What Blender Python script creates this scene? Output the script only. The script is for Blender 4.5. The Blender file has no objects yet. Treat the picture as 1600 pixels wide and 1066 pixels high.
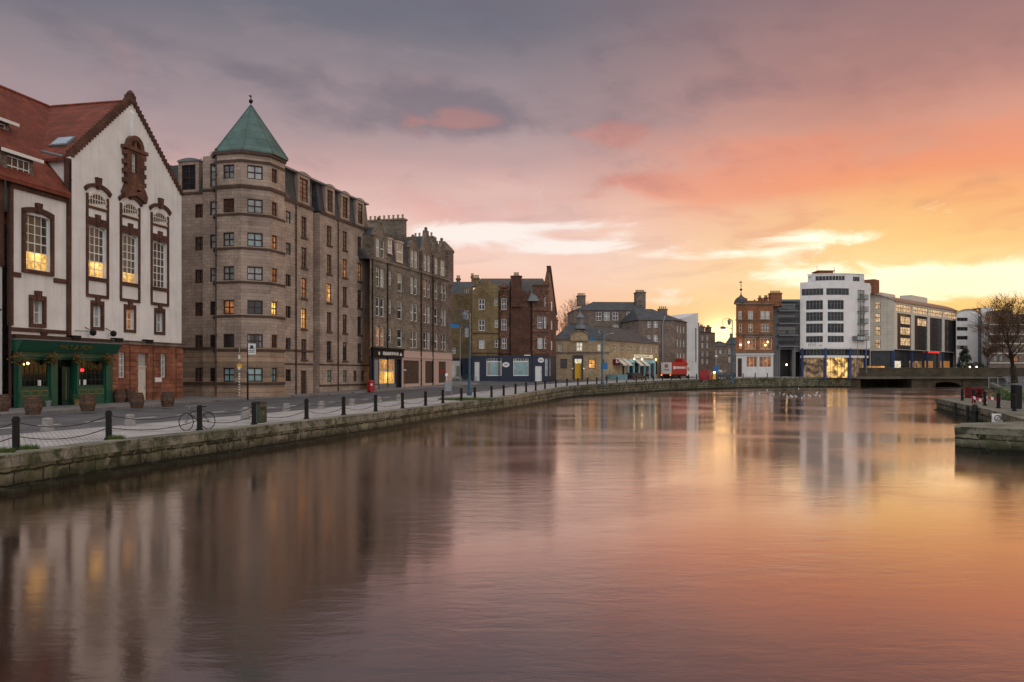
import bpy, math, random
from math import sin, cos, tan, pi, radians as R, atan2, sqrt
from mathutils import Vector, Matrix
random.seed(7)
SC = bpy.context.scene
COL = SC.collection
# ---------------------------------------------------------------- camera
FPX = 1333.0; HY = 583.0; CH = 2.3; WZ = -1.05
cam = bpy.data.objects.new('camera', bpy.data.cameras.new('camera'))
COL.objects.link(cam); SC.camera = cam
cam.location = (0, 0, CH); cam.rotation_euler = (R(90), 0, 0)
cam.data.sensor_width = 36.0; cam.data.lens = 36.0*FPX/1600
cam.data.shift_y = 50/1600.0
cam.data.clip_start = 0.1; cam.data.clip_end = 6000
# ---------------------------------------------------------------- colour management
SC.view_settings.view_transform = 'Standard'
SC.view_settings.look = 'None'
SC.view_settings.gamma = 1.0
SC.view_settings.exposure = 0.0
# ---------------------------------------------------------------- world
def s2l(c):
    return tuple(((x/255.0)/12.92 if x/255.0 <= .04045 else ((x/255.0+.055)/1.055)**2.4) for x in c)
class NT:
    """small node-graph helper"""
    def __init__(s, nt): s.nt = nt; s.n = nt.nodes; s.l = nt.links
    def node(s, t, **kw):
        n = s.n.new(t)
        for k, v in kw.items(): setattr(n, k, v)
        return n
    def put(s, sock, v):
        if isinstance(v, bpy.types.NodeSocket): s.l.new(v, sock)
        elif isinstance(v, (tuple, list)):
            v = tuple(v)
            if len(sock.default_value) == 4 and len(v) == 3: v = v + (1,)
            sock.default_value = v
        else: sock.default_value = v
    def m(s, op, a, b=None, c=None, clamp=False):
        n = s.node('ShaderNodeMath', operation=op, use_clamp=clamp)
        s.put(n.inputs[0], a)
        if b is not None: s.put(n.inputs[1], b)
        if c is not None: s.put(n.inputs[2], c)
        return n.outputs[0]
    def vm(s, op, a, b=None):
        n = s.node('ShaderNodeVectorMath', operation=op)
        s.put(n.inputs[0], a)
        if b is not None: s.put(n.inputs[1], b)
        return n.outputs[0]
    def mix(s, f, a, b, bt='MIX', clampf=True):
        n = s.node('ShaderNodeMix', data_type='RGBA', blend_type=bt, clamp_factor=clampf)
        s.put(n.inputs[0], f); s.put(n.inputs[6], a); s.put(n.inputs[7], b)
        return n.outputs[2]
    def ramp(s, f, stops, interp='LINEAR'):
        n = s.node('ShaderNodeValToRGB'); e = n.color_ramp; e.interpolation = interp
        while len(e.elements) > 1: e.elements.remove(e.elements[-1])
        e.elements[0].position = stops[0][0]; e.elements[0].color = tuple(stops[0][1][:3])+(1,)
        for p, c in stops[1:]:
            q = e.elements.new(p); q.color = tuple(c[:3])+(1,)
        s.put(n.inputs[0], f); return n.outputs[0]
    def rng(s, v, a, b, c=0.0, d=1.0, smooth=False):
        n = s.node('ShaderNodeMapRange', clamp=True)
        if smooth: n.interpolation_type = 'SMOOTHSTEP'
        s.put(n.inputs[0], v)
        for i, q in enumerate((a, b, c, d)): s.put(n.inputs[i+1], q)
        return n.outputs[0]
    def xyz(s, x, y, z):
        n = s.node('ShaderNodeCombineXYZ')
        s.put(n.inputs[0], x); s.put(n.inputs[1], y); s.put(n.inputs[2], z); return n.outputs[0]
    def sep(s, v):
        n = s.node('ShaderNodeSeparateXYZ'); s.put(n.inputs[0], v); return n.outputs
    def noise(s, vec, scale, detail=4, rough=.5, dist=0.0, col=False):
        n = s.node('ShaderNodeTexNoise'); s.put(n.inputs['Vector'], vec); s.put(n.inputs['Scale'], scale)
        s.put(n.inputs['Detail'], detail); s.put(n.inputs['Roughness'], rough); s.put(n.inputs['Distortion'], dist)
        return n.outputs['Color' if col else 'Fac']
world = bpy.data.worlds.new('World'); SC.world = world; world.use_nodes = True
def build_world():
    g = NT(world.node_tree); g.n.clear()
    out = g.node('ShaderNodeOutputWorld'); bg = g.node('ShaderNodeBackground'); g.l.new(bg.outputs[0], out.inputs[0])
    tc = g.node('ShaderNodeTexCoord')
    d = g.vm('NORMALIZE', tc.outputs['Generated'])
    x, y, z = g.sep(d)
    hyp = g.m('SQRT', g.m('ADD', g.m('MULTIPLY', x, x), g.m('MULTIPLY', y, y)))
    t = g.m('DIVIDE', g.m('ABSOLUTE', z), g.m('MAXIMUM', hyp, .02))
    az = g.m('ARCTAN2', x, y)                                   # 0 straight ahead, + to the right
    t = g.m('MINIMUM', t, 2.0)
    # slow warp so that the gradient bands are not ruled lines
    pv = g.xyz(az, g.m('MULTIPLY', t, 3.2), 0.0)
    wr = g.noise(pv, 3.0, 3, .5)
    tw = g.m('ADD', t, g.m('MULTIPLY', g.m('SUBTRACT', wr, .5), .10))
    th = g.m('MULTIPLY', tw, .5)
    L = g.ramp(th, [(0, s2l((238,166,132))), (.04, s2l((249,194,168))), (.065, s2l((250,210,192))), (.085, s2l((238,200,190))),
                    (.11, s2l((208,170,166))), (.145, s2l((166,147,151))), (.21, s2l((114,114,126))), (.40, s2l((108,110,122))), (1, s2l((150,155,175)))])
    Rr = g.ramp(th, [(0, s2l((255,176,84))), (.03, s2l((255,200,108))), (.052, s2l((255,226,160))), (.066, s2l((255,208,136))),
                     (.095, s2l((250,178,122))), (.12, s2l((230,162,134))), (.155, s2l((188,136,126))), (.20, s2l((156,122,122))), (.26, s2l((136,112,118))), (.4, s2l((118,104,114))), (1, s2l((150,152,172)))])
    fa = g.rng(az, -.04, .46, smooth=True)
    base = g.mix(fa, L, Rr)
    # cloud decks : planar projection so that streaks flatten towards the horizon
    iz = g.m('DIVIDE', 1.0, g.m('ADD', t, .13))
    cx = g.m('MULTIPLY', g.m('SINE', az), iz); cy = g.m('MULTIPLY', g.m('COSINE', az), iz)
    cv = g.xyz(g.m('ADD', g.m('MULTIPLY', az, 3.4), g.m('MULTIPLY', t, 1.2)), g.m('MULTIPLY', g.m('POWER', t, .8), 6.5), 1.7)
    n1 = g.noise(cv, 1.25, 6, .52, .25)
    n2 = g.noise(g.vm('ADD', cv, (5.3, 2.1, .4)), 3.4, 5, .55, .15)
    def blob(px, py, rx, ry):
        a0 = atan2(px-800, FPX); t0 = (HY-py)/sqrt(FPX**2+(px-800)**2)
        u = g.m('DIVIDE', g.m('SUBTRACT', az, a0), rx/FPX); v = g.m('DIVIDE', g.m('SUBTRACT', t, t0), ry/FPX)
        q = g.m('ADD', g.m('MULTIPLY', u, u), g.m('MULTIPLY', v, v))
        return g.m('EXPONENT', g.m('MULTIPLY', q, -1.0))
    def add(*a):
        r = a[0]
        for k in a[1:]: r = g.m('ADD', r, k)
        return r
    def sc(a, k): return g.m('MULTIPLY', a, k)
    nb = g.m('SUBTRACT', add(sc(n1, .85), sc(n2, .75)), .80)
    # dark mauve-grey deck
    dk = add(nb, sc(blob(690, 165, 150, 36), .30), sc(blob(840, 205, 150, 36), .20), sc(blob(640, 200, 110, 26), .12), sc(blob(930, 290, 150, 24), .12),
             sc(blob(250, 30, 500, 60), .04), sc(blob(1050, 50, 380, 60), .08), sc(blob(1350, 110, 260, 40), .10))
    mk = g.rng(dk, .03, .34, smooth=True)
    mk = g.m('MULTIPLY', mk, g.rng(t, .12, .21))
    dcol = g.mix(fa, s2l((113,107,119)), s2l((146,114,118)))
    c = g.mix(g.m('MULTIPLY', mk, .60), base, dcol)
    # paler rifts in the upper deck
    lt = g.m('MULTIPLY', g.rng(g.m('SUBTRACT', .47, n1), 0.0, .16, smooth=True), g.rng(t, .12, .2))
    c = g.mix(g.m('MULTIPLY', lt, .20), c, g.mix(fa, s2l((196,172,172)), s2l((232,176,160))))
    # glowing undersides
    nl = g.noise(g.vm('ADD', cv, (1.9, 8.0, 2.0)), 1.7, 5, .52, .3)
    nm = g.rng(n2, .38, .60, .1, 1.0)
    ul = add(g.m('SUBTRACT', nl, .54), g.m('MULTIPLY', nm, add(sc(blob(690, 188, 105, 17), .52), sc(blob(610, 208, 70, 14), .30), sc(blob(930, 208, 100, 22), .48), sc(blob(1000, 292, 130, 22), .44))),
             sc(blob(1440, 262, 300, 40), .22), sc(blob(1230, 285, 220, 30), .16), sc(blob(1560, 215, 120, 30), .12), sc(blob(560, 310, 160, 24), .05), sc(blob(1200, 225, 200, 20), .10))
    mu = g.m('MULTIPLY', g.rng(ul, .02, .30, smooth=True), g.rng(t, .42, .18))
    ucol = g.mix(fa, s2l((236,146,126)), s2l((252,146,100)))
    c = g.mix(g.m('MULTIPLY', mu, .50), c, ucol)
    # grey-pink rags across the lower sky
    ng = g.noise(g.xyz(g.m('MULTIPLY', az, 3.0), g.m('MULTIPLY', t, 11.0), 7.7), 2.4, 6, .6, .9)
    mg = g.m('MULTIPLY', g.rng(ng, .50, .70, smooth=True), g.m('MULTIPLY', g.rng(t, .06, .13), g.rng(t, .30, .2)))
    c = g.mix(g.m('MULTIPLY', mg, .42), c, g.mix(fa, s2l((205,170,168)), s2l((240,160,118))))
    c = g.mix(g.m('MULTIPLY', add(blob(900, 400, 170, 45), sc(blob(760, 300, 120, 30), .5)), .42), c, s2l((250,222,208)))
    # bright breaks low down
    nv = g.noise(g.xyz(g.m('MULTIPLY', az, 2.6), g.m('MULTIPLY', t, 9.0), 3.3), 3.6, 6, .62, .8)
    br = add(g.m('SUBTRACT', nv, .57), sc(blob(745, 366, 90, 16), .55), sc(blob(860, 352, 110, 9), .32), sc(blob(880, 388, 120, 12), .42), sc(blob(640, 352, 60, 22), .14),
             sc(blob(1290, 372, 110, 14), .28), sc(blob(1180, 398, 110, 12), .26), sc(blob(1460, 436, 170, 20), .55), sc(blob(1590, 452, 110, 16), .38),
             sc(blob(1235, 425, 60, 14), .30), sc(blob(1030, 470, 130, 12), .12))
    mb = g.m('MULTIPLY', g.rng(br, .03, .32, smooth=True), g.m('MULTIPLY', g.rng(t, .25, .17), g.rng(t, .03, .07)))
    bcol = g.mix(g.rng(az, .1, .4), s2l((255,244,236)), (1.5, 1.3, .98))
    c = g.mix(g.m('MULTIPLY', mb, .92), c, bcol)
    # glow round the setting sun, behind the far street
    gl = add(sc(blob(1150, 500, 150, 45), .45), sc(blob(1480, 450, 200, 48), .52))
    c = g.mix(g.m('MULTIPLY', gl, .9), c, (1.3, .86, .38))
    core = g.m('MINIMUM', g.m('MULTIPLY', blob(1130, 520, 30, 20), 1.2), 1.0)
    c = g.mix(core, c, (2.0, 1.5, .72))
    # unseen sky behind the viewer and overhead, brightened to light the facades
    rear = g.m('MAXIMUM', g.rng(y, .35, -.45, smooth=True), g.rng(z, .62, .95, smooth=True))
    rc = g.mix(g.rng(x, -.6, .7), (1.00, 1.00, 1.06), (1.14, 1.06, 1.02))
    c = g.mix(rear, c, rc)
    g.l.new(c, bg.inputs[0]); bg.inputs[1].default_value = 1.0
build_world()
# ---------------------------------------------------------------- low sun ahead and to the right
sl = bpy.data.lights.new('sun', 'SUN'); sl.energy = 1.0; sl.angle = R(3); sl.color = (1.0, .60, .32)
sun = bpy.data.objects.new('sun', sl); COL.objects.link(sun)
_az, _el = R(21), R(4.5)
sun.rotation_euler = Vector((-sin(_az)*cos(_el), -cos(_az)*cos(_el), -sin(_el))).to_track_quat('-Z', 'Y').to_euler()
# ================================================================ helpers
def hexmat(name): return bpy.data.materials[name]
def newmat(name, rough=.8, spec=.3, metal=0.0):
    m = bpy.data.materials.new(name); m.use_nodes = True
    g = NT(m.node_tree); b = g.n['Principled BSDF']
    b.inputs['Roughness'].default_value = rough; b.inputs['Metallic'].default_value = metal
    b.inputs['Specular IOR Level'].default_value = spec
    return m, g, b
def plain(name, c, rough=.7, metal=0.0, var=.15, scale=6.0, bump=0.0, spec=.3):
    m, g, b = newmat(name, rough, spec, metal)
    tc = g.node('ShaderNodeTexCoord'); n = g.noise(tc.outputs['Object'], scale, 5, .6)
    f = g.rng(n, .3, .7, 1-var, 1+var)
    cc = g.mix(1.0, tuple(c), g.xyz(f, f, f), 'MULTIPLY')
    g.put(b.inputs['Base Color'], cc)
    if bump:
        bp = g.node('ShaderNodeBump'); bp.inputs['Strength'].default_value = bump; bp.inputs['Distance'].default_value = .02
        g.l.new(g.noise(tc.outputs['Object'], scale*6, 4, .6), bp.inputs['Height']); g.l.new(bp.outputs[0], b.inputs['Normal'])
    return m
def emit(name, c, k, vary=0.0, scale=3.0, spot=True):
    m, g, b = newmat(name, .3, .3)
    b.inputs['Base Color'].default_value = (.05, .04, .03, 1)
    if vary:
        tc = g.node('ShaderNodeTexCoord'); oi = g.node('ShaderNodeObjectInfo'); r = oi.outputs['Random']; x, y, z = g.sep(tc.outputs['Object'])
        v = g.vm('ADD', tc.outputs['Object'], g.xyz(g.m('MULTIPLY', r, 37.0), 0.0, g.m('MULTIPLY', r, 11.0)))
        n = g.noise(v, scale, 3, .6)
        dx = g.m('SUBTRACT', x, g.m('MULTIPLY', g.m('SUBTRACT', g.m('FRACT', g.m('MULTIPLY', r, 7.3)), .5), .8)); dz = g.m('SUBTRACT', z, g.m('ADD', g.m('FRACT', g.m('MULTIPLY', r, 3.1)), .5))
        d2 = g.m('ADD', g.m('MULTIPLY', dx, dx), g.m('MULTIPLY', g.m('MULTIPLY', dz, dz), .8)); sp = g.m('DIVIDE', 1.0, g.m('ADD', 1.0, g.m('MULTIPLY', d2, 3.2)))
        fold = g.rng(g.m('SINE', g.m('MULTIPLY', x, 46.0)), -1.0, 1.0, .86, 1.0)
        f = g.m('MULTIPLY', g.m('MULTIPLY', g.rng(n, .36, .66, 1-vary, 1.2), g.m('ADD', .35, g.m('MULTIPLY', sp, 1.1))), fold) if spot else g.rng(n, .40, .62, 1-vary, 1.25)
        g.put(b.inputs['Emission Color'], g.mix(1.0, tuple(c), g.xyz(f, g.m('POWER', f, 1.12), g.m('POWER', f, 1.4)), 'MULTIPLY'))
    else: g.put(b.inputs['Emission Color'], tuple(c))
    b.inputs['Emission Strength'].default_value = k
    return m
def pane(name, c, rough=.06, spec=.7, var=.5, curtain=(.30,.28,.25), cw=.28):
    """window glass over a dark room, with curtains drawn part of the way in from the sides"""
    m, g, b = newmat(name, rough, spec)
    tc = g.node('ShaderNodeTexCoord'); oi = g.node('ShaderNodeObjectInfo'); r = oi.outputs['Random']; x, y, z = g.sep(tc.outputs['Object'])
    v = g.vm('ADD', tc.outputs['Object'], g.xyz(g.m('MULTIPLY', r, 53.0), 0.0, g.m('MULTIPLY', r, 17.0)))
    n = g.noise(v, 1.3, 3, .6)
    rr = g.rng(g.m('ADD', n, g.m('MULTIPLY', r, .3)), .4, .85, 1-var, 1+var)
    col = g.mix(1.0, tuple(c), g.xyz(rr, rr, rr), 'MULTIPLY')
    if curtain:
        r2 = g.m('FRACT', g.m('MULTIPLY', r, 9.7)); edge = g.m('ADD', .22, g.m('MULTIPLY', r2, .45))
        mk = g.m('MULTIPLY', g.rng(g.m('ABSOLUTE', x), edge, g.m('ADD', edge, .02)), g.m('GREATER_THAN', g.m('FRACT', g.m('MULTIPLY', r, 5.9)), 1-cw*2))
        bl = g.m('MULTIPLY', g.m('GREATER_THAN', z, g.m('ADD', .75, r2)), g.m('GREATER_THAN', g.m('FRACT', g.m('MULTIPLY', r, 23.3)), 1-cw))
        fold = g.rng(g.m('SINE', g.m('MULTIPLY', x, 55.0)), -1.0, 1.0, .6, 1.0)
        cc = g.mix(1.0, tuple(curtain), g.xyz(fold, fold, fold), 'MULTIPLY')
        col = g.mix(g.m('MAXIMUM', mk, bl), col, cc)
    g.put(b.inputs['Base Color'], col)
    bp = g.node('ShaderNodeBump'); bp.inputs['Strength'].default_value = .05; bp.inputs['Distance'].default_value = .05
    g.l.new(g.noise(v, .9, 2, .5), bp.inputs['Height']); g.l.new(bp.outputs[0], b.inputs['Normal'])
    return m
def stone(name, c1, c2, mortar, bw=.6, bh=.3, ms=.012, rough=.88, stain=(.05,.045,.035), st=.45, bump=.35, var=.25, soft=.08, moss=False):
    """coursed masonry: blocks with their own tints, weather streaks with a shape of their own, worn joints"""
    m, g, b = newmat(name, rough, .2)
    tc = g.node('ShaderNodeTexCoord'); x, y, z = g.sep(tc.outputs['Object'])
    nz = g.noise(tc.outputs['Object'], 3.0, 3, .5)
    uu = g.m('ADD', g.m('ADD', x, y), g.m('MULTIPLY', nz, soft)); vv = g.m('ADD', z, g.m('MULTIPLY', nz, soft*.5))
    br = g.node('ShaderNodeTexBrick'); g.put(br.inputs['Vector'], g.xyz(uu, vv, 0.0))
    br.inputs['Scale'].default_value = 1.0; br.inputs['Mortar Size'].default_value = ms; br.inputs['Mortar Smooth'].default_value = .3
    br.inputs['Brick Width'].default_value = bw; br.inputs['Row Height'].default_value = bh; br.inputs['Bias'].default_value = 0.0
    br.offset = .5
    g.put(br.inputs['Color1'], c1); g.put(br.inputs['Color2'], c2); g.put(br.inputs['Mortar'], mortar)
    big = g.noise(tc.outputs['Object'], .35, 5, .6)
    fine = g.noise(tc.outputs['Object'], 9.0, 5, .65)
    f = g.m('MULTIPLY', g.rng(big, .3, .7, 1-var, 1+var*.8), g.rng(fine, .3, .7, .86, 1.14))
    c = g.mix(1.0, br.outputs['Color'], g.xyz(f, f, f), 'MULTIPLY')
    bl = g.rng(g.noise(tc.outputs['Object'], .9, 6, .68, .4), .50, .66)
    c = g.mix(g.m('MULTIPLY', bl, min(.55, st*.7)), c, g.mix(1.0, c, (.42, .40, .36), 'MULTIPLY'))
    # drips and soot
    sv = g.xyz(g.m('MULTIPLY', uu, 1.6), 0.0, g.m('MULTIPLY', z, .16))
    sn = g.noise(sv, 1.6, 6, .65)
    sm = g.m('MULTIPLY', g.rng(sn, .52, .74), g.rng(g.noise(tc.outputs['Object'], .22, 3, .5), .38, .62))
    c = g.mix(g.m('MULTIPLY', sm, st), c, stain)
    if moss:                                                # weed, lichen and the wet tide line of a basin wall
        geo = g.node('ShaderNodeNewGeometry'); nz_ = g.sep(geo.outputs['Normal'])[2]; side = g.rng(nz_, .8, .3)
        mo = g.m('MULTIPLY', g.rng(g.noise(tc.outputs['Object'], 1.1, 7, .74, .8), .47, .57), side)
        c = g.mix(g.m('MULTIPLY', mo, .82), c, (.020, .023, .010))
        li = g.m('MULTIPLY', g.rng(g.noise(g.vm('ADD', tc.outputs['Object'], (7.0, 3.0, 5.0)), 2.2, 7, .75, .6), .55, .62), side)
        c = g.mix(g.m('MULTIPLY', li, .6), c, (.25, .235, .17))
        gm_ = g.rng(g.noise(g.vm('ADD', tc.outputs['Object'], (2.0, 9.0, 1.0)), .5, 6, .7), .52, .64)
        c = g.mix(g.m('MULTIPLY', gm_, .6), c, (.040, .056, .012))
        td = g.rng(g.m('ADD', z, g.m('MULTIPLY', g.noise(tc.outputs['Object'], 1.2, 5, .7), .5)), -.35, -.68)
        c = g.mix(g.m('MULTIPLY', td, .88), c, (.010, .011, .006))
    g.put(b.inputs['Base Color'], c)
    bp = g.node('ShaderNodeBump'); bp.inputs['Strength'].default_value = bump; bp.inputs['Distance'].default_value = .03
    h = g.m('ADD', g.m('MULTIPLY', br.outputs['Fac'], -1.0), g.m('MULTIPLY', fine, .6))
    g.l.new(h, bp.inputs['Height']); g.l.new(bp.outputs[0], b.inputs['Normal'])
    return m
def tiles(name, c1, c2, rw=.3, rh=.25, rough=.7, moss=None, spec=.3):
    m, g, b = newmat(name, rough, spec)
    tc = g.node('ShaderNodeTexCoord'); x, y, z = g.sep(tc.outputs['Object'])
    br = g.node('ShaderNodeTexBrick'); g.put(br.inputs['Vector'], g.xyz(g.m('ADD', x, g.m('MULTIPLY', y, .35)), g.m('MULTIPLY', z, 1.4), 0.0))
    br.inputs['Scale'].default_value = 1.0; br.inputs['Mortar Size'].default_value = .02; br.inputs['Mortar Smooth'].default_value = .5
    br.inputs['Brick Width'].default_value = rw; br.inputs['Row Height'].default_value = rh
    g.put(br.inputs['Color1'], c1); g.put(br.inputs['Color2'], c2); g.put(br.inputs['Mortar'], tuple(q*.35 for q in c1))
    n = g.noise(tc.outputs['Object'], .8, 6, .65); f = g.rng(n, .3, .7, .65, 1.3)
    c = g.mix(1.0, br.outputs['Color'], g.xyz(f, f, f), 'MULTIPLY')
    if moss: c = g.mix(g.rng(g.noise(tc.outputs['Object'], 1.7, 5, .7), .55, .72, 0, .7), c, moss)
    g.put(b.inputs['Base Color'], c)
    bp = g.node('ShaderNodeBump'); bp.inputs['Strength'].default_value = .5; bp.inputs['Distance'].default_value = .04
    g.l.new(g.m('MULTIPLY', br.outputs['Fac'], -1.0), bp.inputs['Height']); g.l.new(bp.outputs[0], b.inputs['Normal'])
    return m
def wallpaint(name, c, dirt=(.25,.22,.17), amt=.35, rough=.9, joints=0.0, jw=0.0):
    m, g, b = newmat(name, rough, .2)
    tc = g.node('ShaderNodeTexCoord'); x, y, z = g.sep(tc.outputs['Object']); u = g.m('ADD', x, y)
    n = g.noise(tc.outputs['Object'], .5, 5, .6); f = g.rng(n, .3, .7, .86, 1.08)
    cc = g.mix(1.0, tuple(c), g.xyz(f, f, f), 'MULTIPLY')
    sn = g.noise(g.xyz(g.m('MULTIPLY', u, 1.9), 0.0, g.m('MULTIPLY', z, .14)), 1.4, 7, .68)
    cc = g.mix(g.rng(sn, .5, .78, 0, amt), cc, dirt)
    if joints:
        br = g.node('ShaderNodeTexBrick'); g.put(br.inputs['Vector'], g.xyz(u, z, 0.0)); br.offset = 0
        br.inputs['Scale'].default_value = 1; br.inputs['Brick Width'].default_value = jw or joints; br.inputs['Row Height'].default_value = joints
        br.inputs['Mortar Size'].default_value = .02
        cc = g.mix(g.m('MULTIPLY', br.outputs['Fac'], .5), cc, (.08, .08, .08))
    g.put(b.inputs['Base Color'], cc)
    bp = g.node('ShaderNodeBump'); bp.inputs['Strength'].default_value = .25; bp.inputs['Distance'].default_value = .02
    g.l.new(g.noise(tc.outputs['Object'], 25, 3, .6), bp.inputs['Height']); g.l.new(bp.outputs[0], b.inputs['Normal'])
    return m
# ---- materials
M = {}
M['harl'] = wallpaint('white_harling', (.76,.745,.72), (.40,.36,.29), .45)
M['harl2'] = wallpaint('grey_white_harling', (.62,.62,.60), (.30,.29,.26), .5)
M['brown'] = stone('brown_sandstone', (.125,.060,.040), (.085,.042,.030), (.055,.03,.022), .5, .3, .01, st=.5, var=.3)
M['brown2'] = stone('carved_red_sandstone', (.19,.085,.055), (.12,.06,.042), (.05,.03,.02), .5, .3, .01, st=.5, var=.4)
M['redst'] = stone('red_sandstone', (.35,.145,.085), (.23,.088,.055), (.15,.065,.04), .75, .36, .012, st=.7, bump=.7, var=.4, soft=.12)
M['tan'] = stone('tan_ashlar', (.42,.33,.265), (.33,.255,.205), (.20,.155,.125), .62, .305, .014, st=.6, var=.3, stain=(.10,.075,.05))
M['tanband'] = stone('dark_ashlar_band', (.105,.068,.05), (.08,.052,.04), (.06,.04,.03), .62, .305, .01, st=.5)
M['tanrust'] = stone('striped_ashlar', (.40,.275,.19), (.22,.165,.12), (.10,.075,.055), 30, .46, .02, st=.55, var=.25, stain=(.06,.045,.03))
M['grime'] = stone('sooty_sandstone', (.285,.23,.175), (.18,.15,.115), (.10,.085,.065), .48, .26, .02, st=.75, var=.4, stain=(.035,.04,.025), soft=.2, bump=.6)
M['grime2'] = stone('rubble_sandstone', (.29,.21,.165), (.15,.115,.10), (.10,.08,.065), .36, .22, .03, st=.6, var=.35, stain=(.035,.03,.025), soft=.35, bump=.8)
M['ochre'] = stone('ochre_sandstone', (.26,.185,.09), (.18,.13,.07), (.11,.08,.045), .6, .3, .016, st=.9, var=.3, stain=(.055,.045,.025))
M['red2'] = stone('red_rubble', (.28,.135,.088), (.11,.068,.05), (.06,.04,.032), .4, .24, .025, st=.6, var=.4, soft=.3, stain=(.04,.025,.02), bump=.8)
M['buff'] = stone('buff_sandstone', (.46,.35,.215), (.34,.255,.155), (.20,.15,.10), .6, .3, .014, st=.45, var=.22)
M['greyst'] = stone('grey_brown_stone', (.26,.20,.155), (.17,.135,.11), (.09,.07,.06), .55, .3, .02, st=.6, var=.3)
M['orange'] = stone('orange_brown_stone', (.34,.145,.065), (.25,.105,.05), (.11,.06,.035), .6, .3, .02, st=.6, var=.3)
M['quay'] = stone('mossy_quay_stone', (.20,.185,.13), (.13,.12,.082), (.02,.018,.012), 1.35, .40, .035, st=.8, var=.5, stain=(.032,.042,.012), soft=.3, bump=1.0, moss=True)
M['slate'] = tiles('slate', (.072,.076,.08), (.05,.055,.062), .3, .3, .55, (.09,.085,.045))
M['slate2'] = tiles('brown_slate', (.10,.088,.075), (.065,.06,.055), .3, .3, .6, (.10,.09,.05))
M['pantile'] = tiles('red_pantile', (.225,.052,.026), (.15,.037,.02), .3, .32, .75, (.09,.035,.02))
M['copper'] = tiles('verdigris_copper', (.078,.135,.118), (.055,.105,.094), 40, 1.1, .5, (.08,.16,.12))
M['green'] = plain('green_paint', (.006,.075,.045), .35, var=.2, spec=.5)
M['dkgreen'] = plain('dark_green_paint', (.004,.035,.024), .4, spec=.5)
M['gold'] = plain('gold_lettering', (.24,.17,.045), .4, .3)
M['navy'] = plain('navy_paint', (.006,.013,.036), .4, spec=.5)
M['black'] = plain('black_iron', (.006,.006,.007), .6, spec=.25, var=.3)
M['dkpile'] = plain('tarred_timber', (.018,.022,.016), .7, var=.4, bump=.4)
M['dark'] = plain('dark_interior', (.010,.009,.008), .6)
M['grey'] = plain('grey_metal', (.25,.26,.27), .45, .3)
M['lead'] = plain('lead_grey', (.16,.17,.18), .5, .1)
M['white'] = plain('white_paint', (.72,.72,.69), .45, var=.08)
M['cream'] = plain('cream_paint', (.60,.56,.48), .5, var=.1)
M['dframe'] = plain('dark_brown_frame', (.045,.022,.016), .45)
M['pink'] = plain('pink_render', (.50,.36,.30), .8, var=.15)
M['board'] = plain('brown_boarding', (.085,.052,.035), .7, var=.45, scale=2.5)
M['blue'] = plain('blue_paint', (.022,.055,.17), .5)
M['lblue'] = plain('light_blue_paint', (.25,.50,.56), .5)
M['teal'] = plain('teal_blue_iron', (.016,.075,.12), .4, spec=.5)
M['red'] = plain('red_paint', (.33,.008,.012), .35, spec=.5)
M['dred'] = plain('dark_red_paint', (.12,.008,.012), .5)
M['yellow'] = plain('yellow_paint', (.75,.42,.03), .5)
M['rubber'] = plain('black_rubber', (.02,.02,.02), .8)
M['oak'] = plain('weathered_oak', (.105,.062,.04), .8, var=.5, scale=5, bump=.5)
M['hoop'] = plain('rusty_hoop', (.07,.045,.035), .6, .3)
M['granite'] = plain('grey_granite', (.24,.225,.21), .9, var=.25, bump=.5)
M['coping'] = stone('coping_stone', (.21,.198,.152), (.15,.142,.108), (.085,.08,.058), 1.9, 40, .012, st=.75, var=.4, stain=(.075,.085,.03), soft=.15, moss=True)
M['leaf'] = plain('green_leaves', (.055,.10,.02), .8, var=.5, scale=20)
M['dleaf'] = plain('dark_leaves', (.022,.036,.012), .8, var=.5, scale=8)
M['rust'] = plain('autumn_leaves', (.22,.09,.03), .8, var=.5, scale=20)
M['bark'] = plain('dark_bark', (.035,.024,.018), .9, var=.3)
M['twig'] = plain('brown_twigs', (.085,.045,.024), .9, var=.3)
M['grass'] = plain('grass', (.075,.11,.025), .9, var=.5, scale=12)
M['gdark'] = pane('dark_glass', (.020,.020,.023), spec=.45)
M['gband'] = pane('band_glazing', (.03,.03,.032), .12, .25, .6, None)
M['gpale'] = pane('pale_curtain_glass', (.26,.29,.29), var=.5, curtain=(.5,.5,.47))
M['gteal'] = pane('teal_curtain_glass', (.20,.33,.34), var=.3)
M['gred'] = pane('brown_curtain_glass', (.10,.055,.04), var=.6, curtain=(.26,.16,.12), cw=.4)
M['glit'] = emit('lit_window_glass', (1.0,.46,.11), 1.15, .6, 2.2)
M['glit2'] = emit('bright_lit_glass', (1.0,.56,.14), 1.9, .55, 3.5)
M['ghall'] = pane('hall_window_glass', (.075,.055,.045), spec=.5, curtain=None)
M['gsky'] = pane('skylight_glass', (.38,.45,.52), .12, .9, .2, None)
M['gsun'] = emit('dim_lit_sunset_glass', (1.0,.38,.14), .40, .7, 1.5)  # dimly lit rooms, and orange sunset reflection put into panes as emission
M['gwhite'] = emit('white_lit_glass', (.95,.85,.62), .8, .4, 2, False)
M['lamp'] = emit('lit_lamp', (1.0,.72,.30), 7.0)
M['lampg'] = emit('lit_greenish_lamp', (.9,1.0,.25), 5.0)
M['lampr'] = emit('lit_red_lamp', (1.0,.02,.03), 7.0)
M['tail'] = emit('lit_tail_lamp', (1.0,.16,.02), 6.0)
M['skin'] = plain('skin', (.45,.26,.18), .6)
M['cloth'] = plain('dark_cloth', (.03,.03,.04), .9)
M['cloth2'] = plain('grey_cloth', (.14,.13,.13), .9)
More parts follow.
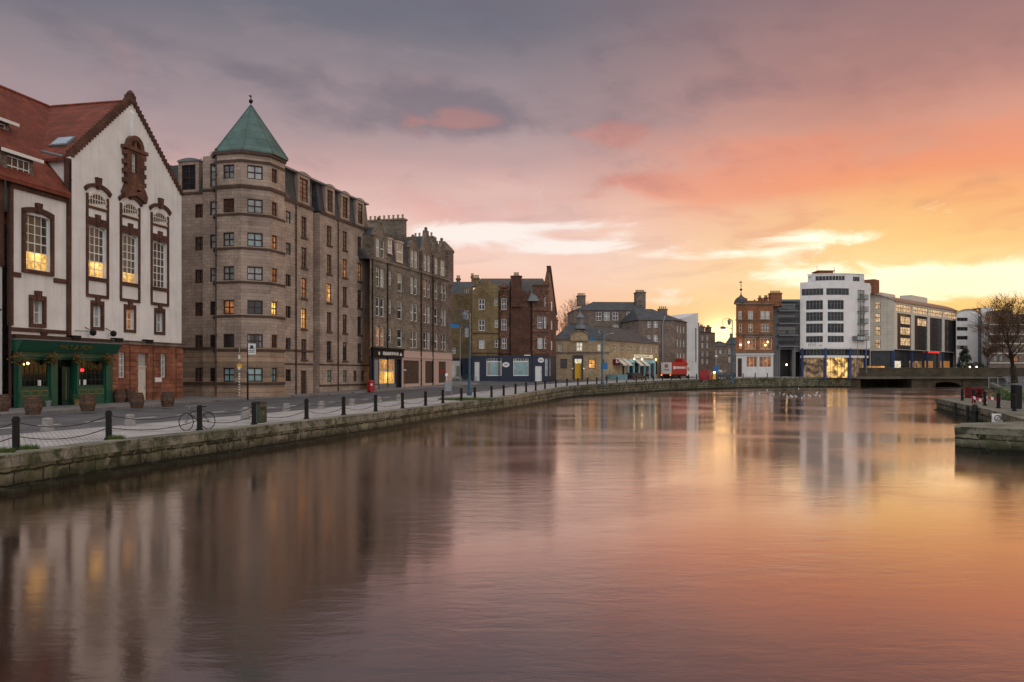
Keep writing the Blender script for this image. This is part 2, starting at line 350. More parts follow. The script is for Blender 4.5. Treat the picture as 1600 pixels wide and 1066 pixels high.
def mk_glass():
    m = bpy.data.materials.new('clear_glass'); m.use_nodes = True; g = NT(m.node_tree); g.n.clear()
    o = g.node('ShaderNodeOutputMaterial'); mx = g.node('ShaderNodeMixShader'); t = g.node('ShaderNodeBsdfTransparent'); gl = g.node('ShaderNodeBsdfGlossy')
    t.inputs[0].default_value = (.75,.75,.72,1); gl.inputs['Roughness'].default_value = .05; gl.inputs[0].default_value = (.8,.8,.8,1); mx.inputs[0].default_value = .07
    g.l.new(t.outputs[0], mx.inputs[1]); g.l.new(gl.outputs[0], mx.inputs[2]); g.l.new(mx.outputs[0], o.inputs[0]); return m
M['clear'] = mk_glass()
# ---- mesh collector
class Fr:
    def __init__(s, ox=0, oy=0, a=0): s.ox, s.oy, s.a = ox, oy, a; s.c, s.s = cos(a), sin(a)
    def pt(s, u, w, z): return (s.ox+u*s.c-w*s.s, s.oy+u*s.s+w*s.c, z)
ID = Fr()
class MB:
    def __init__(s, fr=ID): s.v = []; s.f = []; s.fr = fr; s.post = None
    def P(s, u, w, z):
        s.v.append(s.fr.pt(u, w, z)); return len(s.v)-1
    def quad(s, *p):
        s.f.append([s.P(*q) for q in p]); return s
    def box(s, x0, x1, y0, y1, z0, z1):
        i = [s.P(x, y, z) for z in (z0, z1) for y in (y0, y1) for x in (x0, x1)]
        for q in ((0,2,3,1),(4,5,7,6),(0,1,5,4),(2,6,7,3),(0,4,6,2),(1,3,7,5)): s.f.append([i[k] for k in q])
        return s
    def prism(s, poly, w0, w1):
        """polygon in (u,z), counter-clockwise seen from -w, extruded along w"""
        n = len(poly); a = [s.P(u, w0, z) for u, z in poly]; b = [s.P(u, w1, z) for u, z in poly]
        s.f.append(a); s.f.append(b[::-1])
        for i in range(n): j = (i+1) % n; s.f.append([a[j], a[i], b[i], b[j]])
        return s
    def slab(s, poly, z0, z1):
        n = len(poly); a = [s.P(u, w, z0) for u, w in poly]; b = [s.P(u, w, z1) for u, w in poly]
        s.f.append(a[::-1]); s.f.append(b)
        for i in range(n): j = (i+1) % n; s.f.append([a[i], a[j], b[j], b[i]])
        return s
    def hexa(s, lo, hi):
        """lo, hi: two rings of 3D points (same count)"""
        n = len(lo); a = [s.P(*p) for p in lo]; b = [s.P(*p) for p in hi]
        s.f.append(a[::-1]); s.f.append(b)
        for i in range(n): j = (i+1) % n; s.f.append([a[i], a[j], b[j], b[i]])
        return s
    def tube(s, p0, p1, r0, r1=None, n=6, cap=True):
        r1 = r0 if r1 is None else r1
        a = Vector(p0); b = Vector(p1); d = (b-a)
        if d.length < 1e-6: return s
        d.normalize(); q = d.orthogonal().normalized(); w = d.cross(q)
        A = []; B = []
        for k in range(n):
            t = 2*pi*k/n; o = q*cos(t)+w*sin(t)
            A.append(s.P(*(a+o*r0))); B.append(s.P(*(b+o*r1)))
        for k in range(n): j = (k+1) % n; s.f.append([A[k], A[j], B[j], B[k]])
        if cap: s.f.append(A[::-1]); s.f.append(B)
        return s
    def path(s, pts, r, n=6):
        for a, b in zip(pts, pts[1:]): s.tube(a, b, r, None, n)
        return s
    def lathe(s, prof, n=12, cx=0, cy=0, cz=0, sx=1, sy=1, a0=0):
        rings = []
        for r, z in prof:
            rings.append([s.P(cx+sx*r*cos(a0+2*pi*k/n), cy+sy*r*sin(a0+2*pi*k/n), cz+z) for k in range(n)])
        for a, b in zip(rings, rings[1:]):
            for k in range(n): j = (k+1) % n; s.f.append([a[k], a[j], b[j], b[k]])
        s.f.append(rings[0][::-1]); s.f.append(rings[-1]); return s
    def sphere(s, c, r, n=10, m=6, sx=1, sy=1, sz=1):
        return s.lathe([(max(r*sin(pi*k/m), .002), -r*cos(pi*k/m)*sz) for k in range(m+1)], n, c[0], c[1], c[2], sx, sy)
    def wall(s, u0, u1, z0, z1, holes=(), w=0.0, rev=.22, top=None):
        """flat wall facing -w with rectangular openings and their reveals"""
        us = sorted({round(q, 4) for q in [u0, u1]+[h[i] for h in holes for i in (0, 1)] if u0 <= q <= u1})
        zs = sorted({round(q, 4) for q in [z0, z1]+[h[i] for h in holes for i in (2, 3)] if z0 <= q <= z1})
        if s.post:                                             # curved fronts need more columns
            fine = []
            for a, b in zip(us, us[1:]):
                k = max(1, int((b-a)/.8)); fine += [a+(b-a)*i/k for i in range(k)]
            us = fine+[us[-1]]
        for a, b in zip(us, us[1:]):
            for c, d in zip(zs, zs[1:]):
                mu, mz = (a+b)/2, (c+d)/2
                if any(h[0] < mu < h[1] and h[2] < mz < h[3] for h in holes): continue
                s.quad((a, w, c), (b, w, c), (b, w, d), (a, w, d))
        for h in holes:
            a, b, c, d = h[:4]; q = w+rev
            s.quad((a, w, c), (a, w, d), (a, q, d), (a, q, c)); s.quad((b, w, d), (b, w, c), (b, q, c), (b, q, d))
            s.quad((a, w, d), (b, w, d), (b, q, d), (a, q, d)); s.quad((b, w, c), (a, w, c), (a, q, c), (b, q, c))
        return s
    def mesh(s, name, mats):
        me = bpy.data.meshes.new(name)
        vv = [s.post(p) for p in s.v] if s.post else s.v
        me.from_pydata(vv, [], s.f)
        for m in (mats if isinstance(mats, (list, tuple)) else [mats]): me.materials.append(M[m] if isinstance(m, str) else m)
        me.update(); return me
    def build(s, name, mat, parent=None, loc=(0,0,0), rz=0.0, smooth=False):
        me = s.mesh(name, mat)
        if smooth:
            for p in me.polygons: p.use_smooth = True
        o = bpy.data.objects.new(name, me); COL.objects.link(o)
        o.location = loc; o.rotation_euler = (0, 0, rz)
        if parent: o.parent = parent
        return o
def tag(o, label=None, cat=None, group=None, kind=None):
    if label: o['label'] = label
    if cat: o['category'] = cat
    if group: o['group'] = group
    if kind: o['kind'] = kind
    return o
def empty(name, loc, rz=0.0, label=None, cat=None, group=None):
    o = bpy.data.objects.new(name, None); COL.objects.link(o); o.location = loc; o.rotation_euler = (0, 0, rz)
    o.empty_display_size = .3
    return tag(o, label, cat, group)
def copy_tree(o, loc=None, rz=None, label=None, parent=None):
    c = o.copy(); COL.objects.link(c)
    if parent: c.parent = parent
    if loc is not None: c.location = loc
    if rz is not None: c.rotation_euler = (0, 0, rz)
    if label: c['label'] = label
    for ch in list(o.children): copy_tree(ch, parent=c)
    return c
def text_obj(name, body, size, mat, parent, loc, rz, depth=.02, sx=1.0):
    cu = bpy.data.curves.new(name, 'FONT'); cu.body = body; cu.size = size; cu.extrude = depth; cu.align_x = 'CENTER'; cu.align_y = 'CENTER'
    t = bpy.data.objects.new(name+'_tmp', cu); COL.objects.link(t)
    dg = bpy.context.evaluated_depsgraph_get(); me = bpy.data.meshes.new_from_object(t.evaluated_get(dg)); bpy.data.objects.remove(t)
    me.materials.clear(); me.materials.append(M[mat])
    for v in me.vertices: x, y, z = v.co; v.co = (x*sx, -z, y)
    o = bpy.data.objects.new(name, me); COL.objects.link(o); o.parent = parent; o.location = loc; o.rotation_euler = (0, 0, rz)
    return o
# ---- windows: frame (bars) with a pane behind them, meshes shared between repeats
WC = {}
def window(par, fr, uc, z0, W, H, w=.14, cols=2, rows=2, fm='white', gm='gdark', bar=.045, edge=.07, arch=0.0, sill=None, name='window', lit=None):
    key = (round(W, 2), round(H, 2), cols, rows, fm, gm, bar, edge, arch, sill, lit)
    if key not in WC:
        b = MB(); h = W/2
        def top(x): return H+arch*(1-(x/h)**2)
        b.box(-h, h, 0, .08, 0, edge); b.box(-h, -h+edge, 0, .08, edge, H); b.box(h-edge, h, 0, .08, edge, H)
        if arch:
            N = 8
            for i in range(N):
                a, c = -h+W*i/N, -h+W*(i+1)/N
                b.hexa([(a, 0, top(a)-edge*1.2), (c, 0, top(c)-edge*1.2), (c, .08, top(c)-edge*1.2), (a, .08, top(a)-edge*1.2)],
                       [(a, 0, top(a)), (c, 0, top(c)), (c, .08, top(c)), (a, .08, top(a))])
        else: b.box(-h+edge, h-edge, 0, .08, H-edge, H)
        for i in range(1, cols):
            x = -h+W*i/cols; k = bar*(1.5 if (cols % 2 == 0 and i == cols//2) else 1); b.box(x-k/2, x+k/2, .01, .07, edge, top(x)-edge)
        for j in range(1, rows):
            zz = H*j/rows; k = bar*(1.6 if (rows % 2 == 0 and j == rows//2) else 1); b.box(-h+edge, h-edge, .012, .068, zz-k/2, zz+k/2)
        fm_ = b.mesh('window', fm)
        p = MB(); N = 8 if arch else 1
        for i in range(N):
            a, c = -h+.02+(W-.04)*i/N, -h+.02+(W-.04)*(i+1)/N
            p.quad((a, .055, .02), (c, .055, .02), (c, .055, top(c)-.03), (a, .055, top(a)-.03))
        pm = p.mesh('pane', gm)
        lm = None
        if lit:
            l = MB(); l.quad((-h+edge, .05, edge), (h-edge, .05, edge), (h-edge, .05, H*lit), (-h+edge, .05, H*lit)); lm = l.mesh('pane', 'glit2')
        sm_ = None
        if sill:
            q = MB(); q.box(-h-.12, h+.12, -.24, -.02, -.16, -.01); sm_ = q.mesh('sill', sill)
        WC[key] = (fm_, pm, lm, sm_)
    fm_, pm, lm, sm_ = WC[key]
    o = bpy.data.objects.new(name, fm_); COL.objects.link(o); o.parent = par; o.location = fr.pt(uc, w, z0); o.rotation_euler = (0, 0, fr.a)
    for nm, me in (('pane', pm), ('lit_pane', lm), ('sill', sm_)):
        if me:
            c = bpy.data.objects.new(nm, me); COL.objects.link(c); c.parent = o
    return o
# ---- a facade plane in the world, found from where its corner stands and how it runs
class Fac:
    def __init__(s, px, D, phi, zb):
        s.s, s.c = sin(R(phi)), cos(R(phi)); s.Y0 = D; s.X0 = (px-800)/FPX*D; s.zb = zb; s.rz = R(90-phi)
    def u(s, px, w=0):
        k = (px-800)/FPX; return (k*(s.Y0+w*s.s)-s.X0+w*s.c)/(s.s-k*s.c)
    def z(s, px, py, w=0):
        Y = s.Y0+s.u(px, w)*s.c+w*s.s; return CH+(HY-py)*Y/FPX-s.zb
    def world(s, u, w=0): return (s.X0+u*s.s-w*s.c, s.Y0+u*s.c+w*s.s)
    def root(s, name, label, cat='building', group=None): return empty(name, (s.X0, s.Y0, s.zb), s.rz, label, cat, group)
# ================================================================ the river, its banks and the ground
def clamp(x, a=0.0, b=1.0): return max(a, min(b, x))
LQ0 = [(-21,-30),(-18.5,0),(-16.0,12),(-14.04,23.4),(-13.0,28.8),(-10.9,36.3),(-7.44,49.6),(-4.65,62),(-2.83,68.7),(0,78.3),(3.9,96),(9.2,118),(21.6,144.5),(30.5,161),(39.4,175),(48.8,186),(59,194.5),(70,200),(80.7,203)]
def catmull(P, n=5):
    out = []
    for i in range(len(P)-1):
        p0 = P[max(i-1, 0)]; p1 = P[i]; p2 = P[i+1]; p3 = P[min(i+2, len(P)-1)]
        for k in range(n):
            t = k/n
            out.append(tuple(.5*((2*p1[j])+(-p0[j]+p2[j])*t+(2*p0[j]-5*p1[j]+4*p2[j]-p3[j])*t*t+(-p0[j]+3*p1[j]-3*p2[j]+p3[j])*t**3) for j in (0, 1)))
    out.append(P[-1]); return out
LQ = catmull(LQ0)
RQ = [(112,200),(80,140),(56,96),(46,83),(38.2,77),(33.6,64),(29.6,52.9),(26.6,45.5),(24.2,39.5),(22.6,33),(21.5,15),(21,-30)]
WP = LQ+[(80.9,214),(82,236),(116,236),(113,214)]+RQ
def pip(x, y, P):
    c = False; n = len(P)
    for i in range(n):
        x1, y1 = P[i]; x2, y2 = P[(i+1) % n]
        if (y1 > y) != (y2 > y) and x < (x2-x1)*(y-y1)/(y2-y1)+x1: c = not c
    return c
def sdist(x, y, P=None):
    P = P or WP; best = 1e9; n = len(P)
    for i in range(n-1):
        x1, y1 = P[i]; x2, y2 = P[i+1]; dx, dy = x2-x1, y2-y1
        t = clamp(((x-x1)*dx+(y-y1)*dy)/(dx*dx+dy*dy+1e-9)); d = (x-x1-t*dx)**2+(y-y1-t*dy)**2
        if d < best: best = d
    d = sqrt(best)
    return -d if pip(x, y, P) else d
def gq(Y): return clamp(.0095*(Y-60), 0, 1.35)
def gz(x, y, d=None):
    if x > 85 or (x > 15 and y < 120): return 0.0 if y < 198 else 1.6
    if d is None: d = sdist(x, y)
    return gq(y)+.8*clamp(d/40)*clamp((y-90)/60)
def ground_mat(name, c1, c2, bw, bh, dark=(.05,.05,.05), rough=.85, patches=.3, ms=.02, wet=0.0):
    m, g, b = newmat(name, rough, .35)
    tc = g.node('ShaderNodeTexCoord'); P = tc.outputs['Object']
    if bw:
        br = g.node('ShaderNodeTexBrick'); mp = g.node('ShaderNodeMapping'); mp.inputs['Rotation'].default_value = (0, 0, R(14)); g.l.new(P, mp.inputs[0]); g.l.new(mp.outputs[0], br.inputs['Vector'])
        br.inputs['Scale'].default_value = 1; br.inputs['Brick Width'].default_value = bw; br.inputs['Row Height'].default_value = bh; br.inputs['Mortar Size'].default_value = ms
        g.put(br.inputs['Color1'], c1); g.put(br.inputs['Color2'], c2); g.put(br.inputs['Mortar'], dark); c = br.outputs['Color']
    else: c = g.mix(g.noise(P, 60, 3, .7), c1, c2)
    n = g.noise(P, .45, 6, .65); f = g.rng(n, .3, .7, 1-patches, 1+patches)
    c = g.mix(1.0, c, g.xyz(f, f, f), 'MULTIPLY')
    g.put(b.inputs['Base Color'], c)
    g.put(b.inputs['Roughness'], g.rng(g.noise(P, .8, 4, .6), .35, .65, rough-wet, rough))
    bp = g.node('ShaderNodeBump'); bp.inputs['Strength'].default_value = .4; bp.inputs['Distance'].default_value = .015
    g.l.new(g.noise(P, 14, 5, .7), bp.inputs['Height']); g.l.new(bp.outputs[0], b.inputs['Normal'])
    return m
M['asphalt'] = ground_mat('asphalt', (.098,.096,.099), (.068,.066,.069), 0, 0, wet=.25, patches=.45)
M['setts'] = ground_mat('granite_setts', (.50,.475,.455), (.36,.34,.325), .22, .11, (.17,.16,.15))
M['flags'] = ground_mat('paving_flags', (.20,.19,.185), (.155,.15,.145), .9, .6, (.07,.065,.06), wet=.25)
M['gravel'] = ground_mat('worn_quay_paving', (.17,.155,.12), (.12,.11,.085), .9, .5, (.05,.05,.035))
M['paint'] = plain('road_paint', (.50,.49,.46), .7, var=.3, scale=8)
def build_ground():
    xs = [-3000,-1200,-500,-250,-140]+[-90+2.5*i for i in range(101)]+[175,200,260,400,900,3000]
    ys = [-1500,-500,-150]+[-60+2.5*i for i in range(125)]+[262,285,330,420,600,1000,2000,4500]
    b = MB(); idx = {}
    def ok(x, y):
        if not (-22 < x < 120 and -35 < y < 240): return True
        return sdist(x, y) > .55
    OK = {(i, j): ok(x, y) for i, x in enumerate(xs) for j, y in enumerate(ys)}
    def V(i, j):
        if (i, j) not in idx:
            x, y = xs[i], ys[j]
            idx[(i, j)] = b.P(x, y, (gz(x, y) if y < 300 and x < 300 else 1.6 if x < 300 else .5)-.13)
        return idx[(i, j)]
    for i in range(len(xs)-1):
        for j in range(len(ys)-1):
            if OK[(i, j)] and OK[(i+1, j)] and OK[(i+1, j+1)] and OK[(i, j+1)]:
                b.f.append([V(i, j), V(i+1, j), V(i+1, j+1), V(i, j+1)])
    o = b.build('road', 'asphalt'); tag(o, kind='structure')
build_ground()
def offs(P, d, side=1):
    """polyline moved sideways (left of travel for side=1)"""
    out = []
    for i, p in enumerate(P):
        a = P[max(i-1, 0)]; c = P[min(i+1, len(P)-1)]; tx, ty = c[0]-a[0], c[1]-a[1]; l = sqrt(tx*tx+ty*ty) or 1
        out.append((p[0]-ty/l*d*side, p[1]+tx/l*d*side))
    return out
def ribbon(P, d0, d1, z0, side=1, zf=None, drop=.2, sub=1):
    b = MB(); A = offs(P, d0, side); B = offs(P, d1, side)
    zf = zf or (lambda x, y: gz(x, y))
    for i in range(len(P)-1):
        q = [(A[i], A[i+1], B[i+1], B[i])]
        for a, c, e, f in q:
            pa = [(*v, zf(*v)+z0) for v in (a, c, e, f)]
            b.f.append([b.P(*v) for v in (pa if side < 0 else pa[::-1])][::1])
            if drop: b.f.append([b.P(*v) for v in (pa[3], pa[2], (pa[2][0], pa[2][1], pa[2][2]-drop), (pa[3][0], pa[3][1], pa[3][2]-drop))])
    return b
LZ = lambda x, y: gq(y)
RZ = lambda x, y: 0.0
tag(ribbon(LQ, .72, 6.3, 0.0, 1).build('promenade', 'setts'), kind='structure')
# quay walls with their coping stones (each side one long thing)
def quay(name, P, side, zf, label):
    e = empty(name, (P[len(P)//2][0], P[len(P)//2][1], 0), 0, label, 'quay wall')
    off = e.location
    lo = MB(); Q = offs(P, .10, side); run = 0
    for i in range(len(P)-1):
        a, c = Q[i], Q[i+1]; za, zc = zf(*P[i])-.30, zf(*P[i+1])-.30
        pts = [(a[0]-off.x, a[1]-off.y, WZ-1.5), (c[0]-off.x, c[1]-off.y, WZ-1.5), (c[0]-off.x, c[1]-off.y, zc), (a[0]-off.x, a[1]-off.y, za)]
        lo.quad(*(pts if side < 0 else pts[::-1]))
    w = lo.build('wall', 'quay', e)
    cp = MB(); A = offs(P, -.03, side); B = offs(P, .74, side)
    for i in range(len(P)-1):
        a, c, d, f = A[i], A[i+1], B[i+1], B[i]; z1, z2 = zf(*P[i]), zf(*P[i+1])
        L = [(p[0]-off.x, p[1]-off.y, z) for p, z in ((a, z1), (c, z2), (d, z2), (f, z1))]
        cp.hexa([(x, y, z-.32) for x, y, z in L], [(x, y, z+.03) for x, y, z in L])
    cp.build('coping', 'coping', e)
    # ledge course low down at the waterline
    lg = MB(); A = offs(P, -.12, side); B = offs(P, .2, side)
    for i in range(len(P)-1):
        L = [(p[0]-off.x, p[1]-off.y) for p in (A[i], A[i+1], B[i+1], B[i])]
        lg.hexa([(x, y, WZ-.4) for x, y in L], [(x, y, WZ+.10) for x, y in L])
    lg.build('footing', 'quay', e)
    return e
quay('quay_wall', LQ, 1, LZ, 'long mossy stone quay wall with pale coping curving along the street side')
RQc = RQ
quay('quay_wall', RQc, 1, lambda x, y: 0.0, 'short stone quay wall at the right edge below the bare tree')
ribR = ribbon([p for p in RQc if p[1] < 145], .72, 5.0, 0.0, 1, zf=lambda x, y: 0.0); tag(ribR.build('quayside_paving', 'gravel'), kind='structure')
# ---- water
def build_water():
    b = MB(); b.quad((-60,-80,WZ), (260,-80,WZ), (260,330,WZ), (-60,330,WZ)); o = b.build('water', 'dark'); tag(o, kind='structure')
    m = bpy.data.materials.new('river_water'); m.use_nodes = True; g = NT(m.node_tree); g.n.clear()
    out = g.node('ShaderNodeOutputMaterial'); mx = g.node('ShaderNodeMixShader')
    df = g.node('ShaderNodeBsdfDiffuse'); gl = g.node('ShaderNodeBsdfGlossy')
    df.inputs[0].default_value = (.012,.008,.006,1)
    tc = g.node('ShaderNodeTexCoord'); P = tc.outputs['Object']
    mp = g.node('ShaderNodeMapping'); mp.inputs['Scale'].default_value = (.85, 1.7, 1); mp.inputs['Rotation'].default_value = (0,0,R(-8)); g.l.new(P, mp.inputs[0])
    V = mp.outputs[0]
    big = g.noise(P, .06, 5, .6, .8)
    patch = g.rng(big, .40, .60, smooth=True)
    w1 = g.noise(V, 1.1, 5, .62, .3); w2 = g.noise(V, 4.0, 3, .6, .2)
    h = g.m('ADD', w1, g.m('MULTIPLY', w2, .16))
    bp = g.node('ShaderNodeBump'); g.put(bp.inputs['Strength'], g.rng(patch, 0, 1, .07, .30)); bp.inputs['Distance'].default_value = .042
    g.l.new(h, bp.inputs['Height'])
    g.put(gl.inputs['Roughness'], g.rng(patch, 0, 1, .10, .17)); gl.inputs[0].default_value = (1.0,.86,.79,1)
    g.l.new(bp.outputs[0], gl.inputs['Normal'])
    fr = g.node('ShaderNodeFresnel'); fr.inputs[0].default_value = 2.6
    f = g.rng(fr.outputs[0], .24, .62, .33, 1.0)
    g.l.new(f, mx.inputs[0]); g.l.new(df.outputs[0], mx.inputs[1]); g.l.new(gl.outputs[0], mx.inputs[2]); g.l.new(mx.outputs[0], out.inputs[0])
    o.data.materials.clear(); o.data.materials.append(m)
build_water()
# ================================================================ buildings
def chimney(par, fr, u0, u1, w0, w1, z0, z1, mat, pots=4, along='u'):
    b = MB(fr); b.box(u0, u1, w0, w1, z0, z1); b.box(u0-.12, u1+.12, w0-.12, w1+.12, z1, z1+.22); o = b.build('chimney', mat, par)
    q = MB(fr)
    for k in range(pots):
        t = (k+.5)/pots
        c = fr.pt(u0+(u1-u0)*(t if along == 'u' else .5), w0+(w1-w0)*(.5 if along == 'u' else t), z1+.2)
        q2 = MB(); q2.lathe([(.16, 0), (.13, .45), (.17, .5), (.17, .58)], 8, c[0], c[1], c[2]); base = len(q.v); q.v += q2.v; q.f += [[i+base for i in f] for f in q2.f]
    if pots: q.build('chimney_pots', 'buff', o)
    return o
def pipe(par, fr, u, w, z0, z1, mat='black', r=.055):
    b = MB(fr); b.tube((u, w, z0), (u, w, z1), r, None, 6)
    for k in range(int((z1-z0)/2.4)+1): b.box(u-r*1.6, u+r*1.6, w-.06, w+.08, z0+.8+2.4*k, z0+.88+2.4*k)
    return b.build('downpipe', mat, par)
# ---------------------------------------------------------------- 1. white gabled building with the green pub front
def white_gabled():
    F = Fac(21, 55.7, 12, 0.0); e = F.root('gabled_pub_building', 'white building with stepped brown gable, red tiled roof and green pub front', 'pub')
    u = F.u; z = lambda x, y: F.z(x, y)
    ug0, ug1, ua = u(110), 18.7, (u(110)+18.7)/2
    ZE, ZA, ZW = 17.9, 24.0, 15.0
    zc = 4.65                                                # top of the sandstone base
    BR = M['brown']
    bays = [(135, 168), (188, 217), (236, 262)]
    BW = [((u(a)+u(b))/2) for a, b in bays]; WW = 2.0
    zt0, zt1 = z(152, 434), z(152, 355); zl0, zl1 = z(152, 322), z(152, 305); zs0, zs1 = z(150, 511), z(150, 477)
    # ---- white walls
    b = MB(); holes = []
    for c in BW:
        holes += [(c-WW/2, c+WW/2, zt0, zt1), (c-.5, c+.5, zs0, zs1)]
    ul0, ul1 = u(184), u(197)
    b.wall(ug0, ug1, zc, ZE, holes, 0, .25)
    n = 16
    zn0, zn1 = z(204, 270), z(204, 240); cn = u(204.5)
    # gable triangle
    b.f.append([b.P(ug0, 0, ZE), b.P(ug1, 0, ZE), b.P(ua, 0, ZA-.1)])
    # cheek walls of the gabled block
    b.quad((ug0, 9, ZW-1), (ug0, 0, ZW-1), (ug0, 0, ZE), (ug0, 9, ZE)); b.quad((ug1, 0, 0), (ug1, 14, 0), (ug1, 14, ZE), (ug1, 0, ZE))
    b.build('gable_wall', 'harl', e)
    b = MB(); cw = u(60.5); W1, W2 = 2.35, .95; hw = [(cw-W1/2, cw+W1/2, z(60, 423), z(60, 338)), (cw-.05-W2/2, cw-.05+W2/2, z(60, 506), z(60, 470))]
    b.wall(-.15, ug0, 4.2, ZW, hw, .12, .25); b.build('side_wing_wall', 'harl', e)
    # ---- roof
    b = MB(); rz_ = 23.7; rw = 7.5
    b.hexa([(-16, -.35, ZW-.35), (ug0-.36, -.35, ZW-.35), (ug0-.36, rw, rz_-.15), (-16, rw, rz_-.15)], [(-16, -.35, ZW-.05), (ug0-.36, -.35, ZW-.05), (ug0-.36, rw, rz_+.1), (-16, rw, rz_+.1)])
    b.hexa([(ug0-.36, .4, ZW+.5), (ua, .4, ZW+.5), (ua, rw, rz_-.15), (ug0-.36, rw, rz_-.15)], [(ug0-.36, .4, ZW+.76), (ua, .4, ZW+.76), (ua, rw, rz_+.1), (ug0-.36, rw, rz_+.1)])
    b.hexa([(-16, rw, rz_-.15), (ug1, rw, rz_-.15), (ug1, 15, ZW), (-16, 15, ZW)], [(-16, rw, rz_+.1), (ug1, rw, rz_+.1), (ug1, 15, ZW+.3), (-16, 15, ZW+.3)])
    b.hexa([(ug0-.5, .25, ZE-.55), (ua, .25, ZA-.42), (ua, 11, ZA-.42), (ug0-.5, 11, ZE-.55)], [(ug0-.5, .25, ZE-.35), (ua, .25, ZA-.22), (ua, 11, ZA-.22), (ug0-.5, 11, ZE-.35)])
    b.hexa([(ua, .25, ZA-.42), (ug1+.1, .25, ZE-.2), (ug1+.1, 11, ZE-.2), (ua, 11, ZA-.42)], [(ua, .25, ZA-.22), (ug1+.1, .25, ZE), (ug1+.1, 11, ZE), (ua, 11, ZA-.22)])
    rf = b.build('roof', 'pantile', e)
    b = MB(); b.tube((ua, .3, ZA-.2), (ua, 7.3, ZA-.2), .13, None, 6); b.tube((-16, rw, rz_+.12), (ua, rw, rz_+.12), .13, None, 6); b.build('ridge_tiles', 'pantile', rf)
    b = MB(); b.hexa([(ug0-.52, .3, ZE-.33), (ug0-.42, .3, ZE-.24), (ug0+.6, 3.2, ZE+.6), (ug0+.5, 3.2, ZE+.5)], [(ug0-.52, .3, ZE-.23), (ug0-.42, .3, ZE-.14), (ug0+.6, 3.2, ZE+.7), (ug0+.5, 3.2, ZE+.6)]); b.build('valley_flashing', 'lead', rf)
    # skylight on the gable roof slope
    b = MB(); sl = (ZA-.22-(ZE-.35))/(ua-ug0+.5)
    def sp(uu, ww, h): return (uu-h*.6, ww, ZE-.35+sl*(uu-ug0+.5)+h*.8)
    b.hexa([sp(6.1, 1.0, 0), sp(7.1, 1.0, 0), sp(7.1, 2.5, 0), sp(6.1, 2.5, 0)], [sp(6.1, 1.0, .16), sp(7.1, 1.0, .16), sp(7.1, 2.5, .16), sp(6.1, 2.5, .16)]); sk = b.build('skylight', 'lead', rf)
    b = MB(); b.quad(sp(6.2, 1.12, .18), sp(7.0, 1.12, .18), sp(7.0, 2.38, .18), sp(6.2, 2.38, .18)); b.build('pane', 'gsky', sk)
    # ---- stepped copings of the gable
    b = MB(); N = 24
    for k in range(N):
        t0, t1 = k/N, (k+1)/N
        for s in (-1, 1):
            x0 = (ug0 if s < 0 else ug1)+(ua-(ug0 if s < 0 else ug1))*t0; x1 = (ug0 if s < 0 else ug1)+(ua-(ug0 if s < 0 else ug1))*t1
            zz0 = ZE+(ZA-ZE)*t0; zz1 = ZE+(ZA-ZE)*t1; th = .34
            b.box(min(x0, x1)-.02, max(x0, x1)+.02, -.12, .34, zz0-.16, zz1+.06+.002*k)
    b.box(ua-.34, ua+.34, -.18, .4, ZA-.45, ZA+.22); b.lathe([(.3, 0), (.34, .1), (.22, .3), (.1, .42)], 8, ua, .1, ZA+.2)
    b.build('gable_coping', 'brown', e)
    b = MB(); b.lathe([(.02, 0), (.30, .4), (.30, 2.2), (.02, 2.6)], 10, ua, .05, ZA-3.4); b.build('gable_pilaster', 'harl', e)
    # ---- brown dressings
    b = MB()
    b.box(ug0-.28, ug0+.04, -.07, .3, 4.7, ZE-.35)                               # quoin strip at the corner of the gable
    b.box(-.25, ug0-.35, -.08, .3, ZW-.6, ZW-.05); b.box(-.25, ug0-.35, -.16, .3, ZW-.25, ZW-.1)
    b.box(-.3, -.02, -.04, .2, 5.4, ZW-.4)
    b.build('corner_strip', 'brown', e)
    b = MB(); za = z(60, 428); zb = z(60, 515)
    b.box(-.15, cw-W1/2-.32, .02, .2, za-.42, za-.1); b.build('string_course', 'brown', e); b = MB(); b.box(cw+W1/2+.32, ug0-.35, .02, .2, za-.42, za-.1); b.build('string_course', 'brown', e); b = MB(); b.box(-.15, ug0-.35, 0, .2, zb-.2, zb+.05); b.lathe([(.02, -.5), (.22, -.2), (.3, 0)], 8, cw+.5, .05, zb-.15)
    b.build('string_course', 'brown', e)
    def surround(c, W, z0, z1, arch=0, t=.23, key=True, p=-.06, foot=True):
        b = MB(); h = W/2
        b.box(c-h-t, c-h, p, .12, z0-(.25 if foot else 0), z1+.1); b.box(c+h, c+h+t, p, .12, z0-(.25 if foot else 0), z1+.1)
        if foot: b.box(c-h, c+h, p, .12, z0-.25, z0)
        N = 8 if arch else 1
        for i in range(N):
            a, d = c-h-t+(W+2*t)*i/N, c-h-t+(W+2*t)*(i+1)/N
            f = lambda x: z1+arch*max(0, 1-((x-c)/h)**2) if arch else z1
            g_ = lambda x: z1+.1+t+arch*(1-((x-c)/(h+t))**2) if arch else z1+t+.1
            b.hexa([(a, p, f(a)), (d, p, f(d)), (d, .12, f(d)), (a, .12, f(a))], [(a, p, g_(a)), (d, p, g_(d)), (d, .12, g_(d)), (a, .12, g_(a))])
        if key: b.prism([(c-.17, z1+arch-.05), (c+.17, z1+arch-.05), (c+.25, z1+arch+t+.42), (c-.25, z1+arch+t+.42)], p-.08, .1)
        return b
    w0 = window(e, Fr(0, 0, 0), cw, z(60, 423), W1, z(60, 338)-z(60, 423), .3, 4, 6, 'white', 'ghall', .05, .09, .22, None, lit=.33)
    surround(cw, W1, z(60, 423), z(60, 338), .22).build('surround', 'brown', w0, (-cw, -.3+.0, -z(60, 423)))
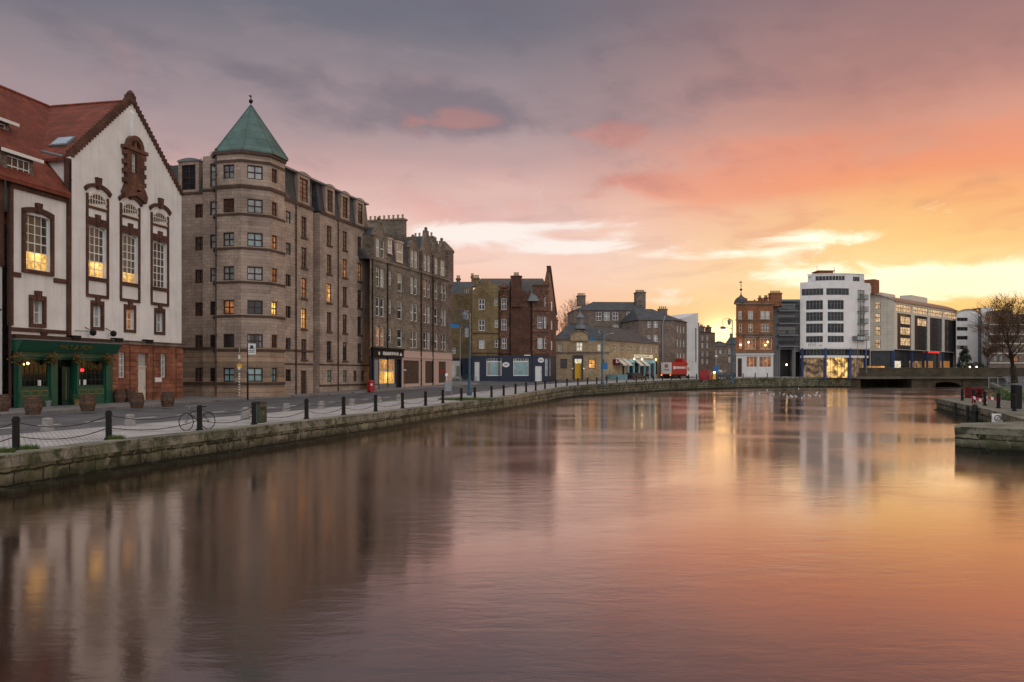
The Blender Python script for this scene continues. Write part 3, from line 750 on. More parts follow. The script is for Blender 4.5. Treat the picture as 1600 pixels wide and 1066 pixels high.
    w0 = window(e, Fr(), cw-.05, z(60, 506), W2, z(60, 470)-z(60, 506), .3, 2, 2, 'white', 'gpale'); surround(cw-.05, W2, z(60, 506), z(60, 470), 0, .24).build('surround', 'brown', w0, (-cw+.05, -.3, -z(60, 506)))
    for i, c in enumerate(BW):
        o = window(e, Fr(), c, zt0, WW, zt1-zt0-.12, .22, 4, 6, 'white', 'ghall', .055, .08, .14, None, lit=(.32, .22, None)[i])
        b = MB(); h = WW/2; zh = zl0+.15; t = .2
        for s in (-1, 1): b.box(c+s*(h+t/2+.02)-t/2, c+s*(h+t/2+.02)+t/2, -.1, .1, zs1+.75, zh+.6)
        b.box(c-h, c+h, -.09, .1, zt1+.04, zt1+.62); b.prism([(c-.16, zt1), (c+.16, zt1), (c+.26, zt1+.9), (c-.26, zt1+.9)], -.16, .05); b.box(c-h-.05, c+h+.05, -.12, .22, zt0-.28, zt0)
        b.box(c-h-t, c+h+t, -.105, .08, zs1+.55, zs1+.78)
        N = 12; ar = .78
        for k in range(N):
            a, d = -1+2*k/N, -1+2*(k+1)/N
            f = lambda x: zh+.45+ar*sqrt(max(0, 1-x*x*.86)); H = h+t+.12
            b.hexa([(c+a*H, -.16, f(a)-.02), (c+d*H, -.16, f(d)-.02), (c+d*H, .12, f(d)-.02), (c+a*H, .12, f(a)-.02)], [(c+a*(H+.12), -.2, f(a)+.24), (c+d*(H+.12), -.2, f(d)+.24), (c+d*(H+.12), .12, f(d)+.24), (c+a*(H+.12), .12, f(a)+.24)])
        b.prism([(c-.15, zh+ar+.3), (c+.15, zh+ar+.3), (c+.26, zh+ar+1.15), (c-.26, zh+ar+1.15)], -.26, .1); b.box(c-h, c+h, -.085, .1, zl0-.3, zl0-.12)
        b.build('surround', 'brown', o, (-c, -.22, -zt0))
        # lunette
        l = MB(); N = 10
        for k in range(N):
            a, d = -1+2*k/N, -1+2*(k+1)/N; f = lambda x: zl0+.12+.85*sqrt(max(0, 1-x*x*.92))
            l.hexa([(c+a*h, -.06, f(a)-.14), (c+d*h, -.06, f(d)-.14), (c+d*h, .02, f(d)-.14), (c+a*h, .02, f(a)-.14)], [(c+a*h, -.06, f(a)), (c+d*h, -.06, f(d)), (c+d*h, .02, f(d)), (c+a*h, .02, f(a))])
        for k in range(7):
            x = -h+.14+(WW-.28)*k/6; l.box(c+x-.028, c+x+.028, -.055, .0, zl0-.1, zl0+.05+.85*sqrt(max(0, 1-(x/h)**2*.92)))
        l.box(c-h, c+h, -.06, .0, zl0-.14, zl0-.0); l.box(c-h, c+h, -.05, .0, zl0+.40, zl0+.46)
        lo = l.build('window', 'cream', e, (0, -.01, 0)); p = MB(); p.prism([(c-h+.05, zl0)]+[(c+h*q/8, zl0+.10+.85*sqrt(max(0, 1-(q/8)**2*.92))) for q in range(8, -9, -1)], -.03, -.012); p.build('pane', 'gband', lo)
        o = window(e, Fr(), c, zs0, 1.0, zs1-zs0, .22, 2, 2, 'white', ('gpale', 'gsun', 'gpale')[i]); surround(c, 1.0, zs0, zs1, 0, .24).build('surround', 'brown', o, (-c, -.22, -zs0))
    # carved niche window high in the gable
    o = window(e, Fr(), cn, zn0, .62, zn1-zn0, -.12, 2, 4, 'white', 'gpale'); b = MB(); cc = u(207)
    zt, zb = z(206, 232), z(206, 302)
    for k in range(9):
        zz = zb+.3+(zt-zb-.3)*k/9; dz = (zt-zb-.3)/9; ex = .26 if k % 2 else 0
        b.box(cc-1.05-ex, cn-.31, -.34+.004*(k % 2), .02, zz, zz+dz-.015); b.box(cn+.31, cc+1.05+ex, -.34+.004*(k % 2), .02, zz, zz+dz-.015)
    b.box(cn-.31, cn+.31, -.3, .02, zn1, zt); b.box(cn-.31, cn+.31, -.3, .02, zb, zn0)
    b.box(cc-1.45, cc+1.45, -.42, .02, zt-.28, zt)
    for s in (-1, 1): b.prism([(cc+s*1.45, zb-.1), (cc+s*1.1, zb+.5), (cc+s*.5, zb+.2), (cc, zb+.02), (cc, zb-.16), (cc+s*.9, zb-.45), (cc+s*1.3, zb-.62)][::(1 if s < 0 else -1)], -.38+.003*s, .02)
    N = 12
    for k in range(N):
        a, d = pi*k/N, pi*(k+1)/N; r0, r1 = .62, .98
        b.hexa([(cc+r0*cos(a), -.36, zt+r0*sin(a)*.95), (cc+r0*cos(d), -.36, zt+r0*sin(d)*.95), (cc+r0*cos(d), .02, zt+r0*sin(d)*.95), (cc+r0*cos(a), .02, zt+r0*sin(a)*.95)],
               [(cc+r1*cos(a), -.4, zt+r1*sin(a)), (cc+r1*cos(d), -.4, zt+r1*sin(d)), (cc+r1*cos(d), .02, zt+r1*sin(d)), (cc+r1*cos(a), .02, zt+r1*sin(a))])
    b.box(cc-.13, cc+.13, -.3, .02, zt, zt+.72)
    b.build('carved_surround', 'brown2', e)
    # ---- dormers on the tiled roof
    def dormer(u0, u1, wf, z0, z1, wb):
        b = MB(); b.wall(u0, u1, z0, z1, [(u0+.35, u1-.25, z0+.35, z1-.2)], wf, .1)
        b.quad((u1, wf, z0), (u1, wb, z0+2), (u1, wb, z1), (u1, wf, z1)); b.quad((u0, wb, z0+2), (u0, wf, z0), (u0, wf, z1), (u0, wb, z1))
        d = b.build('dormer', 'greyst', e)
        r = MB(); r.hexa([(u0-.5, wf-.35, z1-.12), (u1+.5, wf-.35, z1-.12), (u1+.1, wb+1.2, z1+1.0), (u0-.1, wb+1.2, z1+1.0)], [(u0-.5, wf-.35, z1+.1), (u1+.5, wf-.35, z1+.1), (u1+.1, wb+1.2, z1+1.25), (u0-.1, wb+1.2, z1+1.25)])
        r.build('dormer_roof', 'pantile', d); t = MB(); t.box(u0-.5, u1+.5, wf-.41, wf-.34, z1-.16, z1+.06); t.build('gutter', 'white', d)
        window(d, Fr(), (u0+u1)/2+.05, z0+.35, u1-u0-.6, z1-z0-.55, wf+.08, 4, 2, 'white', 'gdark')
    ud = F.u(47, .5); dormer(ud-2.6, ud, .25, ZW-.1, F.z(47, 252, .25)+.15, 2.5)
    ud = F.u(14, 3.4); dormer(ud-2.8, ud, 3.4, 18.6, F.z(14, 196, 3.4)+.15, 5.2)
    # ---- ground floor in red sandstone
    us0 = u(171)
    b = MB(); dz0, dz1 = 0, z(222, 552); cL = u(190); cR = u(254.5); cD = u(222.5); zw0, zw1 = z(222, 590), z(222, 552)
    wl, wr, wd = (cL-.42, cL+.42), (cR-.42, cR+.42), (cD-.72, cD+.72)
    b.wall(us0, ug1, -.2, zc-.05, [(wl[0], wl[1], zw0, zw1), (wr[0], wr[1], zw0, zw1), (wd[0], wd[1], -.2, dz1)], -.05, .42)
    b.quad((ug1, -.05, -.2), (ug1, 14, -.2), (ug1, 14, zc-.05), (ug1, -.05, zc-.05)); b.build('sandstone_base', 'redst', e)
    b = MB()
    for c in (u(207), u(243), ug1-.5, us0+.25):
        b = MB()
        for k in range(8): b.box(c-.45, c+.45, -.19+.003*(k % 2), .0, .05+k*.55, .05+k*.55+.5)
        b.build('pilaster', 'redst', e)
    b = MB(); b.box(us0-.1, ug1+.12, -.26, .2, zc-.1, zc+.12); b.box(us0-.1, ug1+.2, -.34, .2, zc+.12, zc+.2); b.build('cornice', 'greyst', e)
    for c in (cL, cR): window(e, Fr(), c, zw0, .84, zw1-zw0, .12, 2, 4, 'white', 'gpale')
    b = MB(); b.box(cD-.72, cD+.72, .22, .3, .02, dz1-1.15); b.box(cD-.72, cD+.72, .14, .3, dz1-1.15, dz1-1.03)
    for s in (-.36, .36):
        for q in (.25, 1.5): b.box(cD+s-.24, cD+s+.24, .19, .23, q, q+.95)
    d = b.build('door', 'cream', e); b = MB(); b.box(cD-.72, cD+.72, .24, .28, dz1-1.03, dz1); b.build('fanlight', 'gpale', d); b = MB(); b.sphere((cD+.5, .17, 1.15), .05, 6, 4); b.build('handle', 'gold', d)
    b = MB(); b.box(u(238.5), u(248.5), -.26, -.2, z(243, 597), z(243, 590)); b.build('plaque', 'white', e)
    # ---- pub front
    up0, up1 = u(21), u(170); b = MB(); g0, g1 = u(28), u(71); h0, h1 = u(118), u(158); d0, d1 = u(84), u(112)
    zg0, zg1 = z(90, 604), z(90, 562)
    b.wall(up0, up1, -.1, 4.0, [(g0, g1, zg0, zg1), (h0, h1, zg0, zg1), (d0, d1, -.1, zg1)], -.25, .3); b.box(up0, up0+.05, -.25, 0, -.1, 4.0)
    b.quad((up1, -.25, -.1), (up1, 0, -.1), (up1, 0, 4), (up1, -.25, 4)); b.box(up0-.02, up1+.02, -.4, 0, zg1+.15, zg1+.28)
    pf = b.build('pub_front', 'green', e)
    b = MB()
    for a in (up0, g1+.05, d1+.05, h1+.05):
        q = {up0: g0, g1+.05: d0, d1+.05: h0, h1+.05: up1}[a]-.05
        b = MB(); b.box(a+.04, q, -.36, -.25, -.05, zg1+.15)
        b.box(a+.1, q-.06, -.39, -.36, .3, 1.0); b.build('pilaster', 'green', pf)
    zf0, zf1 = z(90, 551), z(90, 534.5)
    b = MB(); b.hexa([(up0-.25, -.5, zf0), (up1+.25, -.5, zf0), (up1+.25, 0, zf0), (up0-.25, 0, zf0)], [(up0-.25, -.95, zf1), (up1+.25, -.95, zf1), (up1+.25, 0, zf1), (up0-.25, 0, zf1)]); b.build('fascia', 'green', pf)
    b = MB(); b.box(up0-.3, up1+.3, -1.0, .05, zf1, zf1+.08); b.build('fascia_capping', 'lead', pf); b = MB(); b.box(up0-.1, up1+.1, -.3, .05, zf1+.08, zf1+.38); b.build('awning_box', 'dframe', pf)
    t = text_obj('lettering', 'MALT  &  HOPS', .46, 'gold', pf, (u(104), -.79, (zf0+zf1)/2), 0, .015, 1.05); t.rotation_euler = (math.atan2(-.45, zf1-zf0)*-1*-1, 0, 0)
    t.rotation_euler = (math.atan2(.45, zf1-zf0), 0, 0)
    for a, c in ((g0, g1), (h0, h1)):
        k = MB(); k.box(a, c, -.22, -.14, zg0, zg0+.07); k.box(a, c, -.22, -.14, zg1-.07, zg1); k.box(a, a+.07, -.22, -.14, zg0, zg1); k.box(c-.07, c, -.22, -.14, zg0, zg1)
        for q in range(1, 6): x = a+(c-a)*q/6; k.box(x-.015, x+.015, -.2, -.16, zg0, zg1)
        for q in (1, 2, 3): zz = zg0+(zg1-zg0)*q/4; k.box(a, c, -.195, -.165, zz-.015, zz+.015)
        wo = k.build('window', 'dkgreen', pf); k = MB(); k.quad((a, -.17, zg0), (c, -.17, zg0), (c, -.17, zg1), (a, -.17, zg1)); k.build('pane', 'clear', wo)
        k = MB(); k.box(a-.1, c+.1, .9, .95, zg0-.2, zg1+.2); k.box(a-.1, c+.1, .05, .9, zg0-.25, zg0-.2); k.box(a-.1, c+.1, .05, .9, zg1+.2, zg1+.25); k.box(a-.15, a-.1, .05, .9, zg0, zg1); k.box(c+.1, c+.15, .05, .9, zg0, zg1); k.build('bar_interior', 'dark', wo)
        k = MB()
        for q in range(3):
            x0 = a+(c-a)*(q+.08)/3; x1 = a+(c-a)*(q+.92)/3
            k.box(x0, x1, -.275, -.25, .75, .80); k.box(x0, x1, -.275, -.25, zg0-.28, zg0-.23); k.box(x0, x0+.045, -.274, -.25, .8, zg0-.28); k.box(x1-.045, x1, -.274, -.25, .8, zg0-.28)
        k.build('gold_moulding', 'gold', pf)
    k = MB()
    for x, yy in ((u(58), 600), (u(119.5), 600), (u(129), 600)):
        k.box(x-.14, x+.14, -.19, -.175, zg0+.08, zg0+.48)
    k.build('notices', 'white', pf)
    for x, yy, mm, r in ((46, 568, 'lamp', .09), (40, 569.5, 'lampg', .055), (130.5, 578.5, 'lampr', .12)):
        k = MB(); k.sphere((u(x), .12, z(x, yy)), r, 8, 6); k.build('lamp', mm, pf)
    k = MB(); k.wall(d0, d1, 0, zg1, [], .35, 0); k.build('porch_back', 'dark', pf)
    k = MB(); dm = (d0+d1)/2; k.box(dm, d1-.05, .05, .12, .05, zg1-.5)
    for q in range(2): k.box(dm+.15+q*.55, dm+.2+q*.55, .02, .06, .3, zg1-.8); k.box(dm+.5+q*.55, dm+.55+q*.55, .02, .06, .3, zg1-.8)
    dd = k.build('door', 'dkgreen', pf); k = MB(); k.box(dm+.3, dm+.35, .0, .05, .4, zg1-.9); k.build('handle', 'gold', dd)
    # fittings on the white wall
    k = MB()
    for x, yy in ((113, 524.5), (180, 528.5), (228, 531)): k.prism([(u(x)-.55, z(x, yy)), (u(x)+.45, z(x, yy)-.0), (u(x)+.3, z(x, yy)-.28), (u(x)-.4, z(x, yy)-.28)], -.42, 0)
    k.build('floodlights', 'black', e)
    k = MB()
    for x, yy in ((137, 520), (169, 521.5)): k.sphere((u(x), -.45, z(x, yy)), .24, 8, 6); k.tube((u(x)-.3, 0, z(x, yy)+.4), (u(x), -.4, z(x, yy)+.1), .03)
    k.tube((u(113), -.2, z(113, 517)), (u(137), -.45, z(137, 518)), .025); k.build('lantern_brackets', 'black', e)
    pipe(e, Fr(), ug0-.15, -.12, ZW+.2, ZE-.6); pipe(e, Fr(), -.42, -.12, 0, 13.5, 'dframe', .09)
    # hidden back and far sides so that the block is closed
    k = MB(); k.quad((ug1, 14, 0), (-16, 14, 0), (-16, 14, ZW), (ug1, 14, ZW)); k.build('back_wall', 'harl', e)
    return F, e
FW, EW = white_gabled()
def neighbour():
    F = Fac(21, 55.7, 12, 0.0); u0 = -.5
    e = empty('white_building', (*F.world(u0-15.6, .4), 0), F.rz, 'narrow slice of a white rendered wall beside the dark downpipe at the left edge', 'building')
    b = MB(); b.wall(0, 15.6, -.1, 14.9, [], 0, .2); b.quad((15.6, 0, 0), (15.6, 12, 0), (15.6, 12, 14.9), (15.6, 0, 14.9)); b.quad((0, 12, 0), (0, 0, 0), (0, 0, 14.9), (0, 12, 14.9)); b.build('wall', 'harl2', e)
    b = MB(); b.box(13.9, 15.65, -.12, .1, 13.2, 15.0); b.box(15.0, 15.66, -.1, .1, 9.2, 13.2); b.box(0, 15.0, -.08, .1, 10.8, 11.05); b.build('brown_trim', 'brown', e)
    b = MB(); b.tube((6, -.05, 6.2), (15.5, -.05, 6.4), .04); b.build('cable', 'black', e)
neighbour()
# hanging baskets
def basket():
    e = empty('hanging_basket', (0,0,0)); b = MB(); b.lathe([(.05, -.3), (.2, -.2), (.26, 0)], 10); b.build('basket', 'dframe', e)
    b = MB(); b.tube((0, .35, .75), (0, -.02, .75), .015); b.tube((0, 0, .75), (0, 0, .0), .012); b.build('bracket', 'black', e)
    rnd = random.Random(3)
    for nm, mt, n, dx in (('foliage', 'leaf', 220, 0), ('dry_hops', 'rust', 110, -.18)):
        b = MB()
        for k in range(n):
            c = Vector((rnd.gauss(dx, .22), rnd.gauss(0, .14), rnd.gauss(-.02 if dx == 0 else .12, .2))); a = Vector((rnd.uniform(-1, 1), rnd.uniform(-1, 1), rnd.uniform(-1, 1))).normalized()*.06; q = a.orthogonal().normalized()*.035
            b.quad(*[tuple(c+v) for v in (a, q, -a, -q)])
        b.build(nm, mt, e)
    return e
_pb = None
for k, (px, py, lab) in enumerate(((33, 562, 'leftmost hanging basket of trailing greenery, at the left end of the green pub front'), (85, 562, 'hanging basket left of the pub doorway, more brown than green'), (123, 562, 'hanging basket right of the pub doorway, above the red lamp'), (170, 563, 'rightmost hanging basket, beside the red sandstone wall'))):
    u_ = FW.u(px, -.75); x, y = FW.world(u_, -.62); zz = FW.z(px, py, -.7)
    if not _pb: _pb = basket(); o = _pb; o.location = (x, y, zz); o.rotation_euler = (0, 0, FW.rz)
    else: o = copy_tree(_pb, (x, y, zz), FW.rz+k*.3)
    tag(o, lab, 'hanging basket', 'hanging baskets along the pub front')
# ---------------------------------------------------------------- 2. corner tower block
def tower_block():
    F = Fac(465, 84, 15, .1); e = F.root('tower_block', 'seven storey tan stone block with octagonal corner tower and pointed green copper roof')
    ue = F.u(577.5); u = F.u; I = Fr()
    S = 2.57; BC = (-6.24, -.68); AB = (-8.06, 1.14); ZS = 18.85; ZE = 22.3-.1
    fC = Fr(BC[0], BC[1], 0); fB = Fr(AB[0], AB[1], -pi/4); fA = Fr(-8.06, 1.14+S, -pi/2)
    fD = Fr(BC[0]+S, BC[1], pi/4)
    sill = lambda k: 1.41+3.05*k
    H = 1.26
    rnd = random.Random(5)
    # tower walls: base striped courses, upper ashlar
    def face(fr, L, wu, ww, lits, zt=ZE):
        lo = MB(fr); hi = MB(fr); hl = [(wu-ww/2, wu+ww/2, sill(k), sill(k)+H) for k in range(7)]
        return lo, hi, hl
    wl = MB(); wh = MB()
    for fr, L, wu, ww in ((fA, S, 1.30, 1.15), (fB, S, 1.24, 1.38), (fC, S, .80, 1.0), (fD, S*.55, None, 0)):
        hl = [(wu-ww/2, wu+ww/2, sill(k), sill(k)+H) for k in range(7)] if wu else []
        wl.fr = fr; wl.wall(0, L, -.3, 4.5, hl[:1], 0, .22); wh.fr = fr; wh.wall(0, L, 4.5, ZE, hl[1:], 0, .22)
    tw = wh.build('tower_wall', 'tan', e); wl.build('tower_base', 'tanrust', e)
    b = MB()
    cx, cy = -4.955, 2.42; r8 = S/2/sin(pi/8)
    for zz, pr, hh in [(sill(k)-.30, .07, .22) for k in range(0, 6)]+[(ZS-.02, .12, .3), (ZE-1.05, .06, .25), (ZE-.3, .16, .3)]:
        b.lathe([(r8+pr/cos(pi/8), zz), (r8+pr/cos(pi/8), zz+hh)], 8, cx, cy, 0, a0=pi/8)
    b.build('tower_string_courses', 'tanband', e)
    lit = {('C', 3): 'gsun', ('C', 2): 'glit2', ('A', 2): 'gsun', ('C', 4): 'gsun'}
    for nm, fr, wu, ww in (('A', fA, 1.30, 1.15), ('B', fB, 1.24, 1.38), ('C', fC, .80, 1.0)):
        for k in range(7):
            gm = lit.get((nm, k)) or {'A': ['gteal', 'gdark', 'gdark', 'gpale', 'gpale', 'gred', 'gpale'], 'B': ['gteal', 'gdark', 'gdark', 'gpale', 'gteal', 'gpale', 'gpale'], 'C': ['gteal', 'gred', 'gsun', 'gred', 'gsun', 'gred', 'gred']}[nm][k]
            window(e, fr, wu, sill(k), ww, H, .12, 2, 2, 'dframe', gm, .07, .1, 0, None)
    # pointed copper roof
    R8 = r8+.20; zt = 27.45-.1; cx += .12; cy -= .1
    b = MB(); b.lathe([(R8, ZE), (R8, ZE+.12), (R8*.5, ZE+.12+(zt-ZE)*.5), (.06, zt)], 8, cx, cy, 0, a0=pi/8); b.v = [(p[0]+.25*max(0, (p[2]-ZE)/(zt-ZE)), p[1], p[2]) for p in b.v]
    rf = b.build('tower_roof', 'copper', e); b = MB()
    for k in range(8):
        a = pi/8+k*pi/4; b.tube((cx+R8*cos(a), cy+R8*sin(a), ZE+.14), (cx+.25+.08*cos(a), cy+.08*sin(a), zt), .055, .03, 5)
    b.build('roof_seams', 'copper', rf)
    cx += .25; b = MB(); b.tube((cx, cy, zt-.1), (cx, cy, zt+1.0), .04); b.sphere((cx, cy, zt+.38), .2, 10, 8); b.prism([(cx-.42, zt+.82), (cx-.05, zt+.74), (cx+.12, zt+.80), (cx+.05, zt+.95), (cx-.1, zt+.9)], cy-.02, cy+.02); b.build('weather_vane', 'black', rf)
    # ---- left wing (faces the lane)
    fL = Fr(-7.3, 5.6, -pi/2); fL2 = Fr(-6.5, 16, -pi/2)
    lo = MB(fL); hi = MB(fL); hl = [(.75, 1.75, sill(k), sill(k)+H) for k in range(6)]+[(.75, 1.75, 19.2, 21.4)]
    lo.wall(0, 3.0, -.3, 4.5, hl[:1], 0, .2); hi.wall(0, 3.0, 4.5, ZE-.1, hl[1:], 0, .2)
    lo.fr = hi.fr = fL2; h2 = [(9.0, 9.9, sill(k), sill(k)+H) for k in range(6)]
    lo.wall(0, 10.4, -.3, 4.5, h2[:1], 0, .2); hi.wall(0, 10.4, 4.5, ZS, h2[1:], 0, .2)
    hi.fr = lo.fr = Fr(-7.3, 5.6, 0); lo.wall(0, .8, -.3, 4.5); hi.wall(0, .8, 4.5, ZE-.1)
    hi.build('side_wall', 'tan', e); lo.build('side_base', 'tanrust', e)
    for k in range(7):
        gm = ['gdark', 'gdark', 'gdark', 'gpale', 'gpale', 'gpale', 'gpale'][k]
        if k < 6: window(e, fL, 1.25, sill(k), 1.0, H, .12, 2, 2, 'dframe', gm, .06, .08); window(e, fL2, 9.45, sill(k), .9, H, .12, 2, 2, 'dframe', 'gred', .06, .08)
        else: window(e, fL, 1.25, 19.2, 1.0, 2.2, .12, 1, 3, 'dframe', gm, .06, .08)
    for zz in (4.35, ZS, 1.1): b = MB(fL); b.box(0, 3, -.08, .1, zz, zz+.24); b.build('string_course', 'tanband', e); b = MB(fL2); b.box(0, 10.35, -.08, .1, zz+.002, zz+.242); b.build('string_course', 'tanband', e)
    b = MB(fL2); b.hexa([(0, .1, ZS+.2), (10.4, .1, ZS+.2), (10.4, 9, ZS+.2), (0, 9, ZS+.2)], [(0, 1.1, 22.0), (10.4, 1.1, 22.0), (10.4, 9, 22.0), (0, 9, 22.0)]); b.build('side_mansard', 'slate', e)
    def dorm(fr, c, W, zt_=21.75, wf=.0, mat='tan', gm='gdark', cols=2, rows=4):
        b = MB(fr); z0 = ZS+.22; hw = W/2
        b.wall(c-hw-.35, c+hw+.35, z0, zt_+.28, [(c-hw, c+hw, z0+.25, zt_-.1)], wf, .18)
        b.quad((c-hw-.35, 1.6, z0), (c-hw-.35, wf, z0), (c-hw-.35, wf, zt_+.28), (c-hw-.35, 1.6, zt_+.28)); b.quad((c+hw+.35, wf, z0), (c+hw+.35, 1.6, z0), (c+hw+.35, 1.6, zt_+.28), (c+hw+.35, wf, zt_+.28))
        d = b.build('dormer', mat, e); b = MB(fr)
        for i in range(6):
            t0, t1 = -1+i/3, -1+(i+1)/3; q = hw+.42; f = lambda t: zt_+.28+.2*(1-t*t)
            b.hexa([(c+t0*q, wf-.1, zt_+.22), (c+t1*q, wf-.1, zt_+.22), (c+t1*q, 1.8, zt_+.22), (c+t0*q, 1.8, zt_+.22)], [(c+t0*q, wf-.1, f(t0)+.06), (c+t1*q, wf-.1, f(t1)+.06), (c+t1*q, 1.8, f(t1)+.06), (c+t0*q, 1.8, f(t0)+.06)])
        b.build('dormer_roof', 'lead', d); window(d, fr, c, z0+.25, W, zt_-.35-z0, wf+.1, cols, rows, 'dframe', gm, .05, .07)
    dorm(fL2, 8.3, 1.5)
    dorm(fL2, 4.3, 1.5)
    # ---- long street front, in bays either side of a slot
    ur0, ur1 = u(489), u(500)
    cols = [u(475), u(514.5), u(539), u(562)]
    up = lambda k: (3.55+3.05*k, 3.55+3.05*k+2.05)
    lo = MB(); hi = MB()
    cs0 = u(448.5)+.25
    hA = [(cols[0]-.55, cols[0]+.55, *up(k)) for k in range(5)]+[(cs0-.5, cs0+.5, sill(k), sill(k)+1.15) for k in range(6)]
    lo.wall(-3.67, ur0, -.3, 3.2, [(cols[0]-.6, cols[0]+.6, -.3, 2.45), (cs0-.5, cs0+.5, sill(0), sill(0)+1.15)], 0, .25); hi.wall(-3.67, ur0, 3.2, ZS, hA, 0, .22)
    cr = (ur0+ur1)/2; hr = [(cr-.42, cr+.42, 4.4+3.05*k, 5.8+3.05*k) for k in range(5)]
    lo.wall(ur0, ur1, -.3, 3.2, [(cr-.42, cr+.42, -.3, 2.45)], .9, .2); hi.wall(ur0, ur1, 3.2, ZS+.1, hr, .9, .2)
    for q in (lo, hi):
        za, zb = (-.3, 3.2) if q is lo else (3.2, ZS)
        q.quad((ur0, 0, za), (ur0, .9, za), (ur0, .9, zb), (ur0, 0, zb)); q.quad((ur1, .9, za), (ur1, 0, za), (ur1, 0, zb), (ur1, .9, zb))
    hB = [(c-.55, c+.55, *up(k)) for c in cols[1:] for k in range(5)]
    gB = [(cols[1]-.5, cols[1]+.5, 1.25, 2.5), (cols[2]-.5, cols[2]+.5, 1.25, 2.5), (u(555)-.4, u(555)+.4, 1.25, 2.5), (u(567)-.4, u(567)+.4, 1.25, 2.5)]
    lo.wall(ur1, ue, -.3, 3.2, gB, 0, .2); hi.wall(ur1, ue, 3.2, ZS, hB, 0, .22)
    hi.quad((ue, 0, 0), (ue, 12, 0), (ue, 12, ZS), (ue, 0, ZS)); hi.quad((ue, 12, 0), (-6, 16, 0), (-6, 16, ZS), (ue, 12, ZS))
    hi.build('street_wall', 'tan', e); lo.build('street_base', 'tan', e)
    glass = [['glit2', 'glit', 'gsun', 'gred', 'gred'], ['gsun', 'glit', 'gsun', 'gsun', 'gred'], ['gred', 'gred', 'gsun', 'gsun', 'gred'], ['gred', 'gred', 'gsun', 'gred', 'gred']]
    glass = [['gred', 'glit', 'gsun', 'gred', 'gred'], ['gdark', 'gred', 'glit', 'gred', 'gdark'], ['gdark', 'gred', 'gred', 'gsun', 'gred'], ['gred', 'gdark', 'gred', 'gsun', 'gred']]
    for i, c in enumerate(cols):
        for k in range(5): window(e, I, c, up(k)[0], 1.1, 2.05, .12, 2, 4, 'dframe', glass[i][k], .05, .09, 0, 'tanband')
    for k in range(6): window(e, I, cs0, sill(k), 1.0, 1.15, .12, 2, 2, 'dframe', ['gdark', 'gdark', 'gdark', 'gdark', 'gpale', 'gpale'][k], .05, .08)
    for k in range(5): window(e, I, cr, 4.4+3.05*k, .84, 1.4, 1.02, 1, 2, 'dframe', 'gdark', .05, .08)
    for a in gB: window(e, I, (a[0]+a[1])/2, a[2], a[1]-a[0], a[3]-a[2], .1, 2, 2, 'dframe', 'gteal' if a[1]-a[0] > .9 else 'gred', .05, .08)
    for c, w in ((cols[0], 0), (cr, .9)):
        b = MB(); hw = .6 if w == 0 else .42; b.box(c-hw, c+hw, w+.15, w+.2, -.05, 2.45); b.box(c-hw+.15, c+hw-.15, w+.13, w+.16, .2, 1.0); b.box(c-hw+.15, c+hw-.15, w+.13, w+.16, 1.2, 2.2); d = b.build('door', 'dframe', e)
        b = MB(); b.sphere((c+hw-.12, w+.1, 1.05), .04, 6, 4); b.build('handle', 'gold', d)
    b = MB()
    for a, c in ((-3.67, ur0), (ur1, ue)):
        b.box(a, c, -.12, .1, ZS-.12, ZS+.2); b.box(a, c, -.05, .1, 3.0, 3.16)
    b.box(ur1, ue+.0, -.06, .08, .78, .98); b.box(-3.67, ur0, -.055, .08, 4.3, 4.48)
    b.build('string_course', 'tanband', e)
    b = MB()
    for a, c, d in ((-3.6, ur0, .1), (ur0, ur1, 1.0), (ur1, ue, .1)):
        b.hexa([(a, d, ZS+.15), (c, d, ZS+.15), (c, 12, ZS+.15), (a, 12, ZS+.15)], [(a, d+.38, 22.0), (c, d+.38, 22.0), (c, 12, 22.0), (a, 12, 22.0)])
    b.build('mansard', 'slate', e)
    b = MB(); b.box(-2.3, ue, .06, .9, 21.93, 22.12); b.build('mansard_kerb', 'lead', e)
    for i, px in enumerate((475, 516, 539.5, 563)): dorm(I, u(px), 1.35 if i else 1.7, 21.7, 0, 'tan', ['gred', 'gdark', 'gred', 'gdark'][i], 2, 5)
    dorm(I, cr, 1.15, 21.7, .95, 'tan', 'gred', 2, 5)
    b = MB(); b.wall(-3.67, -2.3, ZS, 21.6, [(-3.2, -2.7, 19.2, 21.2)], .05, .2); b.quad((-2.3, .05, ZS), (-2.3, 1.5, ZS), (-2.3, 1.5, 21.6), (-2.3, .05, 21.6)); b.build('link_wall', 'tan', e); window(e, I, -2.95, 19.2, .5, 2.0, .16, 1, 3, 'dframe', 'gpale')
    for px in (461.5, 527.5): pipe(e, I, u(px), -.1, 0, ZS-.1, 'tanband', .07)
    pipe(e, I, ue-.05, -.1, 0, ZS-.1, 'black', .07); pipe(e, fA, .05, -.08, 0, ZE-.4, 'tanband', .06)
    # roof clutter: aerials by the tower
    b = MB(fL2)
    for q, h in ((9.8, 1.2), (8.6, .6), (10.1, .9)):
        b.tube((q, 1.5, 22), (q, 1.5, 22+h), .03)
        for k in range(4): b.tube((q-.3, 1.5, 22+h-.1-.1*k), (q+.3, 1.5, 22+h-.1-.1*k), .012)
    b.build('aerials', 'black', e)
tower_block()
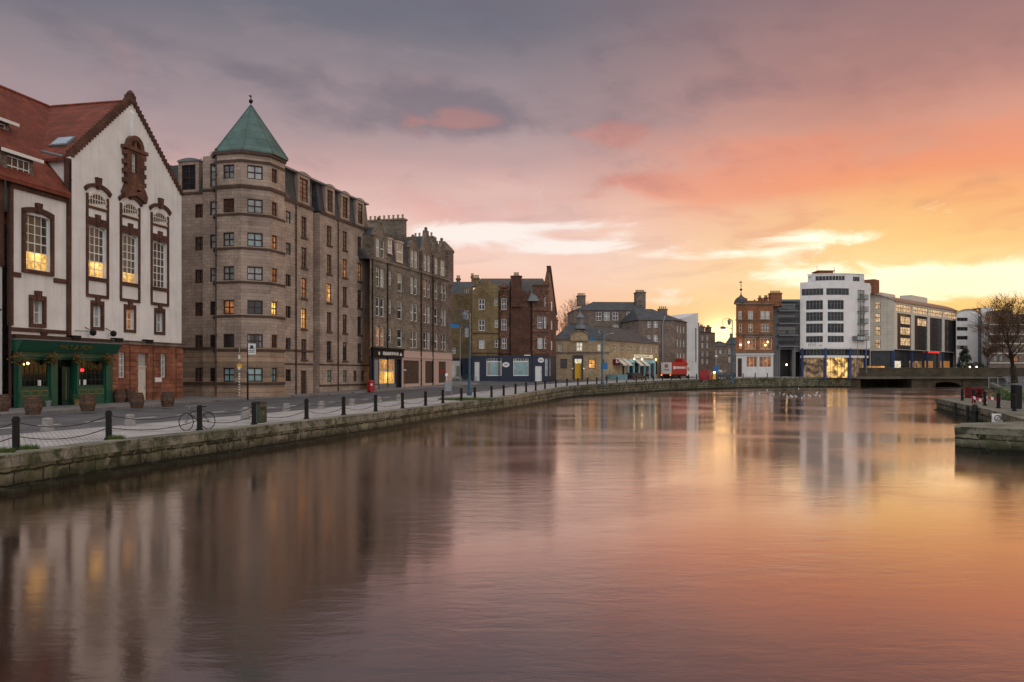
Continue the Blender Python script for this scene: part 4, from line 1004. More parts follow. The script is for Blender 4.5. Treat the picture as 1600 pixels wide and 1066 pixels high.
# ---------------------------------------------------------------- 3. sooty tenement with wallhead gables
def tenement():
    F = Fac(578, 97, 17, .35); e = F.root('stone_tenement', 'five storey sooty stone tenement with pointed wallhead gables and shopfronts beside the tan block')
    u = F.u; I = Fr(); ue = u(706); ZE = 15.1; us = u(658.5); zr = lambda k: 5.15+3.42*k; HH = 2.2
    cols = [(u(587.3), u(600.2), 2), (u(607.5), u(611.5), 1), (u(621), u(628.4), 1), (u(641.6), u(652), 2), (u(662), u(672), 2), (u(679), u(684), 1), (u(689), u(697), 2)]
    def openings(c0, c1, n):
        W = c1-c0
        return [(c0, c1)] if n == 1 else [(c0, c0+W*.44), (c0+W*.56, c1)]
    for part, a, c, mt in (('left_wall', 0, us, 'grime'), ('right_wall', us, ue, 'grime2')):
        b = MB(); hl = []
        for q in cols:
            if not (a <= q[0] < c): continue
            for k in range(3):
                hl += [(x0, x1, zr(k)+(.5 if q == cols[1] else 0), zr(k)+HH-(.1 if q == cols[1] else 0)) for x0, x1 in openings(*q)]
        b.wall(a, c, 3.9, ZE, hl, 0, .2)
        if part == 'right_wall': b.quad((ue, 0, -.5), (ue, 10, -.5), (ue, 10, ZE), (ue, 0, ZE))
        b.build('wall', mt, e)
    rnd = random.Random(2)
    for q in cols:
        for k in range(3):
            for x0, x1 in openings(*q):
                s = .5 if q == cols[1] else 0
                window(e, I, (x0+x1)/2, zr(k)+s, x1-x0, HH-s-(.1 if s else 0), .1, 1, 2, 'white', rnd.choice(['gdark', 'gdark', 'gpale', 'gred']) if not (q == cols[0] and k == 0) else 'gsun', .07, .08)
        if q != cols[1]:
            for k in range(3):
                b = MB(); b.box(q[0]-.22, q[1]+.22, -.05, .05, zr(k)-.22, zr(k)-.02); b.build('sill', 'grime', e); b = MB(); b.box(q[0]-.2, q[1]+.2, -.04, .05, zr(k)+HH+.02, zr(k)+HH+.28); b.build('lintel', 'grime', e)
    # wallhead gables
    def gab(c0, c1, pk, n=2, zt=4.1, mt='grime'):
        b = MB(); W = c1-c0; c = (c0+c1)/2; h0, h1 = zr(3)+.0, zr(3)+HH
        ex = .45; ops = openings(c0, c1, n)
        b.wall(c0-ex, c1+ex, ZE, h1+.25, [(x0, x1, h0, h1) for x0, x1 in ops], -.03, .2)
        for s, x in ((-1, c0-ex), (1, c1+ex)): b.quad((x, -.03, ZE), (x, 2.2, ZE), (x, 2.2, h1+.25), (x, -.03, h1+.25))
        b.prism([(c0-ex, h1+.25), (c1+ex, h1+.25), (c+.32, pk), (c-.32, pk)], -.03, .35)
        g_ = b.build('wallhead_gable', mt, e); b = MB(); b.box(c-.42, c+.42, -.1, .42, pk, pk+.3); b.sphere((c, .15, pk+.55), .24, 8, 6)
        b.prism([(c0-ex-.1, h1+.2), (c0-ex+.12, h1+.2), (c-.28, pk), (c-.45, pk)], -.08, .4); b.prism([(c1+ex-.12, h1+.2), (c1+ex+.1, h1+.2), (c+.45, pk), (c+.28, pk)], -.08, .4)
        b.build('gable_skews', 'grime', g_)
        for x0, x1 in ops: window(g_, I, (x0+x1)/2, h0, x1-x0, h1-h0, .08, 1, 2, 'white', rnd.choice(['gdark', 'gpale']), .07, .08)
        b = MB(); zt_ = pk-.5
        b.hexa([(c0-ex, .3, h1+.2), (c, .3, zt_), (c, 4.2, zt_), (c0-ex, 3.2, h1+.2)], [(c0-ex, .3, h1+.3), (c, .3, zt_+.1), (c, 4.2, zt_+.1), (c0-ex, 3.2, h1+.3)])
        b.hexa([(c, .3, zt_), (c1+ex, .3, h1+.2), (c1+ex, 3.2, h1+.2), (c, 4.2, zt_)], [(c, .3, zt_+.1), (c1+ex, .3, h1+.3), (c1+ex, 3.2, h1+.3), (c, 4.2, zt_+.1)])
        b.build('gable_roof', 'slate', g_)
    gab(cols[0][0], cols[0][1], F.z(594, 349), 2); gab(cols[3][0], cols[3][1], F.z(647, 376), 2)
    gab(cols[4][0], cols[4][1], F.z(667, 364), 2, mt='grime2'); gab(cols[5][0], cols[5][1], F.z(683, 380), 1, mt='grime2'); gab(cols[6][0]-.2, cols[6][1]-.5, F.z(696, 382), 1, mt='grime2')
    # black mansard with two dormer windows
    m0, m1 = cols[0][1]+.5, cols[3][0]-.45
    b = MB(); b.hexa([(m0, .05, ZE), (m1, .05, ZE), (m1, 3, ZE), (m0, 3, ZE)], [(m0, .5, ZE+3.6), (m1, .5, ZE+3.6), (m1, 3, ZE+3.6), (m0, 3, ZE+3.6)]); b.build('mansard', 'slate', e)
    for q, dz in ((cols[1], .9), (cols[2], .2)):
        b = MB(); x0, x1 = q[0]-.12, q[1]+.12; b.box(x0-.1, x1+.1, -.05, 1.6, zr(3)+dz-.15, zr(3)+dz); b.box(x0-.18, x1+.18, -.12, 1.6, zr(3)+HH+.35, zr(3)+HH+.5); b.box(x0-.08, x0, .0, 1.6, zr(3)+dz, zr(3)+HH+.35); b.box(x1, x1+.08, .0, 1.6, zr(3)+dz, zr(3)+HH+.35)
        d = b.build('dormer', 'pink', e); window(d, I, (x0+x1)/2, zr(3)+dz, x1-x0, HH+.35-dz, .02, 1, 2, 'white', 'gpale', .07, .08)
    # main roof
    b = MB(); b.hexa([(0, .4, ZE-.1), (ue, .4, ZE-.1), (ue, 10, ZE-.1), (0, 10, ZE-.1)], [(0, 4.6, 20.0), (ue-1.2, 4.6, 20.0), (ue-1.2, 5.4, 20.0), (0, 5.4, 20.0)]); b.build('roof', 'slate', e)
    chimney(e, I, u(646), u(646)+1.0, 1.4, 6.6, 17, F.z(647, 351, 1.5), 'grime', 8, 'w'); chimney(e, I, u(690), u(690)+.9, 1.4, 4.4, 16, F.z(690, 377, 1.4), 'grime', 5, 'w'); chimney(e, I, u(601), u(601)+.8, 3.5, 6.5, 17, F.z(601, 352, 3.5), 'grime', 5, 'w')
    chimney(e, I, .4, 1.1, 2.0, 4.5, 17, 19.6, 'grime', 4, 'w')
    b = MB(); b.box(0, us, -.16, .1, ZE-.14, ZE+.05); b.box(us, ue, -.17, .1, ZE-.16, ZE+.03); b.box(0, ue, -.06, .1, 4.75, 4.9); b.build('eaves_course', 'grime', e)
    for a, c in ((us+.1, u(662)-.4), (u(672)+.3, u(679)-.3), (u(684)+.2, u(689)-.3)): b = MB(); b.tube((a, -.18, ZE+.1), (c, -.18, ZE-.9), .05, None, 5); b.build('carved_moulding', 'grime', e)
    # rounded corner turret carried on corbels
    tz0 = 15.1-.6; tz1 = F.z(706, 393); b = MB(); cx_, cy_ = ue-.6, 1.1
    b.lathe([(.3, tz0-1.6), (.8, tz0-1.0), (1.15, tz0-.6), (1.5, tz0), (1.5, tz1-.3), (1.62, tz1-.25), (1.62, tz1), (1.2, tz1+.5), (.3, tz1+1.4)], 14, cx_, cy_); b.build('corner_turret', 'grime2', e)
    # drainpipes
    for px, dz in ((581, 0), (604.5, 0), (657, 0), (675.5, .3)): pipe(e, I, u(px), -.12, .3, ZE, 'black', .07)
    # ---- shopfronts
    s0, s1 = .45, u(627)
    b = MB(); zf0, zf1 = F.z(604, 558), F.z(604, 548); zb0, zb1 = F.z(604, 600), F.z(604, 561)
    b.wall(0, s1, -.6, zf0, [(u(592), u(617), zb0, zb1), (u(619), u(626), -.6, zb1)], -.05, .3); sh = b.build('shopfront', 'navy', e)
    b = MB(); b.box(.2, s1, -.35, 0, zf0, zf1+.1); b.box(.1, s1+.1, -.5, 0, zf1+.1, zf1+.3); fa = b.build('fascia', 'black', sh)
    b = MB(); rnd2 = random.Random(9); x = u(594)
    while x < u(617):
        k = rnd2.uniform(.12, .42); b.box(x, x+k, -.38, -.35, zf0+.28+rnd2.uniform(-.08, .08), zf1-.2); b.box(x, x+.06, -.385, -.352, zf0+.2, zf1-.12); x += k+rnd2.uniform(.1, .2)
    b.box(u(587), u(589), -.38, -.35, zf0+.2, zf1-.2); b.prism([(u(620), zf0+.2), (u(624), zf0+.2), (u(622.2), zf1-.15)], -.38, -.35); b.build('lettering', 'white', fa)
    a, c = u(592), u(617); H_ = zb1-zb0
    window(sh, I, (a+c)/2, zb0+H_*.52, c-a, H_*.48, .05, 6, 4, 'cream', 'glit', .05, .1, name='window'); window(sh, I, (a+c)/2, zb0, c-a, H_*.52, .05, 3, 1, 'cream', 'glit2', .06, .1)
    b = MB(); b.box(a-.05, c+.05, -.1, .05, -.3, zb0-.02); b.build('stallriser', 'lead', sh); b = MB(); b.box(u(584), u(590), -.09, -.05, zb0, F.z(587, 562)); b.box(u(584), u(590), -.1, -.05, F.z(587, 608), zb0-.1); b.build('noticeboard', 'grey', sh)
    b = MB(); b.box(u(619), u(626), .2, .25, -.4, zb1); b.build('door', 'dark', sh)
    b = MB(); wn = [(u(630), u(654.5)), (u(664), u(677.5)), (u(685), u(696.5))]; z0_, z1_ = F.z(660, 599), F.z(660, 564)
    b.wall(s1, ue, -.6, 4.75, [(p, q, z0_, z1_) for p, q in wn], -.04, .18); b.quad((ue, -.04, -.6), (ue, .3, -.6), (ue, .3, 4.75), (ue, -.04, 4.75))
    for p in (s1+.1, u(657.5), u(660.5), u(679.5), u(682.5), u(700)): b.box(p-.12, p+.12, -.1, 0, -.5, z1_+.3)
    b.box(s1, ue, -.13, 0, z1_+.32, z1_+.52); pk = b.build('pink_shopfront', 'pink', e)
    for p, q in wn:
        b = MB(); b.box(p, q, .06, .12, z0_, z1_); n = max(3, int((q-p)/.28))
        for k in range(n): b.box(p+(q-p)*k/n+.02, p+(q-p)*(k+1)/n-.02, .03, .07, z0_+.04, z1_-.04)
        b.box(p, q, .01, .05, (z0_+z1_)/2-.05, (z0_+z1_)/2+.05); b.build('boarded_window', 'board', pk)
    b = MB(); rnd3 = random.Random(4); x = u(688)
    for k in range(5): b.box(x+k*.32, x+k*.32+.2, .0, .03, z0_+1.4+rnd3.uniform(-.15, .15), z0_+1.75+rnd3.uniform(0, .15))
    b.build('red_signwriting', 'red', pk)
tenement()
# ---------------------------------------------------------------- 4. corner building with the navy shopfront
def hip(b, u0, u1, w0, w1, z0, z1, ov=.3, h0=None, h1=None, th=.15):
    """hipped (or gabled where h is 0) roof over a rectangle"""
    wm = (w0+w1)/2; hh = (w1-w0)/2; a = hh if h0 is None else h0; c = hh if h1 is None else h1
    A = [(u0-ov, w0-ov), (u1+ov, w0-ov), (u1+ov, w1+ov), (u0-ov, w1+ov)]; r0, r1 = (u0+a if a else u0-ov, wm), (u1-c if c else u1+ov, wm)
    P = lambda p, z: (p[0], p[1], z)
    b.quad(P(A[0], z0), P(A[1], z0), P(r1, z1), P(r0, z1)); b.quad(P(A[2], z0), P(A[3], z0), P(r0, z1), P(r1, z1))
    b.quad(P(A[1], z0), P(A[2], z0), P(r1, z1)); b.quad(P(A[3], z0), P(A[0], z0), P(r0, z1)); b.quad(P(A[3], z0), P(A[2], z0), P(A[1], z0), P(A[0], z0))
    b.tube(P(r0, z1), P(r1, z1), .1, None, 5)
    return b
def sides(b, u0, u1, w1, z0, z1, w0=0, sk=0.0):
    d = w1*sk; b.quad((u1, w0, z0), (u1+d, w1, z0), (u1+d, w1, z1), (u1, w0, z1)); b.quad((u0+d, w1, z0), (u0, w0, z0), (u0, w0, z1), (u0+d, w1, z1)); b.quad((u1+d, w1, z0), (u0+d, w1, z0), (u0+d, w1, z1), (u1+d, w1, z1)); return b
def corner_building():
    D = 140; zb = 1.3; F = Fac(738, D, 90, zb); e = F.root('corner_building', 'brown and red stone corner building with a tall gable and navy shopfront')
    u = F.u; z = lambda y: CH+(HY-y)*D/FPX-zb; I = Fr(); u1 = u(775); u2 = u(832); u3 = u(857); zt = z(556)
    wins = {'o': [(748, 757.5, 467, 484), (748, 757.5, 500, 517), (748.5, 757, 531, 545), (773, 778, 500, 512), (773, 778, 531, 543), (773, 777, 466, 478)],
            'r': [(783.5, 791.5, 466, 484), (783.5, 791.5, 498, 516), (784, 791.5, 528, 545)],
            't': [(851, 856, 465, 482), (840, 847.5, 495, 513.5), (850, 856.5, 495, 513.5), (840, 847.5, 528, 545), (850.5, 856.5, 528, 545)]}
    H = {k: [(u(a), u(c), z(y1), z(y0)) for a, c, y0, y1 in v] for k, v in wins.items()}
    # ochre part with its wallhead gable
    b = MB(); g1 = u(780.5); b.wall(0, g1, zt, z(455), H['o'], 0, .2); b.prism([(0, z(455)), (g1, z(455)), (g1, z(448)), (u(762), z(438)), (u(756), z(438)), (.3, z(452))], .0, .5); sides(b, 0, g1, 9, zt, z(458)); b.build('ochre_wall', 'ochre', e)
    b = MB(); b.wall(g1, u2, zt, z(455), H['r'], .15, .2); b.box(u(797), u(799), .0, .2, zt, z(448)); b.build('red_wall', 'red2', e)
    b = MB(); b.box(u(798.5), u(815), -.55, 1.4, z(480), z(433)); b.box(u(797.5), u(816), -.65, 1.5, z(433), z(431.5)); b.box(u(799), u(829), -.12, .15, zt, z(480)); b.build('chimney_breast', 'brown', e)
    b = MB(); tt = z(448)
    b.wall(u2, u3, zt, z(480), [h for h in H['t'] if h[2] < z(482)], -.3, .2); b.wall(u2, u3, z(480), tt, [h for h in H['t'] if h[2] >= z(483)], -.3, .2)
    b.quad((u2, .2, zt), (u2, -.3, zt), (u2, -.3, tt), (u2, .2, tt)); b.build('corner_wall', 'red2', e)
    b = MB();  b.box(u2-.05, u3+.1, -.36, .1, z(487), z(485)); b.box(0, u2, -.08, .12, z(553), z(551)); b.box(0, u(780), -.08, .1, z(522), z(520)); b.box(u2, u3, -.37, .1, z(520), z(518.5)); b.box(u2-.1, u3+.2, -.4, .0, zt, zt+.3); b.build('string_course', 'brown', e); b = MB(); b.box(u2-.05, u3+.15, -.42, .2, tt, tt+.3); b.build('parapet_coping', 'brown', e)
    # gable end running back from the corner
    fr = Fr(u3, -.3, R(79)); L = 9.0; zp = z(421)
    b = MB(fr); b.prism([(0, zt), (L, zt), (L, z(478)-1.0), (1.9, zp+.2), (1.2, zp+.2), (0, tt)], 0, .4); gw = b.build('gable_end_wall', 'red2', e); b = MB(); b.prism([(u(849), tt-.2), (u3+.1, tt-.2), (u3+.1, zp+.2), (u(855), zp+.2)], -.05, 1.0); b.build('corner_gable', 'red2', gw)
    b = MB(fr); b.prism([(L+.1, z(478)-1.0), (L+.1, z(478)-.6), (1.9, zp+.7), (1.1, zp+.7), (1.2, zp+.1), (1.8, zp+.1)], -.15, .5); b.build('gable_skew', 'brown', gw)
    for k, y in ((0, 470), (1, 500), (2, 532)): window(gw, fr, 3.2, z(y+14), .9, z(y)-z(y+14), -.06, 2, 2, 'white', 'gpale')
    # slate roof
    b = MB(); zr = z(430); b.hexa([(.2, .3, z(455)), (u3+.2, .3, z(455)), (u3+1.4, 9, z(470)), (.2, 9, z(455))], [(1.2, 5, zr), (u(850), 5, zr), (u(850), 6, zr), (1.2, 6, zr)]); rf = b.build('roof', 'slate2', e)
    b = MB(); b.lathe([(1.2, 0), (.55, 1.3), (.1, 2.6)], 8, u(833.5), .3, z(471)); b.build('lead_turret_cap', 'lead', e)
    chimney(e, I, u(737), u(747), 3, 5, z(445), z(433), 'ochre', 3); chimney(e, I, u(803), u(811), 4, 5.4, zr-.8, z(428), 'greyst', 3)
    for k, v in H.items():
        for i, h in enumerate(v): window(e, I, (h[0]+h[1])/2, h[2], h[1]-h[0], h[3]-h[2], {'o': .1, 'r': .25, 't': -.2}[k], 1 if h[1]-h[0] < .6 else 2, 2, 'white', 'gpale' if (i*7+len(k)*3) % 4 < 2 and k != 'r' else 'gdark', .06, .09)
    # red-brown dormer head above the middle windows
    b = MB(); b.box(u(781), u(795), .0, .5, z(455), z(450)); b.lathe([(.75, 0), (.7, .3), (.3, .75), (.05, .85)], 10, u(788), .3, z(450)); b.build('wallhead_dormer', 'red2', e)
    # navy ground floor
    zs0, zs1, zd1 = z(587.5), z(560), z(561)
    b = MB(); holes = [(u(741.5), u(749.5), -.3, zd1), (u(760), u(784), zs0, zs1), (u(802), u(826), zs0, zs1)]
    b.wall(-.1, u2, -.6, zt, holes, -.12, .3); hc = [(u(836), u(846.5), -.4, z(572)), (u(851.5), u(855.5), zs0, zs1)]
    b.wall(u2, u3, -.6, zt, hc, -.42, .25); b.quad((u2, -.12, -.6), (u2, -.42, -.6), (u2, -.42, zt), (u2, -.12, zt)); b.quad((-.1, .5, -.6), (-.1, -.12, -.6), (-.1, -.12, zt), (-.1, .5, zt))
    b.fr = Fr(u3, -.42, R(79)); b.wall(0, 9, -.6, zt, [(1.2, 2.6, zs0, zs1)], 0, .2); b.fr = ID
    sh = b.build('shopfront', 'navy', e)
    for h in holes[1:]: window(sh, I, (h[0]+h[1])/2, h[2], h[1]-h[0], (h[3]-h[2])*.82, .06, 1, 1, 'white', 'gteal', .05, .14); window(sh, I, (h[0]+h[1])/2, h[2]+(h[3]-h[2])*.82, h[1]-h[0], (h[3]-h[2])*.18, .07, 6, 1, 'white', 'gdark', .07, .08)
    window(sh, I, (hc[1][0]+hc[1][1])/2, hc[1][2], hc[1][1]-hc[1][0], hc[1][3]-hc[1][2], -.25, 1, 2, 'white', 'gpale', .06, .09); window(sh, Fr(u3, -.42, R(79)), 1.9, zs0, 1.4, zs1-zs0, .1, 1, 2, 'white', 'gpale', .06, .09)
    b = MB(); b.box(holes[0][0], holes[0][1], .12, .18, z(566), zd1); b.build('fanlight', 'gband', sh)
    for (a, c, z1, w) in ((holes[0][0], holes[0][1], z(566), .1), (hc[0][0], hc[0][1], z(572), -.3)):
        b = MB(); b.box(a, c, w, w+.06, -.35, z1)
        for q in (.1, .55):
            for s in (.2, 1.3): b.box(a+(c-a)*q, a+(c-a)*(q+.35), w-.03, w, s, s+.85)
        dd = b.build('door', 'white', sh); b = MB(); b.sphere((c-.1, w-.05, 1.1), .05, 6, 4); b.build('handle', 'gold', dd)
    for cx, cy, w, ww in ((790.5, 570, -.2, 1.2), (845, 563, -.5, 1.0)):
        b = MB(); n = 20; b.prism([(u(cx)+ww/2*cos(2*pi*k/n), z(cy)+.42*sin(2*pi*k/n)) for k in range(n)], w, w+.07); sg = b.build('oval_sign', 'white', sh)
        b = MB()
        for k in range(4): b.box(u(cx)-.3+k*.16, u(cx)-.2+k*.16, w-.012, w, z(cy)-.09, z(cy)+.1)
        b.build('lettering', 'navy', sg)
    b = MB(); b.box(u(819), u(829), -.16, -.12, z(556), z(554.5)); b.build('street_nameplate', 'white', e)
    pipe(e, I, u(779.8), -.1, 0, z(455), 'black', .07); pipe(e, I, u(797), -.02, 0, z(440), 'black', .09); pipe(e, I, u(829.5), -.02, 0, z(470), 'black', .07)
corner_building()
def ochre_tenement():
    D = 148; zb = 1.6; F = Fac(700, D, 88, zb); e = F.root('ochre_tenement', 'yellow stone tenement with white shopfront partly hidden behind the dark stone tenement'); u = F.u; z = lambda y: CH+(HY-y)*D/FPX-zb; I = Fr(); ue = u(739)
    w = [(u(726), u(732), z(472), z(451)), (u(725.5), u(732), z(499), z(485)), (u(726), u(732), z(527), z(512)), (u(726), u(731.5), z(566), z(546)), (u(706), u(712), z(553), z(543))]
    b = MB(); b.wall(0, ue, z(560), z(459), w[1:3]+w[4:], 0, .2); sides(b, 0, ue, 9, -.5, z(459)); b.wall(u(723), u(736), z(459), z(449), [w[0]], -.05, .2); b.build('wall', 'ochre', e)
    for i, h in enumerate(w[:3]+w[4:]): window(e, I, (h[0]+h[1])/2, h[2], h[1]-h[0], h[3]-h[2], .08, 2, 2, 'white', 'gpale' if i else 'gdark', .06, .08)
    b = MB(); b.hexa([(0, 0, z(459)), (ue, 0, z(459)), (ue, 9, z(459)), (0, 9, z(459))], [(0, 2.5, z(438)), (ue, 2.5, z(438)), (ue, 6, z(438)), (0, 6, z(438))]); b.build('roof', 'slate', e)
    chimney(e, I, u(736), u(739), 3, 5, z(440), z(430), 'ochre', 2); chimney(e, I, u(712), u(718), 4, 5, z(440), z(433), 'greyst', 2)
    b = MB(); b.wall(0, ue, -.8, z(560), [(u(719), u(725), -.8, z(566))], -.1, .3); b.box(u(722), ue, -.25, -.1, -.6, z(566)); sh = b.build('shopfront', 'navy', e)
    b = MB(); b.box(u(703), u(719), -.2, -.11, -.6, z(564)); b.build('shop_screen', 'cream', sh); b = MB(); b.box(u(705), u(710), -.24, -.2, -.2, z(571)); b.build('door', 'white', sh); b = MB(); b.box(u(713), u(718), -.25, -.2, z(588), z(572)); b.build('window', 'gdark', sh)
ochre_tenement()
# ---------------------------------------------------------------- 5. two storey buff building with pediment, awnings down its side
def buff_building():
    D = 155; zb = 1.5; F = Fac(866, D, 91, zb); e = F.root('buff_pub_building', 'low buff stone pub with pediment, roof cupola and white awnings down its side'); u = F.u; z = lambda y: CH+(HY-y)*D/FPX-zb; I = Fr(); ue = u(951); ze = z(530.5)
    up = [(u(872), u(877.5), z(549), z(539)), (u(900.5), u(910.5), z(549), z(535)), (u(933.5), u(938.5), z(549), z(538))]; dn = [(u(875.5), u(886), z(576), z(561)), (u(919.5), u(930.5), z(576), z(561)), (u(941), u(944), z(577), z(562))]
    dr = (u(898), u(908.5), -.4, z(561))
    b = MB(); b.wall(0, ue, -.8, z(551), dn+[dr], 0, .25); b.wall(0, ue, z(551), ze, up, 0, .2); sides(b, 0, ue-.1, 8, -.8, ze); b.build('wall', 'buff', e)
    b = MB(); b.box(u(890), u(919), -.3, .1, -.6, ze-.1) if 0 else None
    b.box(-.1, ue+.1, -.16, .1, z(552), z(550)); b.box(-.1, ue+.1, -.22, .1, ze-.12, ze+.16); b.build('string_course', 'greyst', e)
    b = MB(); pc = u(905); pw = u(919)-pc; b.box(pc-pw, pc+pw, -.35, .2, ze-.25, ze+.25); n = 12
    b.prism([(pc-pw, ze+.25), (pc+pw, ze+.25)]+[(pc+pw*cos(pi*k/n), ze+.25+1.25*sin(pi*k/n)) for k in range(1, n)], -.28, 1.2); pd = b.build('pediment', 'buff', e)
    b = MB()
    for k in range(n):
        a, c = pi*k/n, pi*(k+1)/n; g = lambda t, r: (pc+(pw+r)*cos(t), ze+.25+(1.25+r)*sin(t)); p = [g(a, 0), g(c, 0), g(c, .22), g(a, .22)]
        b.hexa([(p[0][0], -.42, p[0][1]), (p[1][0], -.42, p[1][1]), (p[1][0], .3, p[1][1]), (p[0][0], .3, p[0][1])], [(p[3][0], -.42, p[3][1]), (p[2][0], -.42, p[2][1]), (p[2][0], .3, p[2][1]), (p[3][0], .3, p[3][1])])
    b.build('pediment_moulding', 'greyst', pd)
    for h, g_ in zip(up, ('gdark', 'gwhite', 'gwhite')): window(e, I, (h[0]+h[1])/2, h[2], h[1]-h[0], h[3]-h[2], .06, 2, 2, 'cream' , g_, .1, .13)
    for h, g_ in zip(dn, ('gdark', 'glit', 'gdark')): window(e, I, (h[0]+h[1])/2, h[2], h[1]-h[0], h[3]-h[2], .1, 2, 2, 'dframe', g_, .06, .1)
    b = MB(); b.box(u(895.5), dr[0], -.3, .1, -.5, z(556)); b.box(dr[1], u(911), -.3, .1, -.5, z(556)); b.box(u(895.5), u(911), -.34, .1, z(561), z(555)); b.build('door_surround', 'navy', e)
    b = MB(); b.box(dr[0], dr[1], .12, .2, -.3, z(568.5)); d = b.build('door', 'yellow', e); b = MB(); b.quad((dr[0], .13, z(568)), (dr[1], .13, z(568)), (dr[1], .13, dr[3]), (dr[0], .13, dr[3])); b.build('lit_fanlight', 'gwhite', d)
    b = MB(); 
    for s in (u(894.5), u(912)): b.sphere((s, -.3, z(576)), .13, 6, 5)
    b.build('door_lamps', 'gwhite', d)
    b = MB(); hip(b, 0, ue, 0, 8, ze+.1, z(504), .3, 3, 3.5); b.build('roof', 'slate', e)
    b = MB(); cz = z(513); cx = u(908); b.lathe([(1.15, 0), (.95, .7), (.95, .8)], 8, cx, 2.8, cz); cu = b.build('cupola', 'lead', e)
    b = MB(); b.lathe([(.62, .8), (.62, 2.0), (.85, 2.05), (.85, 2.15), (.55, 2.5), (.2, 2.9), (.05, 3.4)], 8, cx, 2.8, cz); b.build('louvred_lantern', 'lead', cu)
    chimney(e, I, u(868), u(873), 3.4, 4.4, z(515), z(500), 'greyst', 2)
    # long side range down the street
    ang = pi/2-R(35)                                          # runs away at 33 degrees: local frame turned
    fs = Fr(ue, 0, R(58)); L = 22.6; E2 = Fac(951, D, 33, zb); v = E2.u; zz = E2.z
    ups = [(v(a), zz(960, 549), zz(960, 538)) for a in (961, 972.5, 983, 992.5, 1001.5, 1010, 1018, 1025.5)]
    ze2 = zz(953, 532.5)
    W = lambda a: .52
    hs = [(a-.5, a+.5, q0, q1) for a, q0, q1 in ups]; gs = [(v(1019.5)-.6, v(1019.5)+.6, -.2, 3.0), (v(974)-.45, v(974)+.45, .2, 2.9), (v(1026)-.45, v(1026)+.45, .5, 3.0)]
    b = MB(fs); b.wall(0, L, -.8, ze2, hs+gs, 0, .2); sides(b, 0, L, 9, -.8, ze2); sw = b.build('side_wall', 'buff', e)
    for i, h in enumerate(hs): window(sw, fs, (h[0]+h[1])/2, h[2], h[1]-h[0], h[3]-h[2], .08, 2, 2, 'cream', 'gdark' if i < 4 else 'gpale', .08, .1)
    for h in gs: window(sw, fs, (h[0]+h[1])/2, h[2], h[1]-h[0], h[3]-h[2], .08, 1, 2, 'dframe', 'gdark', .08, .1)
    b = MB(fs); hip(b, 0, L, 0, 9, ze2, zz(953, 509)+.2, .3, 3.2, 4.5); b.build('side_roof', 'slate2', e)
    # light blue shopfront with awnings, gilt letters lit from above
    s0, s1 = v(980), v(1021)
    b = MB(fs); b.box(s0, s1, -.3, 0, 2.75, 3.35)
    for q in [s0+(s1-s0)*k/5 for k in range(6)]: b.box(q-.16, q+.16, -.34, 0, -.3, 3.2)
    sf = b.build('shopfront', 'lblue', e)
    b = MB(fs)
    for k in range(5):
        a, c = s0+(s1-s0)*k/5+.2, s0+(s1-s0)*(k+1)/5-.2; b.box(a, c, -.12, -.05, .1, 2.7)
    b.build('shop_window', 'gdark', sf)
    b = MB(fs); q = s0+2.5
    while q < s1-1: k = .35; b.box(q, q+k*.25, -.4, -.3, 3.75, 4.35); b.box(q, q+k, -.41, -.31, 4.2, 4.35); b.box(q, q+k*.9, -.405, -.305, 3.75, 3.88); q += k+.28
    b.build('gilt_lettering', 'gwhite', sf)
    b = MB(fs)
    for q in (s0+1.6, s1-.4, s0+5.2): b.sphere((q, -.7, 3.5), .16, 6, 5)
    b.build('lamps', 'lamp', sf)
    for px in (965.5, 974, 992, 1001):
        b = MB(fs); a = v(px); b.hexa([(a-.9, -1.5, 2.35), (a+.9, -1.5, 2.35), (a+.9, -.02, 3.45), (a-.9, -.02, 3.45)], [(a-.9, -1.5, 2.42), (a+.9, -1.5, 2.42), (a+.9, -.02, 3.55), (a-.9, -.02, 3.55)]); b.box(a-.9, a+.9, -1.52, -1.48, 2.15, 2.4); b.build('awning', 'cream', sw)
    b = MB(fs); a0 = v(957.5); b.box(a0, a0+2.0, -.55, -.02, 2.3, 3.3); sg = b.build('red_canopy', 'dred', sw); b = MB(fs); b.box(a0+.1, a0+1.9, -.6, -.55, 2.7, 2.9); b.box(a0+.2, a0+.5, -.6, -.55, 3.0, 3.25); b.box(a0+1.4, a0+1.7, -.6, -.55, 3.0, 3.25); b.build('white_stripes', 'white', sg)
    return E2
EB = buff_building()
def simple_block(name, label, px, D, phi, zb, L, depth, ytop, mat, wins=(), fm='white', hipz=None, roofm='slate', h0=None, h1=None, cols=2, rows=2, gms=('gdark', 'gpale'), ov=.25, chs=(), flat=False, cat='building'):
    F = Fac(px, D, phi, zb); e = F.root(name, label, cat); ze = F.z(px, ytop); I = Fr()
    hs = [(F.u(a), F.u(c), F.z((a+c)/2, y1), F.z((a+c)/2, y0)) for a, c, y0, y1 in wins]
    b = MB(); b.wall(0, L, -2, ze, hs, 0, .2); sides(b, 0, L, depth, -2, ze)
    if flat: b.quad((0, 0, ze), (L, 0, ze), (L, depth, ze), (0, depth, ze))
    b.build('wall', mat, e)
    for i, h in enumerate(hs): window(e, I, (h[0]+h[1])/2, h[2], h[1]-h[0], h[3]-h[2], .08, cols, rows, fm, gms[i % len(gms)], .08, .1)
    if hipz is not None: b = MB(); hip(b, 0, L, 0, depth, ze, F.z(px, hipz), ov, h0, h1); b.build('roof', roofm, e)
    for a, c, w0, w1, y0, y1, m, n in chs: chimney(e, I, F.u(a, w0), F.u(c, w0), w0, w1, F.z(a, y0, w0), F.z(a, y1, w0), m, n)
    return F, e
